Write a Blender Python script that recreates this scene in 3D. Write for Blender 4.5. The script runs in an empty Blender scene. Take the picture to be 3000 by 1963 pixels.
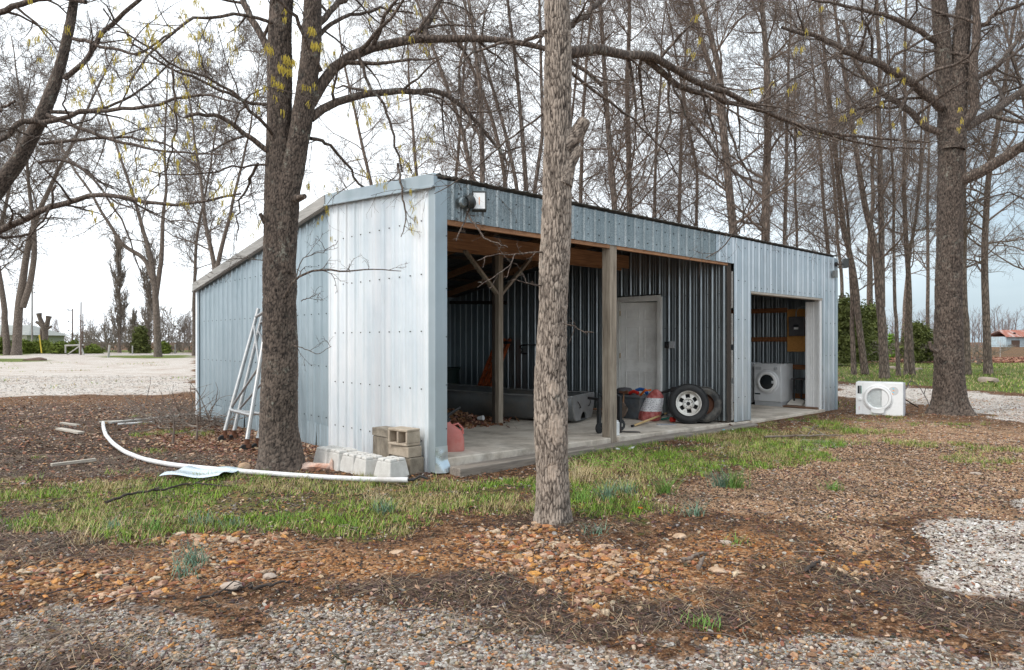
import bpy, math, random
import numpy as np
from mathutils import Vector, Matrix
R = math.radians
sc = bpy.context.scene
col = sc.collection
# ------------------------------------------------------------------ camera
cam_d = bpy.data.cameras.new('camera'); cam = bpy.data.objects.new('camera', cam_d); col.objects.link(cam)
cam.location = (0, 0, 1.5); cam.rotation_euler = (R(90), 0, 0)
cam_d.sensor_width = 36; cam_d.lens = 24.0; cam_d.shift_y = 19.5/3000
cam_d.clip_start = 0.05; cam_d.clip_end = 3000
sc.camera = cam
# ------------------------------------------------------------------ sky and sun
SUN_AZ, SUN_EL = R(-118), R(48)      # azimuth measured clockwise from +Y
w = bpy.data.worlds.new('World'); sc.world = w; w.use_nodes = True
nt = w.node_tree; nt.nodes.clear()
out = nt.nodes.new('ShaderNodeOutputWorld'); bg = nt.nodes.new('ShaderNodeBackground')
sky = nt.nodes.new('ShaderNodeTexSky'); sky.sky_type = 'NISHITA'; sky.sun_disc = False
sky.sun_elevation = SUN_EL; sky.sun_rotation = SUN_AZ
sky.air_density = 1.2; sky.dust_density = 2.5
tc = nt.nodes.new('ShaderNodeTexCoord'); mp = nt.nodes.new('ShaderNodeMapping')
mp.inputs['Scale'].default_value = (1.2, 1.2, 5.0)
cn = nt.nodes.new('ShaderNodeTexNoise'); cn.inputs['Scale'].default_value = 1.6; cn.inputs['Detail'].default_value = 6
sep = nt.nodes.new('ShaderNodeSeparateXYZ')
ma = nt.nodes.new('ShaderNodeMath'); ma.operation = 'MULTIPLY_ADD'      # cloud cover thins towards the east (right)
ma.inputs[1].default_value = -1.15; ma.inputs[2].default_value = 0.60
mz = nt.nodes.new('ShaderNodeMath'); mz.operation = 'MULTIPLY_ADD'; mz.inputs[1].default_value = 0.75
ad = nt.nodes.new('ShaderNodeMath'); ad.operation = 'MULTIPLY_ADD'; ad.inputs[1].default_value = 0.7
cr = nt.nodes.new('ShaderNodeMapRange'); cr.inputs[1].default_value = 0.35; cr.inputs[2].default_value = 1.05
cr.inputs[3].default_value = 0.0; cr.inputs[4].default_value = 1.0
mx = nt.nodes.new('ShaderNodeMix'); mx.data_type = 'RGBA'
mx.inputs[7].default_value = (11.6, 12.3, 12.9, 1)
L = nt.links.new
L(tc.outputs['Generated'], mp.inputs[0]); L(mp.outputs[0], cn.inputs['Vector'])
L(tc.outputs['Generated'], sep.inputs[0]); L(sep.outputs[0], ma.inputs[0]); L(sep.outputs[2], mz.inputs[0]); L(ma.outputs[0], mz.inputs[2])
L(cn.outputs[0], ad.inputs[0]); L(mz.outputs[0], ad.inputs[2]); L(ad.outputs[0], cr.inputs[0])
thin = nt.nodes.new('ShaderNodeMix'); thin.data_type = 'RGBA'; thin.inputs[0].default_value = .72; thin.inputs[7].default_value = (5.3, 6.6, 7.6, 1); L(sky.outputs[0], thin.inputs[6])   # blue sky seen through thin cloud
L(cr.outputs[0], mx.inputs[0]); L(thin.outputs[2], mx.inputs[6]); L(mx.outputs[2], bg.inputs[0]); L(bg.outputs[0], out.inputs[0])
bg.inputs[1].default_value = 0.1
sd = bpy.data.lights.new('sun', 'SUN'); so = bpy.data.objects.new('sun', sd); col.objects.link(so)
sd.energy = 1.4; sd.angle = R(14); sd.color = (1, .95, .88)
sv = Vector((math.sin(SUN_AZ)*math.cos(SUN_EL), math.cos(SUN_AZ)*math.cos(SUN_EL), math.sin(SUN_EL)))
so.rotation_euler = sv.to_track_quat('Z', 'Y').to_euler()
sc.view_settings.view_transform = 'Standard'; sc.view_settings.look = 'None'
sc.view_settings.exposure = 0.4; sc.view_settings.gamma = 1.0

# ------------------------------------------------------------------ frames of reference
TH = R(42.6); CT, ST = math.cos(TH), math.sin(TH); AX, AY = -0.862, 7.732
def W(s, y, z=0.0): return (AX + s*CT - y*ST, AY + s*ST + y*CT, z)      # shed coordinates -> world
def D(px, py, Y): return ((px-1500)/2000*Y, Y, 1.5+(1001-py)/2000*Y)     # a sight line at depth Y
def G(px, py, z=0.0):
    Y = 2000*(1.5-z)/(py-1001); return ((px-1500)/2000*Y, Y, z)
def slab_z(s): return 0.17-0.0168*min(s, 7.1)
def roof_z(y): return 3.37+(3.53-3.37)*y/2.51 if y < 2.51 else 3.53-(3.53-2.65)*(y-2.51)/5.47
PI = math.pi
# ------------------------------------------------------------------ tagging
def tag(o, label=None, cat=None, group=None, kind=None):
    if label: o['label'] = label
    if cat: o['category'] = cat
    if group: o['group'] = group
    if kind: o['kind'] = kind
    return o
def empty(name, loc=(0, 0, 0), rz=0, label=None, cat=None, group=None):
    o = bpy.data.objects.new(name, None); o.empty_display_size = .1
    o.location = loc; o.rotation_euler = (0, 0, rz); col.objects.link(o)
    return tag(o, label, cat, group)
# ------------------------------------------------------------------ materials
class NT:
    def __init__(s, name, rough=.6, metal=0.0, spec=.5):
        s.m = bpy.data.materials.new(name); s.m.use_nodes = True; s.t = s.m.node_tree
        s.b = s.t.nodes['Principled BSDF']; s.b.inputs['Roughness'].default_value = rough
        s.b.inputs['Metallic'].default_value = metal; s.b.inputs['Specular IOR Level'].default_value = spec
        s.tc = None
    def n(s, ty, **kw):
        n = s.t.nodes.new('ShaderNode'+ty)
        for k, v in kw.items():
            if k.startswith('i_'): n.inputs[k[2:].replace('_', ' ')].default_value = v
            else: setattr(n, k, v)
        return n
    def l(s, a, b): s.t.links.new(a, b)
    def co(s, kind='Object', scale=(1, 1, 1)):
        if s.tc is None: s.tc = s.n('TexCoord')
        m = s.n('Mapping'); m.inputs['Scale'].default_value = scale; s.l(s.tc.outputs[kind], m.inputs[0]); return m.outputs[0]
    def noise(s, scale, detail=4, rough=.6, vec=None, kind='Object', vs=(1, 1, 1)):
        n = s.n('TexNoise'); n.inputs['Scale'].default_value = scale; n.inputs['Detail'].default_value = detail
        n.inputs['Roughness'].default_value = rough; s.l(vec or s.co(kind, vs), n.inputs['Vector']); return n.outputs[0]
    def voro(s, scale, feat='F1', vec=None, kind='Object', vs=(1, 1, 1)):
        n = s.n('TexVoronoi'); n.feature = feat; n.inputs['Scale'].default_value = scale
        s.l(vec or s.co(kind, vs), n.inputs['Vector']); return n
    def ramp(s, fac, stops, interp='LINEAR'):
        r = s.n('ValToRGB'); r.color_ramp.interpolation = interp; e = r.color_ramp.elements
        while len(e) < len(stops): e.new(.5)
        for k, (p, c) in enumerate(stops):
            e[k].position = p; e[k].color = (*c, 1) if len(c) == 3 else c
        s.l(fac, r.inputs[0]); return r.outputs[0]
    def mix(s, fac, a, b, blend='MIX'):
        m = s.n('Mix'); m.data_type = 'RGBA'; m.blend_type = blend
        for i, v in ((0, fac), (6, a), (7, b)):
            if hasattr(v, 'is_output') or hasattr(v, 'links'): s.l(v, m.inputs[i])
            else: m.inputs[i].default_value = v if i == 0 else (*v, 1)
        return m.outputs[2]
    def math(s, op, a, b=0.0, c=0.0, clamp=False):
        m = s.n('Math'); m.operation = op; m.use_clamp = clamp
        for i, v in enumerate((a, b, c)):
            if hasattr(v, 'links'): s.l(v, m.inputs[i])
            else: m.inputs[i].default_value = v
        return m.outputs[0]
    def rng(s, v, a, b, c=0.0, d=1.0):
        m = s.n('MapRange'); s.l(v, m.inputs[0])
        for i, x in zip((1, 2, 3, 4), (a, b, c, d)): m.inputs[i].default_value = x
        return m.outputs[0]
    def attr(s, name, out='Fac'):
        a = s.n('Attribute'); a.attribute_name = name; return a.outputs[out]
    def base(s, c):
        if hasattr(c, 'links'): s.l(c, s.b.inputs['Base Color'])
        else: s.b.inputs['Base Color'].default_value = (*c, 1)
        return s
    def bump(s, h, dist=.01, strength=1.0):
        b = s.n('Bump'); b.inputs['Distance'].default_value = dist; b.inputs['Strength'].default_value = strength
        s.l(h, b.inputs['Height']); s.l(b.outputs[0], s.b.inputs['Normal']); return s
    def rough(s, v): s.l(v, s.b.inputs['Roughness']); return s
def simple(name, c, rough=.6, metal=0.0, var=.25, scale=12, dirt=None, dirt_amt=.4, bump=0.0, vs=(1, 1, 1)):
    t = NT(name, rough, metal)
    n = t.noise(scale, 5, .65, vs=vs)
    c0 = tuple(x*(1-var) for x in c); c1 = tuple(min(1, x*(1+var)) for x in c)
    k = t.ramp(n, [(.3, c0), (.7, c1)])
    if dirt:
        d = t.rng(t.noise(scale*.3, 6, .7, vs=vs), .48, .68, 0, dirt_amt)
        k = t.mix(d, k, dirt)
    t.base(k); t.rough(t.rng(n, .3, .7, rough*.85, min(1, rough*1.15)))
    if bump: t.bump(t.noise(scale*4, 5, .6, vs=vs), bump)
    return t.m
def sheet_mat(name, c, c2, rough, metal, spangle=0.0, streak=.12, dirt=(.2, .17, .14), dirt_amt=.25):
    t = NT(name, rough, metal)
    st = t.noise(1.0, 5, .6, vs=(5, 5, .25)); blotch = t.noise(1.3, 4, .6)
    k = t.mix(t.rng(t.math('ADD', t.math('MULTIPLY', st, .6), t.math('MULTIPLY', blotch, .4)), .35, .65), c, c2)
    if spangle:
        v = t.voro(95); k = t.mix(spangle, k, t.ramp(v.outputs['Color'], [(0, (.12, .15, .17)), (1, (.95, 1, 1))]), 'OVERLAY')
    dr = t.rng(t.noise(2.5, 7, .75, vs=(2, 2, .6)), .58, .75, 0, dirt_amt)
    k = t.mix(dr, k, dirt)
    t.base(k); t.rough(t.rng(t.noise(6, 4), .3, .7, rough*.8, rough*1.2))
    if name != 'inner_sheet': t.bump(t.noise(2.2, 3, .5, vs=(1.5, 1.5, .7)), .012, .35)
    return t.m
M = {}
M['white_sheet'] = sheet_mat('white_sheet', (.70, .78, .83), (.95, .96, .97), .38, .3, dirt_amt=.08)
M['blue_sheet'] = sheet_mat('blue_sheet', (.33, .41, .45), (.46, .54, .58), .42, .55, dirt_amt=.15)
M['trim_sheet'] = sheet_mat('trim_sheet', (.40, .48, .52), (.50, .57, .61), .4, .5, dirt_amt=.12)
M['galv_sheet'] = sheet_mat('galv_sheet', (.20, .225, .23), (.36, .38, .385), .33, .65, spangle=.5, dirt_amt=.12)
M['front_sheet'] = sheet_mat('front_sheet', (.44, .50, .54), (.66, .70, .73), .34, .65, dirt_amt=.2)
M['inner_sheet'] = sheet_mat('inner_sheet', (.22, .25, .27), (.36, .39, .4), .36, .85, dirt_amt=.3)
M['roof_sheet'] = sheet_mat('roof_sheet', (.12, .13, .13), (.2, .2, .2), .6, .4, dirt_amt=.4)
M['flash'] = sheet_mat('flash', (.62, .72, .78), (.75, .82, .86), .3, .7, dirt_amt=.02)
def wood_mat(name, c0, c1, scale=1.0, axis='z', bump=.002, knots=True):
    t = NT(name, .82)
    vs = {'z': (14, 14, .7), 'x': (.7, 14, 14), 'y': (14, .7, 14)}[axis]
    g = t.noise(3*scale, 6, .7, vs=vs); b = t.noise(1.2, 3)
    k = t.ramp(t.math('ADD', t.math('MULTIPLY', g, .75), t.math('MULTIPLY', b, .25)), [(.32, c0), (.66, c1)])
    if knots:
        v = t.voro(2.2, vs={'z': (2, 2, .7), 'x': (.7, 2, 2), 'y': (2, .7, 2)}[axis])
        k = t.mix(t.rng(v.outputs['Distance'], .05, .13, .8, 0), k, tuple(x*.3 for x in c0))
    t.base(k).bump(g, bump); return t.m
M['wood_post'] = wood_mat('wood_post', (.11, .08, .058), (.50, .42, .33))
M['wood_beam'] = wood_mat('wood_beam', (.20, .09, .045), (.55, .29, .15), axis='x')
M['wood_girt'] = wood_mat('wood_girt', (.16, .06, .02), (.32, .13, .05), axis='y')
M['wood_grey'] = wood_mat('wood_grey', (.26, .25, .23), (.56, .54, .51), axis='y', knots=False)
M['wood_pale'] = wood_mat('wood_pale', (.30, .26, .21), (.58, .53, .46), axis='x', knots=False)
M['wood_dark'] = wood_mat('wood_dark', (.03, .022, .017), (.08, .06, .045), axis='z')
M['timber'] = wood_mat('timber', (.12, .10, .085), (.34, .29, .24), axis='x', bump=.004, knots=False)
M['jamb'] = simple('jamb', (.82, .80, .76), .55, var=.12, scale=4, dirt=(.3, .26, .2), dirt_amt=.5, vs=(1, 1, .5))
M['door'] = simple('door', (.88, .86, .82), .5, var=.08, scale=3, dirt=(.25, .2, .16), dirt_amt=.45)
t = NT('concrete', .85); n = t.noise(2.5, 8, .7)
k = t.ramp(n, [(.3, (.40, .33, .26)), (.5, (.62, .54, .45)), (.72, (.76, .69, .60))])
k = t.mix(t.rng(t.noise(1.1, 6, .75), .5, .66, 0, .6), k, (.15, .115, .085)); t.base(k).bump(t.noise(60, 6, .7), .003); M['concrete'] = t.m
t = NT('block_grey', .9); k = t.ramp(t.noise(5, 8, .75), [(.3, (.48, .455, .42)), (.7, (.74, .72, .68))]); t.base(k).bump(t.noise(120, 6, .7), .003); M['block_white'] = t.m
t = NT('block_brown', .92); k = t.ramp(t.noise(7, 8, .75), [(.3, (.13, .105, .08)), (.5, (.26, .22, .17)), (.72, (.42, .36, .29))]); t.base(k).bump(t.noise(110, 6, .75), .005); M['block_brown'] = t.m
t = NT('block_tan', .92); k = t.ramp(t.noise(7, 8, .75), [(.3, (.30, .24, .18)), (.7, (.55, .46, .36))]); t.base(k).bump(t.noise(110, 6, .75), .005); M['block_tan'] = t.m
M['black_metal'] = simple('black_metal', (.02, .022, .025), .5, .1, dirt=(.09, .05, .03), dirt_amt=.4)
M['rubber'] = simple('rubber', (.018, .018, .019), .72, dirt=(.09, .085, .08), dirt_amt=.35, scale=9, bump=.001)
M['rubber_worn'] = simple('rubber_worn', (.035, .035, .036), .8, dirt=(.2, .18, .15), dirt_amt=.7, scale=14, bump=.002)
M['rim'] = simple('rim', (.62, .60, .56), .42, .5, dirt=(.22, .16, .11), dirt_amt=.55, scale=14)
M['dark'] = simple('dark', (.012, .012, .013), .7)
M['alu'] = simple('alu', (.42, .42, .42), .42, .7, dirt=(.28, .22, .16), dirt_amt=.45, scale=8, var=.15)
M['boat'] = simple('boat', (.17, .175, .175), .55, .5, dirt=(.28, .22, .16), dirt_amt=.55, scale=3)
M['boat_in'] = simple('boat_in', (.3, .3, .3), .55, .3, dirt=(.2, .17, .13), dirt_amt=.5, scale=3)
M['rust'] = simple('rust', (.13, .055, .03), .85, .1, scale=20, bump=.002)
M['pvc'] = simple('pvc', (.74, .74, .74), .4, var=.05, dirt=(.33, .26, .2), dirt_amt=.55, scale=9)
M['enamel'] = simple('enamel', (.86, .87, .87), .28, var=.015, scale=3)
M['enamel_old'] = simple('enamel_old', (.66, .67, .68), .35, var=.04, dirt=(.35, .3, .25), dirt_amt=.3, scale=3)
M['enamel_grey'] = simple('enamel_grey', (.42, .43, .44), .4, var=.06)
M['print_grey'] = simple('print_grey', (.33, .34, .35), .5, var=.05)
M['back_steel'] = simple('back_steel', (.40, .41, .45), .45, .5)
M['sticker_grey'] = simple('sticker_grey', (.62, .62, .62), .4, var=.03)
M['sticker_cyan'] = simple('sticker_cyan', (.2, .62, .8), .5, var=.03)
M['sticker_orange'] = simple('sticker_orange', (.9, .38, .12), .5, var=.03)
M['label_black'] = simple('label_black', (.015, .02, .025), .3)
M['label_white'] = simple('label_white', (.8, .8, .8), .5, var=.04)
t = NT('glass_door', .04); t.base((.02, .025, .028)); t.b.inputs['Specular IOR Level'].default_value = .8; M['door_glass'] = t.m
t = NT('clear_glass', .03); t.base((.9, .95, .95)); t.b.inputs['Transmission Weight'].default_value = .92; t.b.inputs['IOR'].default_value = 1.35; M['clear_glass'] = t.m
M['drum'] = simple('drum', (.34, .36, .37), .25, .9, var=.3, scale=30)
M['brass'] = simple('brass', (.35, .22, .06), .4, .8)
M['orange_paint'] = simple('orange_paint', (.48, .10, .025), .6, dirt=(.12, .05, .03), dirt_amt=.5)
M['red'] = simple('red', (.55, .03, .02), .5); M['red_cloth'] = simple('red_cloth', (.30, .02, .02), .7)
M['green_handle'] = simple('green_handle', (.02, .28, .2), .45); M['blue_plastic'] = simple('blue_plastic', (.02, .13, .45), .4)
M['orange_plastic'] = simple('orange_plastic', (.75, .17, .02), .4)
M['tote'] = simple('tote', (.10, .115, .13), .5, dirt=(.2, .16, .12), dirt_amt=.35)
M['handle_wood'] = simple('handle_wood', (.62, .43, .2), .5, var=.12, scale=30, vs=(1, 1, 1))
M['old_handle'] = simple('old_handle', (.28, .15, .08), .7)
M['blade'] = simple('blade', (.19, .14, .11), .6, .4, dirt=(.08, .05, .03), dirt_amt=.6)
M['gas_red'] = simple('gas_red', (.58, .17, .14), .5, var=.12, scale=5, dirt=(.6, .42, .38), dirt_amt=.5)
M['panel_grey'] = simple('panel_grey', (.105, .10, .105), .5, .1)
t = NT('osb', .8); v = t.voro(30, vs=(1, 2.2, 1)); k = t.mix(t.noise(3, 5), t.ramp(v.outputs['Color'], [(0, (.42, .17, .04)), (1, (.72, .36, .10))]), (.58, .27, .07)); t.base(k); M['osb'] = t.m
M['cardboard'] = simple('cardboard', (.19, .11, .07), .9); M['paper'] = simple('paper', (.62, .57, .5), .8, var=.06)
M['bright_white'] = simple('bright_white', (.8, .8, .79), .5, var=.04)
M['lamp_glass'] = simple('lamp_glass', (.85, .86, .86), .12, var=.02)
M['lamp_body'] = simple('lamp_body', (.05, .055, .055), .5, .3)
M['box_grey'] = simple('box_grey', (.25, .25, .24), .5, .3)
M['broken_pink'] = simple('broken_pink', (.62, .45, .37), .9, dirt=(.6, .2, .08), dirt_amt=.9, scale=10, bump=.01)
M['rock_tan'] = simple('rock_tan', (.45, .30, .19), .9, scale=7, dirt=(.55, .45, .36), dirt_amt=.8, bump=.01)
M['rock_pale'] = simple('rock_pale', (.42, .34, .28), .9, scale=2.5, dirt=(.22, .16, .12), dirt_amt=.7, bump=.02)
M['twig_wood'] = simple('twig_wood', (.17, .13, .105), .9, scale=18, dirt=(.4, .38, .33), dirt_amt=.5, bump=.003)
M['twig_dark'] = simple('twig_dark', (.05, .038, .032), .9, scale=18, bump=.003)
M['rusty_roof'] = simple('rusty_roof', (.34, .13, .09), .8, scale=1.2, dirt=(.55, .5, .48), dirt_amt=.8, vs=(2.5, 1, .3))
M['barn_wall'] = simple('barn_wall', (.42, .52, .57), .7, scale=2, dirt=(.3, .25, .22), dirt_amt=.4)
M['house_roof'] = simple('house_roof', (.30, .31, .29), .8, scale=3)
M['house_wall'] = simple('house_wall', (.5, .52, .42), .8)
M['pole_wood'] = simple('pole_wood', (.13, .085, .065), .9, scale=3, vs=(6, 6, .4))
M['pole_grey'] = simple('pole_grey', (.33, .30, .28), .8, scale=3)
M['yellow'] = simple('yellow', (.75, .55, .06), .5)
M['wire'] = simple('wire', (.12, .12, .12), .5, .5)
def bark(name, c_low, c_high, lichen=.25, scale=1.0, use_attr=False, lich=(.42, .44, .38)):
    t = NT(name, .92)
    if use_attr:
        h = t.attr('bark'); fine = t.noise(48, 6, .75, vs=(1, 1, .22))
        k = t.ramp(t.math('ADD', t.math('MULTIPLY', h, .55), t.math('MULTIPLY', t.rng(fine, .3, .7), .55)), [(.22, c_low), (.50, tuple(a*.65+b*.35 for a, b in zip(c_low, c_high))), (.88, c_high)])
        hh = t.math('ADD', fine, h)
    else:
        v = t.voro(16*scale, 'DISTANCE_TO_EDGE', vs=(1, 1, .28)); n1 = t.noise(22*scale, 6, .75, vs=(1, 1, .35))
        hh = t.math('ADD', t.math('MULTIPLY', t.rng(v.outputs['Distance'], 0, .35), .6), t.math('MULTIPLY', n1, .6))
        k = t.ramp(hh, [(.2, c_low), (.85, c_high)])
    ln = t.rng(t.noise(9, 8, .8), .56, .66, 0, lichen); big = t.rng(t.noise(1.3, 3), .42, .6)
    k = t.mix(t.math('MULTIPLY', ln, big), k, lich)
    if name == 'bark_hero':          # bare patches where the bark has flaked off
        for c_, sx, sz in (((.36, 5.54, .80), .075, .14), ((.33, 5.54, 1.12), .05, .06), ((.33, 5.54, .45), .045, .09)):
            vm = t.n('VectorMath', operation='SUBTRACT'); t.l(t.co('Object'), vm.inputs[0]); vm.inputs[1].default_value = c_
            v2_ = t.n('VectorMath', operation='MULTIPLY'); t.l(vm.outputs[0], v2_.inputs[0]); v2_.inputs[1].default_value = (1/sx, 1/.09, 1/sz)
            ln_ = t.n('VectorMath', operation='LENGTH'); t.l(v2_.outputs[0], ln_.inputs[0])
            k = t.mix(t.rng(t.math('ADD', ln_.outputs['Value'], t.math('MULTIPLY', t.noise(30, 4), 1.6)), 1.5, 1.9, .75, 0), k, (.56, .45, .36))
    t.base(k).bump(hh, .02 if not use_attr else .006)
    return t.m
M['bark_hero'] = bark('bark_hero', (.022, .013, .009), (.44, .36, .295), .5, use_attr=True, lich=(.5, .5, .43))
M['bark_dark'] = bark('bark_dark', (.009, .006, .005), (.175, .132, .105), .7, use_attr=True, lich=(.42, .43, .36))
M['bark_limb'] = bark('bark_limb', (.030, .021, .016), (.20, .15, .12), .75, 1.6, lich=(.40, .42, .36))
M['bark_far'] = bark('bark_far', (.045, .033, .026), (.27, .205, .165), .45, .8)
M['bark_grey'] = bark('bark_grey', (.07, .052, .042), (.25, .20, .165), .3, .7)
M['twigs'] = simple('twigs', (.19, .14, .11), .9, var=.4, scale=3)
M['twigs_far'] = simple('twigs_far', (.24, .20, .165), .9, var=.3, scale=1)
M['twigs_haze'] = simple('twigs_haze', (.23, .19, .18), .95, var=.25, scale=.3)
M['catkin'] = simple('catkin', (.52, .40, .05), .7, var=.3, scale=9)
M['wound'] = simple('wound', (.42, .17, .06), .8, scale=8, dirt=(.5, .38, .28), dirt_amt=.8, vs=(2, 2, .4))
M['cedar'] = simple('cedar', (.12, .14, .035), .9, var=.6, scale=2.5)
M['hedge'] = simple('hedge', (.15, .19, .03), .9, var=.6, scale=2.5)
M['lime'] = simple('lime', (.16, .30, .03), .8, var=.4)

# ------------------------------------------------------------------ mesh helpers
def link_mesh(name, me, parent=None, mats=()):
    for m in mats: me.materials.append(M[m] if isinstance(m, str) else m)
    o = bpy.data.objects.new(name, me); col.objects.link(o)
    if parent is not None: o.parent = parent
    return o
def np_mesh(name, V, F, nper, smooth=True, mat_idx=None):
    V = np.asarray(V, np.float32); F = np.asarray(F, np.int32)
    me = bpy.data.meshes.new(name); me.vertices.add(len(V)); me.vertices.foreach_set('co', V.ravel())
    me.loops.add(F.size); me.loops.foreach_set('vertex_index', F.ravel())
    me.polygons.add(len(F)); me.polygons.foreach_set('loop_start', np.arange(0, F.size, nper, dtype=np.int32))
    me.polygons.foreach_set('loop_total', np.full(len(F), nper, np.int32))
    if mat_idx is not None: me.polygons.foreach_set('material_index', np.asarray(mat_idx, np.int32))
    me.polygons.foreach_set('use_smooth', np.full(len(F), smooth, bool))
    me.update(calc_edges=True); return me
def add_attr(me, name, vals):
    a = me.attributes.new(name, 'FLOAT', 'POINT'); a.data.foreach_set('value', np.asarray(vals, np.float32))
def add_cattr(me, name, vals):
    a = me.attributes.new(name, 'FLOAT_COLOR', 'POINT'); a.data.foreach_set('color', np.asarray(vals, np.float32).ravel())
class MB:
    def __init__(s): s.v = []; s.f = []; s.m = []; s.mi = 0
    def mat(s, i): s.mi = i; return s
    def add(s, vs, fs):
        b = len(s.v); s.v += [tuple(v) for v in vs]; s.f += [tuple(b+i for i in f) for f in fs]; s.m += [s.mi]*len(fs)
    def box(s, x0, x1, y0, y1, z0, z1, mtx=None):
        vs = [Vector(p) for p in ((x0, y0, z0), (x1, y0, z0), (x1, y1, z0), (x0, y1, z0), (x0, y0, z1), (x1, y0, z1), (x1, y1, z1), (x0, y1, z1))]
        if mtx: vs = [mtx @ v for v in vs]
        s.add(vs, [(0, 3, 2, 1), (4, 5, 6, 7), (0, 1, 5, 4), (1, 2, 6, 5), (2, 3, 7, 6), (3, 0, 4, 7)]); return s
    def hexa(s, pts):
        s.add(pts, [(0, 3, 2, 1), (4, 5, 6, 7), (0, 1, 5, 4), (1, 2, 6, 5), (2, 3, 7, 6), (3, 0, 4, 7)]); return s
    def bar(s, p0, p1, wd, ht, up=(0, 0, 1)):
        p0, p1 = Vector(p0), Vector(p1); d = (p1-p0).normalized(); up = Vector(up)
        if abs(d.dot(up)) > .98: up = Vector((1, 0, 0))
        a = d.cross(up).normalized()*wd/2; b = a.cross(d).normalized()*ht/2
        s.hexa([p0-a-b, p0+a-b, p1+a-b, p1-a-b, p0-a+b, p0+a+b, p1+a+b, p1-a+b]); return s
    def tube(s, pts, r, S=10, cap=True):
        P = [Vector(p) for p in pts]; n = len(P); rr = r if hasattr(r, '__len__') else [r]*n
        d0 = (P[-1]-P[0]).normalized() if (P[-1]-P[0]).length > 1e-6 else Vector((0, 0, 1))
        ref = Vector((0, 0, 1)) if abs(d0.z) < .9 else Vector((1, 0, 0)); vs = []
        for i in range(n):
            t = (P[min(i+1, n-1)]-P[max(i-1, 0)]).normalized()
            a = (ref-t*ref.dot(t)); a = a.normalized() if a.length > 1e-4 else t.orthogonal().normalized(); b = t.cross(a); ref = a
            for k in range(S):
                an = 2*PI*k/S; vs.append(P[i]+(a*math.cos(an)+b*math.sin(an))*rr[i])
        fs = [(i*S+k, i*S+(k+1) % S, (i+1)*S+(k+1) % S, (i+1)*S+k) for i in range(n-1) for k in range(S)]
        if cap: fs += [tuple(range(S))[::-1], tuple((n-1)*S+k for k in range(S))]
        s.add(vs, fs); return s
    def lathe(s, prof, S=32, mtx=None, close=False):   # prof: (radius, axial) about local Z
        vs = []; n = len(prof)
        for (r, a) in prof:
            for k in range(S):
                an = 2*PI*k/S; v = Vector((r*math.cos(an), r*math.sin(an), a)); vs.append(mtx @ v if mtx else v)
        fs = [(i*S+k, i*S+(k+1) % S, (i+1)*S+(k+1) % S, (i+1)*S+k) for i in range(n-1) for k in range(S)]
        if close: fs += [((n-1)*S+k, (n-1)*S+(k+1) % S, (k+1) % S, k) for k in range(S)]
        s.add(vs, fs); return s
    def prism(s, poly, z0, z1, mtx=None):
        n = len(poly); vs = [Vector((x, y, z0)) for x, y in poly]+[Vector((x, y, z1)) for x, y in poly]
        if mtx: vs = [mtx @ v for v in vs]
        s.add(vs, [tuple(range(n))[::-1], tuple(range(n, 2*n))]+[(i, (i+1) % n, n+(i+1) % n, n+i) for i in range(n)]); return s
    def build(s, name, mats, parent=None, bevel=0.0, smooth=None, seg=2):
        if not isinstance(mats, (list, tuple)): mats = [mats]
        me = bpy.data.meshes.new(name); me.from_pydata(s.v, [], s.f); me.update()
        me.polygons.foreach_set('material_index', s.m)
        o = link_mesh(name, me, parent, mats)
        if smooth: me.shade_smooth(); me.set_sharp_from_angle(angle=R(smooth))
        if bevel:
            b = o.modifiers.new('bevel', 'BEVEL'); b.width = bevel; b.segments = seg; b.limit_method = 'ANGLE'; b.angle_limit = R(40)
            b.harden_normals = False
        return o
def RZ(a): return Matrix.Rotation(a, 4, 'Z')
def RX(a): return Matrix.Rotation(a, 4, 'X')
def RY(a): return Matrix.Rotation(a, 4, 'Y')
def TR(x, y, z): return Matrix.Translation((x, y, z))
def rock(name, loc, size, mat, seed, parent=None, sub=3, rz=0):
    import bmesh
    bm = bmesh.new(); bmesh.ops.create_icosphere(bm, subdivisions=sub, radius=1)
    rg = random.Random(seed); planes = [(Vector((rg.gauss(0, 1), rg.gauss(0, 1), rg.gauss(0, 1))).normalized(), rg.uniform(.55, .9)) for _ in range(14)]
    from mathutils import noise
    for v in bm.verts:
        d = v.co.normalized(); r = 1.0
        for n, h in planes:
            c = d.dot(n)
            if c > .05: r = min(r, h/c)
        r *= 1+.08*noise.noise(d*3+Vector((seed, 0, 0)))
        v.co = Vector((d.x*r*size[0], d.y*r*size[1], d.z*r*size[2]))
    me = bpy.data.meshes.new(name); bm.to_mesh(me); bm.free()
    o = link_mesh(name, me, parent, [mat]); o.location = loc; o.rotation_euler = (0, 0, rz)
    me.shade_smooth(); me.set_sharp_from_angle(angle=R(28)); return o

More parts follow.
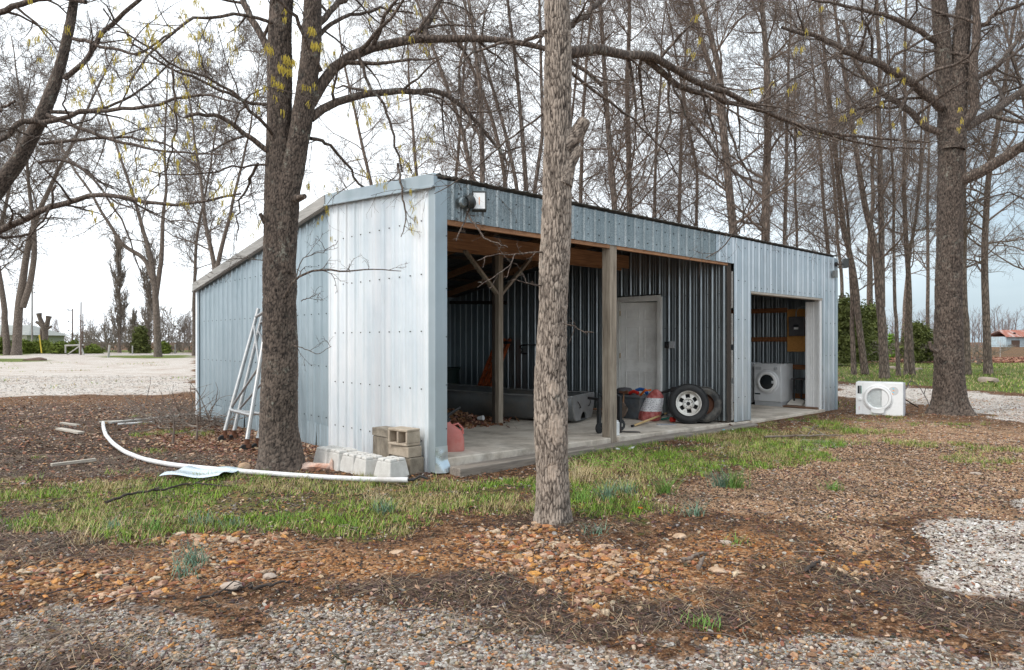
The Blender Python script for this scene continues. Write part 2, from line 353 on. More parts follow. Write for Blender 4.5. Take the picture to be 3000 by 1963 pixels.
# ------------------------------------------------------------------ ground sheet
def vnoise(x, y, s, seed=0, oct=4):
    rs = np.random.RandomState(seed); out = np.zeros_like(x); amp = 1.0; tot = 0
    for o in range(oct):
        T = rs.rand(256, 256); u = x*s*2**o+rs.rand()*99; v = y*s*2**o+rs.rand()*99
        iu = np.floor(u).astype(int); iv = np.floor(v).astype(int); fu = u-iu; fv = v-iv
        fu = fu*fu*(3-2*fu); fv = fv*fv*(3-2*fv)
        a = T[iu % 256, iv % 256]; b = T[(iu+1) % 256, iv % 256]; c = T[iu % 256, (iv+1) % 256]; d = T[(iu+1) % 256, (iv+1) % 256]
        out += amp*((a*(1-fu)+b*fu)*(1-fv)+(c*(1-fu)+d*fu)*fv); tot += amp; amp *= .55
    return out/tot
def inpoly(px, py, poly, soft, ys=3.0):
    poly = [(a, b*ys) for a, b in poly]; py = py*ys
    inside = np.zeros(px.shape, bool); dist = np.full(px.shape, 1e9); n = len(poly)
    for i in range(n):
        x1, y1 = poly[i]; x2, y2 = poly[(i+1) % n]
        c = ((y1 > py) != (y2 > py)) & (px < (x2-x1)*(py-y1)/((y2-y1) if y2 != y1 else 1e-9)+x1); inside ^= c
        t = np.clip(((px-x1)*(x2-x1)+(py-y1)*(y2-y1))/((x2-x1)**2+(y2-y1)**2+1e-9), 0, 1)
        dist = np.minimum(dist, np.hypot(px-x1-t*(x2-x1), py-y1-t*(y2-y1)))
    sd_ = np.where(inside, dist, -dist); return np.clip(.5+sd_/(2*soft), 0, 1)
BIG = 30000
POLY = {
 'grass': [([(-600, 1405), (0, 1400), (250, 1388), (560, 1400), (900, 1372), (1300, 1395), (1560, 1370), (1690, 1340), (2000, 1285), (2300, 1245), (2480, 1215), (2540, 1260), (2420, 1350), (2150, 1385), (1980, 1430), (2030, 1490), (1900, 1560), (1760, 1570), (1690, 1500), (1560, 1480), (1250, 1530), (1050, 1600), (800, 1560), (450, 1570), (250, 1560), (0, 1500), (-600, 1520)], 35, .92),
           ([(330, 1245), (560, 1235), (640, 1262), (480, 1300), (340, 1290)], 25, .45), ([(60, 1160), (420, 1150), (560, 1175), (300, 1205), (80, 1200)], 20, .35),
           ([(-BIG, 1026), (573, 1026), (573, 1033), (-BIG, 1035)], 3, 1.5), ([(-BIG, 1035), (110, 1035), (90, 1042), (-BIG, 1044)], 3, 1.5),
           ([(270, 1042), (480, 1040), (573, 1040), (573, 1049), (420, 1051), (300, 1048)], 4, 1.5), ([(-BIG, 1051), (90, 1050), (190, 1058), (60, 1061), (-BIG, 1060)], 4, 1.4),
           ([(2440, 1062), (BIG, 1062), (BIG, 1175), (3000, 1158), (2823, 1141), (2640, 1128), (2440, 1122)], 6, 1.1),
           ([(2440, 1015), (BIG, 1012), (BIG, 1050), (2440, 1050)], 8, .8),
           ([(2450, 1180), (2560, 1190), (2560, 1230), (2460, 1240)], 20, .5), ([(2600, 1215), (3000, 1245), (3300, 1300), (3300, 1470), (2800, 1420), (2500, 1330)], 50, .30),
           ([(2350, 1530), (2520, 1490), (2540, 1540), (2420, 1570)], 20, .6)],
 'white': [([(-BIG, 1033), (573, 1033), (573, 1150), (300, 1158), (0, 1166), (-BIG, 1175)], 16, 1.0),
           ([(2450, 1128), (2640, 1134), (2823, 1146), (3000, 1164), (3600, 1200), (BIG, 1400), (BIG, 1600), (3600, 1310), (3000, 1236), (2854, 1208), (2740, 1190), (2450, 1165)], 12, 1.0),
           ([(2530, 1655), (2690, 1600), (2800, 1530), (3050, 1480), (3600, 1500), (3600, 1850), (3000, 1800), (2860, 1760), (2700, 1712)], 30, .95),
           ([(2260, 1295), (2420, 1285), (2470, 1302), (2330, 1322)], 14, .8)],
 'grey': [([(-BIG, 1790), (0, 1760), (300, 1755), (650, 1775), (950, 1850), (1250, 1815), (1500, 1770), (1750, 1830), (2050, 1860), (2300, 1850), (2700, 1900), (3100, 1880), (BIG, 1900), (BIG, BIG), (-BIG, BIG)], 50, .95),
          ([(150, 1740), (450, 1745), (400, 1800), (160, 1800)], 40, .8)],
 'orange': [([(-300, 1640), (0, 1620), (500, 1560), (1100, 1590), (1500, 1530), (1900, 1590), (2400, 1560), (2560, 1600), (2400, 1700), (2000, 1760), (1300, 1720), (800, 1740), (0, 1720), (-300, 1740)], 60, .9),
            ([(1900, 1880), (2400, 1840), (3100, 1850), (3100, 2050), (2300, 1990)], 70, .5)],
 'tan': [([(1880, 1500), (2050, 1420), (2300, 1330), (2500, 1235), (2640, 1222), (3000, 1248), (3600, 1330), (3600, 1480), (3000, 1480), (2600, 1560), (2200, 1560)], 50, .95), ([(2440, 1090), (2560, 1098), (2540, 1118), (2440, 1116)], 8, .8)],
 'dark': [([(-BIG, 1190), (0, 1188), (560, 1170), (700, 1240), (960, 1330), (900, 1372), (560, 1398), (250, 1388), (-BIG, 1410)], 30, .85),
          ([(2200, 1600), (2520, 1650), (2750, 1730), (3000, 1790), (3200, 1850), (3000, 1880), (2700, 1840), (2400, 1740)], 35, .95),
          ([(950, 1745), (1500, 1690), (1900, 1730), (2250, 1740), (2150, 1800), (1600, 1860), (1200, 1800)], 45, .85),
          ([(2000, 1430), (2300, 1400), (2500, 1450), (2300, 1530), (2050, 1500)], 50, .35), ([(-100, 1830), (250, 1840), (600, 1900), (300, 1990), (-100, 1980)], 50, .8),
          ([(1450, 1480), (1750, 1500), (1700, 1570), (1480, 1560)], 40, .6), ([(-100, 1450), (300, 1560), (450, 1620), (100, 1640), (-100, 1600)], 45, .6)],
 'leaf': [([(470, 1240), (760, 1225), (960, 1325), (900, 1372), (700, 1350), (540, 1330)], 35, .95), ([(2440, 1050), (BIG, 1049), (BIG, 1064), (2440, 1062)], 4, 1.0)],
}
def px_of(X, Y):
    Ys = np.maximum(Y, .9); return 1500+2000*X/Ys, 1001+3000/Ys
def masks(X, Y):
    px, py = px_of(X, Y); n1 = vnoise(X, Y, 1.1, 5, 6)-.5; n2 = vnoise(X, Y, 1.1, 9, 6)-.5
    sx = 2000/np.maximum(Y, .9)
    px = px+n1*sx*1.6; py = py+n2*3000/np.maximum(Y, .9)**2*1.9
    out = {}
    for k, lst in POLY.items():
        m = np.zeros(X.shape)
        for poly, soft, amp in lst: m = np.maximum(m, amp*inpoly(px, py, poly, soft*(2.4 if soft >= 20 else 1.3)))
        out[k] = m
    d_ = out['dark']; out['grey'] = out['grey']*(1-.75*d_); out['orange'] = out['orange']*(1-.6*d_); out['tan'] = out['tan']*(1-.5*d_); out['white'] = out['white']*(1-.8*d_*(Y < 8))
    return out
def gheight(X, Y):
    near = np.clip((30-Y)/20, 0, 1)*np.clip((Y+3)/4, .2, 1)
    px, py = px_of(X, Y)
    # little bank at the front, flat under the shed
    s = (X-AX)*CT+(Y-AY)*ST; y = -(X-AX)*ST+(Y-AY)*CT
    under = np.clip(np.minimum.reduce([s+.5, 11.4-s, y+.5, 8.5-y])/.4, 0, 1)
    h = (vnoise(X, Y, .45, 3, 3)-.5)*.09+(vnoise(X, Y, 3.0, 4, 3)-.5)*.035
    return h*near*(1-under)-.0*under
g = np.concatenate([np.linspace(-40, 1.5, 40)[:-1], np.geomspace(1.5, 40, 560)[:-1], np.geomspace(40, 1500, 90)])
xu = np.linspace(-1, 1, 701)
xs_ = np.sign(xu)*(np.abs(xu)*7+np.abs(xu)**6*1500)
XX, YY = np.meshgrid(xs_, g)
# widen columns with distance so that the grid stays fine where it is looked at
XX = XX*np.clip(.35+YY/9, .8, 6)
ZZ = gheight(XX, YY)
mk = masks(XX, YY)
nr, nc = XX.shape
V = np.stack([XX, YY, ZZ], -1).reshape(-1, 3)
idx = np.arange(nr*nc).reshape(nr, nc)
F = np.stack([idx[:-1, :-1], idx[:-1, 1:], idx[1:, 1:], idx[1:, :-1]], -1).reshape(-1, 4)
gm = np_mesh('ground', V, F, 4)
one = np.ones(nr*nc)
add_cattr(gm, 'mask_a', np.stack([mk['grass'].ravel(), mk['white'].ravel(), mk['grey'].ravel(), one], -1))
add_cattr(gm, 'mask_b', np.stack([mk['orange'].ravel(), mk['tan'].ravel(), mk['dark'].ravel(), one], -1))
add_attr(gm, 'mask_leaf', mk['leaf'].ravel())
t = NT('ground', .95, spec=.2)
pos = t.n('NewGeometry').outputs['Position']
sa = t.n('SeparateColor'); t.l(t.attr('mask_a', 'Color'), sa.inputs[0]); sb = t.n('SeparateColor'); t.l(t.attr('mask_b', 'Color'), sb.inputs[0])
nz = lambda s_, d_=5, r_=.65: t.noise(s_, d_, r_, vec=pos)
n_a, n_b, n_c, n_f = nz(3.5, 8, .75), nz(9, 6, .7), nz(26, 5, .7), nz(90, 4, .7)
v1 = t.voro(42, vec=pos); v2 = t.voro(95, vec=pos); v3 = t.voro(16, vec=pos)
edge = t.voro(42, 'DISTANCE_TO_EDGE', vec=pos); cellr = t.n('SeparateColor'); t.l(v1.outputs['Color'], cellr.inputs[0])
mixn = t.math('ADD', t.math('MULTIPLY', n_a, .35), t.math('ADD', t.math('MULTIPLY', n_b, .3), t.math('MULTIPLY', n_c, .35)))
stone = t.math('MULTIPLY', t.rng(edge.outputs['Distance'], .03, .10), t.rng(cellr.outputs[2], .25, .42))      # pebbles with soil showing between them
def layer(k, mask, colr, nse, soft=.08, bias=0.0, gaps=0.0):
    e = t.rng(t.math('SUBTRACT', t.math('ADD', mask, bias), mixn), -soft, soft)
    if gaps: e = t.math('MULTIPLY', e, t.math('MULTIPLY_ADD', stone, gaps, 1-gaps))
    return t.mix(e, k, colr)
k = t.ramp(t.math('ADD', t.math('MULTIPLY', n_a, .5), t.math('MULTIPLY', n_c, .5)), [(.42, (.014, .007, .004)), (.53, (.060, .026, .011)), (.64, (.22, .095, .038))])
speck = t.ramp(v2.outputs['Color'], [(0, (.05, .022, .011)), (.35, (.17, .08, .035)), (.7, (.34, .19, .10)), (1, (.52, .38, .28))])
k = t.mix(t.rng(t.math('ADD', n_b, t.math('MULTIPLY', n_f, .5)), .66, .84, 0, .85), k, speck)
dk = t.ramp(t.math('ADD', t.math('MULTIPLY', n_c, .6), t.math('MULTIPLY', n_f, .4)), [(.36, (.016, .010, .007)), (.5, (.065, .040, .028)), (.62, (.26, .17, .12))])
k = layer(k, sb.outputs[2], dk, n_b, .15, .05)
orc = t.ramp(v1.outputs['Color'], [(0, (.08, .03, .012)), (.3, (.34, .13, .035)), (.6, (.42, .22, .10)), (1, (.54, .38, .25))])
k = layer(k, sb.outputs[0], orc, n_b, .12, -.12, .85)
tanc = t.ramp(v2.outputs['Color'], [(0, (.07, .035, .02)), (.3, (.26, .14, .07)), (.6, (.48, .30, .18)), (1, (.68, .52, .38))])
k = layer(k, sb.outputs[1], tanc, n_a, .14, -.05, .35)
grc = t.ramp(v1.outputs['Color'], [(0, (.16, .12, .09)), (.35, (.36, .32, .28)), (.7, (.5, .46, .42)), (1, (.68, .65, .6))])
k = layer(k, sa.outputs[2], grc, n_b, .15, -.10, .8)
whc = t.mix(t.rng(nz(.55, 8, .75), .46, .66, 0, .75), t.ramp(v1.outputs['Color'], [(0, (.34, .29, .25)), (.4, (.60, .55, .50)), (1, (.78, .74, .70))]), (.40, .30, .23))
k = layer(k, sa.outputs[1], whc, n_b, .12, .0, .25)
lfc = t.ramp(v1.outputs['Color'], [(0, (.03, .016, .010)), (.4, (.14, .06, .035)), (1, (.36, .20, .12))])
k = layer(k, t.attr('mask_leaf'), lfc, n_b, .15, .05)
gsc = t.ramp(t.math('ADD', t.math('MULTIPLY', n_f, .4), t.math('ADD', t.math('MULTIPLY', n_a, .3), t.math('MULTIPLY', nz(.6, 6, .7), .3))), [(.38, (.035, .03, .015)), (.48, (.09, .13, .025)), (.55, (.20, .22, .06)), (.63, (.34, .24, .13))])
k = layer(k, sa.outputs[0], gsc, n_a, .14, -.43)
t.base(k)
hsum = t.math('ADD', t.math('MULTIPLY', v1.outputs['Distance'], -.5), t.math('MULTIPLY', n_c, .8))
t.bump(hsum, .03, .9); M['ground'] = t.m
ground = link_mesh('ground', gm, None, ['ground']); tag(ground, kind='structure')

# ------------------------------------------------------------------ scattered stuff on the ground
rs = np.random.RandomState(11)
ico_t = (1+5**.5)/2
ICO = np.array([(-1, ico_t, 0), (1, ico_t, 0), (-1, -ico_t, 0), (1, -ico_t, 0), (0, -1, ico_t), (0, 1, ico_t), (0, -1, -ico_t), (0, 1, -ico_t), (ico_t, 0, -1), (ico_t, 0, 1), (-ico_t, 0, -1), (-ico_t, 0, 1)])/np.linalg.norm([1, ico_t])
ICF = np.array([(0, 11, 5), (0, 5, 1), (0, 1, 7), (0, 7, 10), (0, 10, 11), (1, 5, 9), (5, 11, 4), (11, 10, 2), (10, 7, 6), (7, 1, 8), (3, 9, 4), (3, 4, 2), (3, 2, 6), (3, 6, 8), (3, 8, 9), (4, 9, 5), (2, 4, 11), (6, 2, 10), (8, 6, 7), (9, 8, 1)])
def fan_pts(n, y0, y1, p=1.0):      # uniform over the ground wedge in view, with a margin
    Y = np.sqrt(rs.rand(n)*(y1**2-y0**2)+y0**2); X = (rs.rand(n)*2-1)*(.80*Y+.4); return X, Y
def rotmats(n, tilt=PI):
    a = rs.rand(n)*2*PI; b = (rs.rand(n)-.5)*tilt; c = (rs.rand(n)-.5)*tilt
    ca, sa_, cb, sb_, cc, sc_ = np.cos(a), np.sin(a), np.cos(b), np.sin(b), np.cos(c), np.sin(c); z = np.zeros(n); o = np.ones(n)
    Rz = np.stack([ca, -sa_, z, sa_, ca, z, z, z, o], -1).reshape(-1, 3, 3); Rx = np.stack([o, z, z, z, cb, -sb_, z, sb_, cb], -1).reshape(-1, 3, 3)
    Ry = np.stack([cc, z, sc_, z, o, z, -sc_, z, cc], -1).reshape(-1, 3, 3); return Rz @ Rx @ Ry
def in_shed(X, Y, m=.05):
    s = (X-AX)*CT+(Y-AY)*ST; y = -(X-AX)*ST+(Y-AY)*CT
    return (s > -m) & (s < 11+m) & (y > -.25) & (y < 8+m)
def scatter_stones(X, Y, size, cols):
    n = len(X); base = ICO[None]*(1+.6*(rs.rand(n, 12, 1)-.5))
    sc3 = np.stack([1+.8*rs.rand(n), .65+.5*rs.rand(n), .42+.35*rs.rand(n)], -1)*size[:, None]*.5
    P = base*sc3[:, None]; P = np.einsum('nij,nkj->nki', rotmats(n, .9), P)
    P += np.stack([X, Y, gheight(X, Y)+size*.12], -1)[:, None]
    F = (ICF[None]+(np.arange(n)*12)[:, None, None]).reshape(-1, 3)
    C = np.repeat(np.concatenate([cols, np.ones((n, 1))], 1), 12, 0)
    return P.reshape(-1, 3), F, C
def palette(n, lst):
    lst = np.array(lst); i = rs.randint(len(lst), size=n); return np.clip(lst[i]*(1+.35*(rs.rand(n, 1)-.5))+.03*(rs.rand(n, 3)-.5), .02, .9)
t = NT('stone_bits', .85); t.base(t.mix(t.rng(t.noise(70, 4), .4, .62, 0, .55), t.attr('tint', 'Color'), (.07, .04, .026))); M['stone_bits'] = t.m
P_ORG = [(.42, .19, .06), (.50, .29, .15), (.52, .36, .24), (.34, .12, .045), (.56, .43, .31), (.56, .26, .07), (.24, .10, .055), (.48, .30, .19), (.30, .15, .08)]
P_GRY = [(.33, .30, .27), (.44, .41, .37), (.24, .21, .185), (.52, .48, .42), (.36, .26, .18), (.28, .265, .255), (.46, .36, .27), (.16, .125, .10), (.36, .33, .29)]
P_WHT = [(.66, .62, .57), (.54, .50, .46), (.60, .57, .53), (.46, .40, .35), (.72, .70, .67), (.36, .3, .25)]
P_TAN = [(.66, .43, .27), (.58, .35, .2), (.7, .53, .40), (.46, .27, .16), (.64, .49, .38)]
def make_stones(name, key, n, y0, y1, smin, smax, pal, thr, label, cat='gravel', power=2.2):
    X, Y = fan_pts(n, y0, y1); m = masks(X, Y)[key] if key else np.ones(n)*.5
    q = vnoise(X, Y, 2.2, 21, 6); keep = (m-q*thr > .45*rs.rand(n)-.15) & ~in_shed(X, Y); X, Y = X[keep], Y[keep]; n = len(X)
    size = smin+(smax-smin)*rs.rand(n)**power
    v, f, c = scatter_stones(X, Y, size, palette(n, pal)); me = np_mesh(name, v, f, 3, False); add_cattr(me, 'tint', c)
    return tag(link_mesh(name, me, None, ['stone_bits']), label, cat, kind='stuff')
make_stones('grey_gravel', 'grey', 120000, 2.4, 5.0, .007, .027, P_GRY+P_ORG[:2]+[(.2, .15, .11), (.3, .22, .17)], 1.5, 'loose grey and tan gravel along the bottom of the picture')
make_stones('orange_stones', 'orange', 42000, 3.2, 6.5, .008, .062, P_ORG, 1.65, 'orange and tan chert stones strewn over bare reddish soil', 'stones', 3.4)
make_stones('white_gravel', 'white', 70000, 3.2, 7.2, .010, .032, P_WHT+[(.5, .42, .35)], 1.15, 'patch of whitish limestone gravel at the right edge')
make_stones('tan_chips', 'tan', 70000, 4.8, 13, .010, .030, P_TAN+[(.2, .12, .07), (.3, .18, .1)], 1.3, 'tan gravel chips spread in front of the dryer', 'gravel')
make_stones('soil_pebbles', None, 110000, 2.6, 18, .006, .034, P_ORG+P_GRY, .8, 'small mixed pebbles scattered over the bare soil', 'pebbles', 3)
make_stones('soil_crumbs', None, 150000, 2.4, 10, .005, .024, [(.035, .022, .015), (.06, .036, .022), (.09, .05, .028), (.022, .015, .011)], .72, 'dark crumbs of damp soil between the stones', 'soil', 2.0)
# white limestone pieces further off
make_stones('drive_gravel', 'white', 30000, 11, 30, .02, .06, P_WHT, .5, 'white crushed stone surface of the drive and parking lot')

def strips(X, Y, L_, wd, lean, bend, zoff=0.0, seg=2):
    n = len(X); a = rs.rand(n)*2*PI; ux, uy = np.cos(a), np.sin(a); z0 = gheight(X, Y)+zoff
    rows = []
    for i in range(seg+1):
        f = i/seg; out_ = L_*(lean*f+bend*f*f); up = L_*f*np.sqrt(np.clip(1-lean**2*.6, .05, 1)); w2 = wd*(1-f*.85)/2
        cx, cy, cz = X+ux*out_, Y+uy*out_, z0+up
        rows.append(np.stack([cx-uy*w2, cy+ux*w2, cz], -1)); rows.append(np.stack([cx+uy*w2, cy-ux*w2, cz], -1))
    P = np.stack(rows, 1); k = 2*(seg+1)
    fs = np.array([(2*i, 2*i+1, 2*i+3, 2*i+2) for i in range(seg)])
    F = (fs[None]+(np.arange(n)*k)[:, None, None]).reshape(-1, 4); return P.reshape(-1, 3), F, k
def blades(name, X, Y, L_, wd, lean, bend, cols, label, cat, mat='blade_bits', seg=2):
    v, f, k = strips(X, Y, L_, wd, lean, bend, seg=seg); me = np_mesh(name, v, f, 4, True)
    add_cattr(me, 'tint', np.repeat(np.concatenate([cols, np.ones((len(X), 1))], 1), k, 0))
    return tag(link_mesh(name, me, None, [mat]), label, cat, kind='stuff')
t = NT('blade_bits', .6); t.base(t.attr('tint', 'Color')); t.b.inputs['Specular IOR Level'].default_value = .25
M['blade_bits'] = t.m
# short grass, growing in tufts
X, Y = fan_pts(42000, 5.0, 14); m = masks(X, Y)['grass']; q = vnoise(X, Y, 1.6, 33, 5)
q = (q-.5)*2.6+.5; kp = (m-q-.20 > .30*rs.rand(len(X))-.08) & ~in_shed(X, Y, .0); X, Y, m = X[kp], Y[kp], m[kp]; dens = 11
n0 = len(X); X = np.repeat(X, dens)+rs.randn(n0*dens)*.035; Y = np.repeat(Y, dens)+rs.randn(n0*dens)*.035
tall = np.repeat(.028+.055*rs.rand(n0)**2, dens); n = len(X)
tt = np.repeat(rs.rand(n0), dens)+.25*(rs.rand(n)-.5); dry = vnoise(X, Y, 1.1, 40)
g0, g1, g2 = np.array((.06, .15, .018)), np.array((.27, .40, .045)), np.array((.46, .36, .18))
cols = g0+(g1-g0)*np.clip(tt, 0, 1)[:, None]; dm = (dry*1.1+.5*rs.rand(n) > .86)[:, None]; cols = np.where(dm, g2*(.7+.5*rs.rand(n, 1)), cols)
ok = ~in_shed(X, Y, .0); 
blades('grass', X[ok], Y[ok], (tall*(.6+.6*rs.rand(n)))[ok], .004+.004*rs.rand(ok.sum()), (.2+.5*rs.rand(n))[ok], .35, cols[ok], 'patchy spring grass with dry blades in front of the shed', 'grass')
# far right grass
X, Y = fan_pts(60000, 14, 50); m = masks(X, Y)['grass']; kp = (m-(vnoise(X, Y, .35, 77, 5)-.5)*2.6 > .35+.5*rs.rand(len(X))) & ~in_shed(X, Y); X, Y = X[kp], Y[kp]; n = len(X)
cols = g0+(g1-g0)*rs.rand(n)[:, None]; cols = np.where((rs.rand(n) > .5)[:, None], g2, cols)
blades('far_grass', X, Y, .05+.07*rs.rand(n), .02+.015*rs.rand(n), .3+.4*rs.rand(n), .3, cols, 'short green grass under the trees beyond the drive', 'grass')
# dead leaves and bark scraps
def leaves(name, X, Y, size, cols, label, cat='leaves', zo=.012):
    n = len(X); q = np.array([(-1, 0, 0), (-.35, .5, .12), (.5, .42, 0), (1, 0, .16), (.45, -.45, 0), (-.4, -.5, .15)])*.5
    P = q[None]*size[:, None, None]; P = np.einsum('nij,nkj->nki', rotmats(n, 1.1), P)+np.stack([X, Y, gheight(X, Y)+zo], -1)[:, None]
    F = (np.arange(6)[None]+(np.arange(n)*6)[:, None]); me = np_mesh(name, P.reshape(-1, 3), F, 6, False)
    add_cattr(me, 'tint', np.repeat(np.concatenate([cols, np.ones((n, 1))], 1), 6, 0)); return tag(link_mesh(name, me, None, ['blade_bits']), label, cat, kind='stuff')
P_LEAF = [(.20, .09, .05), (.30, .15, .08), (.12, .06, .04), (.36, .22, .14), (.24, .11, .06), (.42, .30, .21)]
X, Y = fan_pts(120000, 7.5, 22); m = masks(X, Y); kp = (np.maximum(m['leaf'], m['dark']*.22) > rs.rand(len(X))) & ~in_shed(X, Y); X, Y = X[kp], Y[kp]
leaves('leaf_litter', X, Y, .03+.05*rs.rand(len(X)), palette(len(X), P_LEAF), 'brown dead leaves and bark mulch beside the shed wall')
X, Y = fan_pts(26000, 38, 62); kp = (masks(X, Y)['leaf'] > .3) & (X > 3); X, Y = X[kp], Y[kp]
leaves('leaf_row', X, Y, .22+.2*rs.rand(len(X)), palette(len(X), [(.34, .15, .09), (.44, .24, .15), (.24, .1, .06)]), 'windrow of red brown fallen leaves along the field edge', zo=.06)
X, Y = fan_pts(16000, 2.6, 14); kp = ~in_shed(X, Y); X, Y = X[kp], Y[kp]
leaves('scattered_leaves', X, Y, .012+.035*rs.rand(len(X)), palette(len(X), P_LEAF), 'single dead leaves scattered over the yard')
# dark straw, twigs and grass roots lying flat
X, Y = fan_pts(60000, 2.6, 9); m = masks(X, Y)['dark']; q = vnoise(X, Y, 2.0, 55); kp = (m*1.0+q > .62+.5*rs.rand(len(X))) & ~in_shed(X, Y); X, Y = X[kp], Y[kp]; n = len(X)
P = np.zeros((n, 4, 3)); a = rs.rand(n)*PI; L_ = .02+.07*rs.rand(n)**2; z = gheight(X, Y)+.008+.012*rs.rand(n)
for i, (f, sgn) in enumerate(((-1, 1), (1, 1), (1, -1), (-1, -1))):
    P[:, i, 0] = X+np.cos(a)*L_*f-np.sin(a)*.0016*sgn; P[:, i, 1] = Y+np.sin(a)*L_*f+np.cos(a)*.0016*sgn; P[:, i, 2] = z+f*.006
me = np_mesh('straw', P.reshape(-1, 3), np.arange(4*n).reshape(n, 4), 4, False)
add_cattr(me, 'tint', np.repeat(np.concatenate([palette(n, [(.06, .04, .03), (.1, .07, .05), (.3, .22, .14), (.16, .11, .08)]), np.ones((n, 1))], 1), 4, 0))
tag(link_mesh('straw', me, None, ['blade_bits']), 'dark straw, rootlets and broken twigs matted on bare soil', 'debris', kind='stuff')

def twig_litter(name, n, y0, y1, lmin, lmax, r0, pal, label, region=None):
    X, Y = fan_pts(n, y0, y1); kp = ~in_shed(X, Y); X, Y = X[kp], Y[kp]
    if region is not None: kp = region(X, Y); X, Y = X[kp], Y[kp]
    n = len(X); K = 6; a = rs.rand(n)*2*PI; Ln = lmin+(lmax-lmin)*rs.rand(n)**2.5; P = np.zeros((n, K, 3)); P[:, 0, 0] = X; P[:, 0, 1] = Y
    for k in range(1, K): a = a+rs.randn(n)*.28; P[:, k, 0] = P[:, k-1, 0]+np.cos(a)*Ln/(K-1); P[:, k, 1] = P[:, k-1, 1]+np.sin(a)*Ln/(K-1)
    P[:, :, 2] = gheight(P[:, :, 0], P[:, :, 1])+.010+.012*rs.rand(n, 1)+.006*rs.randn(n, K); Rr = (r0*(.6+.8*rs.rand(n)))[:, None]*np.linspace(1, .45, K)[None]
    v, f = tubes(P, Rr, 4); me = np_mesh(name, v, f, 4, True); add_cattr(me, 'tint', np.repeat(np.concatenate([palette(n, pal), np.ones((n, 1))], 1), K*4, 0))
    return tag(link_mesh(name, me, None, ['blade_bits']), label, 'twigs', kind='stuff')
# ------------------------------------------------------------------ the metal shed (built in its own frame: x along the front, y along the left side)
shed = empty('metal_shed', (AX, AY, 0), TH, 'long corrugated metal shed with an open bay and a doorway, behind the two near oaks', 'shed')
def profile(x0, x1, pitch=.2286, rib=.019, minor=.004, phase=.03):
    pts = [(x0, 0.0)]; x = x0+phase
    while x < x1+pitch:
        for dx, o in ((-.030, 0), (-.011, rib), (.011, rib), (.030, 0), (.078, 0), (.084, minor), (.096, minor), (.102, 0), (.130, 0), (.136, minor), (.148, minor), (.154, 0)):
            if x0 < x+dx < x1: pts.append((x+dx, o))
        x += pitch
    pts.append((x1, 0.0)); return pts
def sheet(name, mats, a, b, ztop, zbot, axis='x', at=0.0, sign=-1, parent=shed, thick=.0, screws=(), screw_pitch=.2286, phase=.03, rib=.019, jitter=0.0):
    """corrugated sheet along axis from a to b standing on the plane at; ribs point to sign"""
    pr = profile(a, b, phase=phase, rib=rib); mb = MB(); vs = []; rg = random.Random(hash(name) % 999 if False else len(name)*7+int(a*10))
    def pt(d, o, z): return (d, at+sign*o, z) if axis == 'x' else (at+sign*o, d, z)
    NZ = 6
    for (d, o) in pr:
        zt = ztop(d) if callable(ztop) else ztop; zb = zbot(d) if callable(zbot) else zbot
        for i in range(NZ+1): vs.append(pt(d, o, zb+(zt-zb)*i/NZ))
    K = NZ+1
    fs = [(i*K+j, (i+1)*K+j, (i+1)*K+j+1, i*K+j+1) for i in range(len(pr)-1) for j in range(NZ)]
    mb.add(vs, fs)
    mb.mat(1)
    for z in screws:
        x = a+.075+phase
        while x < b-.02:
            zt = ztop(x) if callable(ztop) else ztop; zb = zbot(x) if callable(zbot) else zbot
            if zb+.02 < z < zt-.02:
                r = .0065
                if axis == 'x': mb.box(x-r, x+r, at+sign*.006-.004, at+sign*.006+.004, z-r, z+r)
                else: mb.box(at+sign*.006-.004, at+sign*.006+.004, x-r, x+r, z-r, z+r)
            x += screw_pitch
    return mb.build(name, [mats, 'dark'], parent, smooth=25)
H = 3.37
sheet('side_panel', 'white_sheet', .09, 2.52, lambda y: roof_z(y)+.015, 0.0, 'y', -.008, -1, screws=(.35, .95, 1.62, 2.28, 2.9), phase=.10)
sheet('old_side_panel', 'blue_sheet', 2.52, 7.93, lambda y: roof_z(y)+.018, lambda y: .30, 'y', .03, -1, screws=(.42, 1.15, 1.9, 2.6), phase=.06)
# the loose lower skirt sheets
mb = MB()
for i, (y0, y1, b0, b1) in enumerate(((2.535, 2.93, .0, .05), (2.93, 3.62, .02, .0), (3.62, 4.6, 0, .02), (4.6, 5.6, .02, 0), (5.6, 6.7, 0, .01), (6.7, 7.9, 0, 0))):
    pr = profile(y0, y1, phase=.05, rib=.014); vs = []; o0 = .012+.008*(i % 2); lean = .04*((i*37 % 5)/5-.3)
    for (d, o) in pr:
        f = (d-y0)/(y1-y0); vs += [(o0-o-.02*(1-f), d+lean, 0.0), (o0-o, d, .31+.02*math.sin(i*2.1)+.01*f)]
    mb.add(vs, [(2*j, 2*j+2, 2*j+3, 2*j+1) for j in range(len(pr)-1)])
mb.build('skirt_sheet', 'blue_sheet', shed, smooth=25)
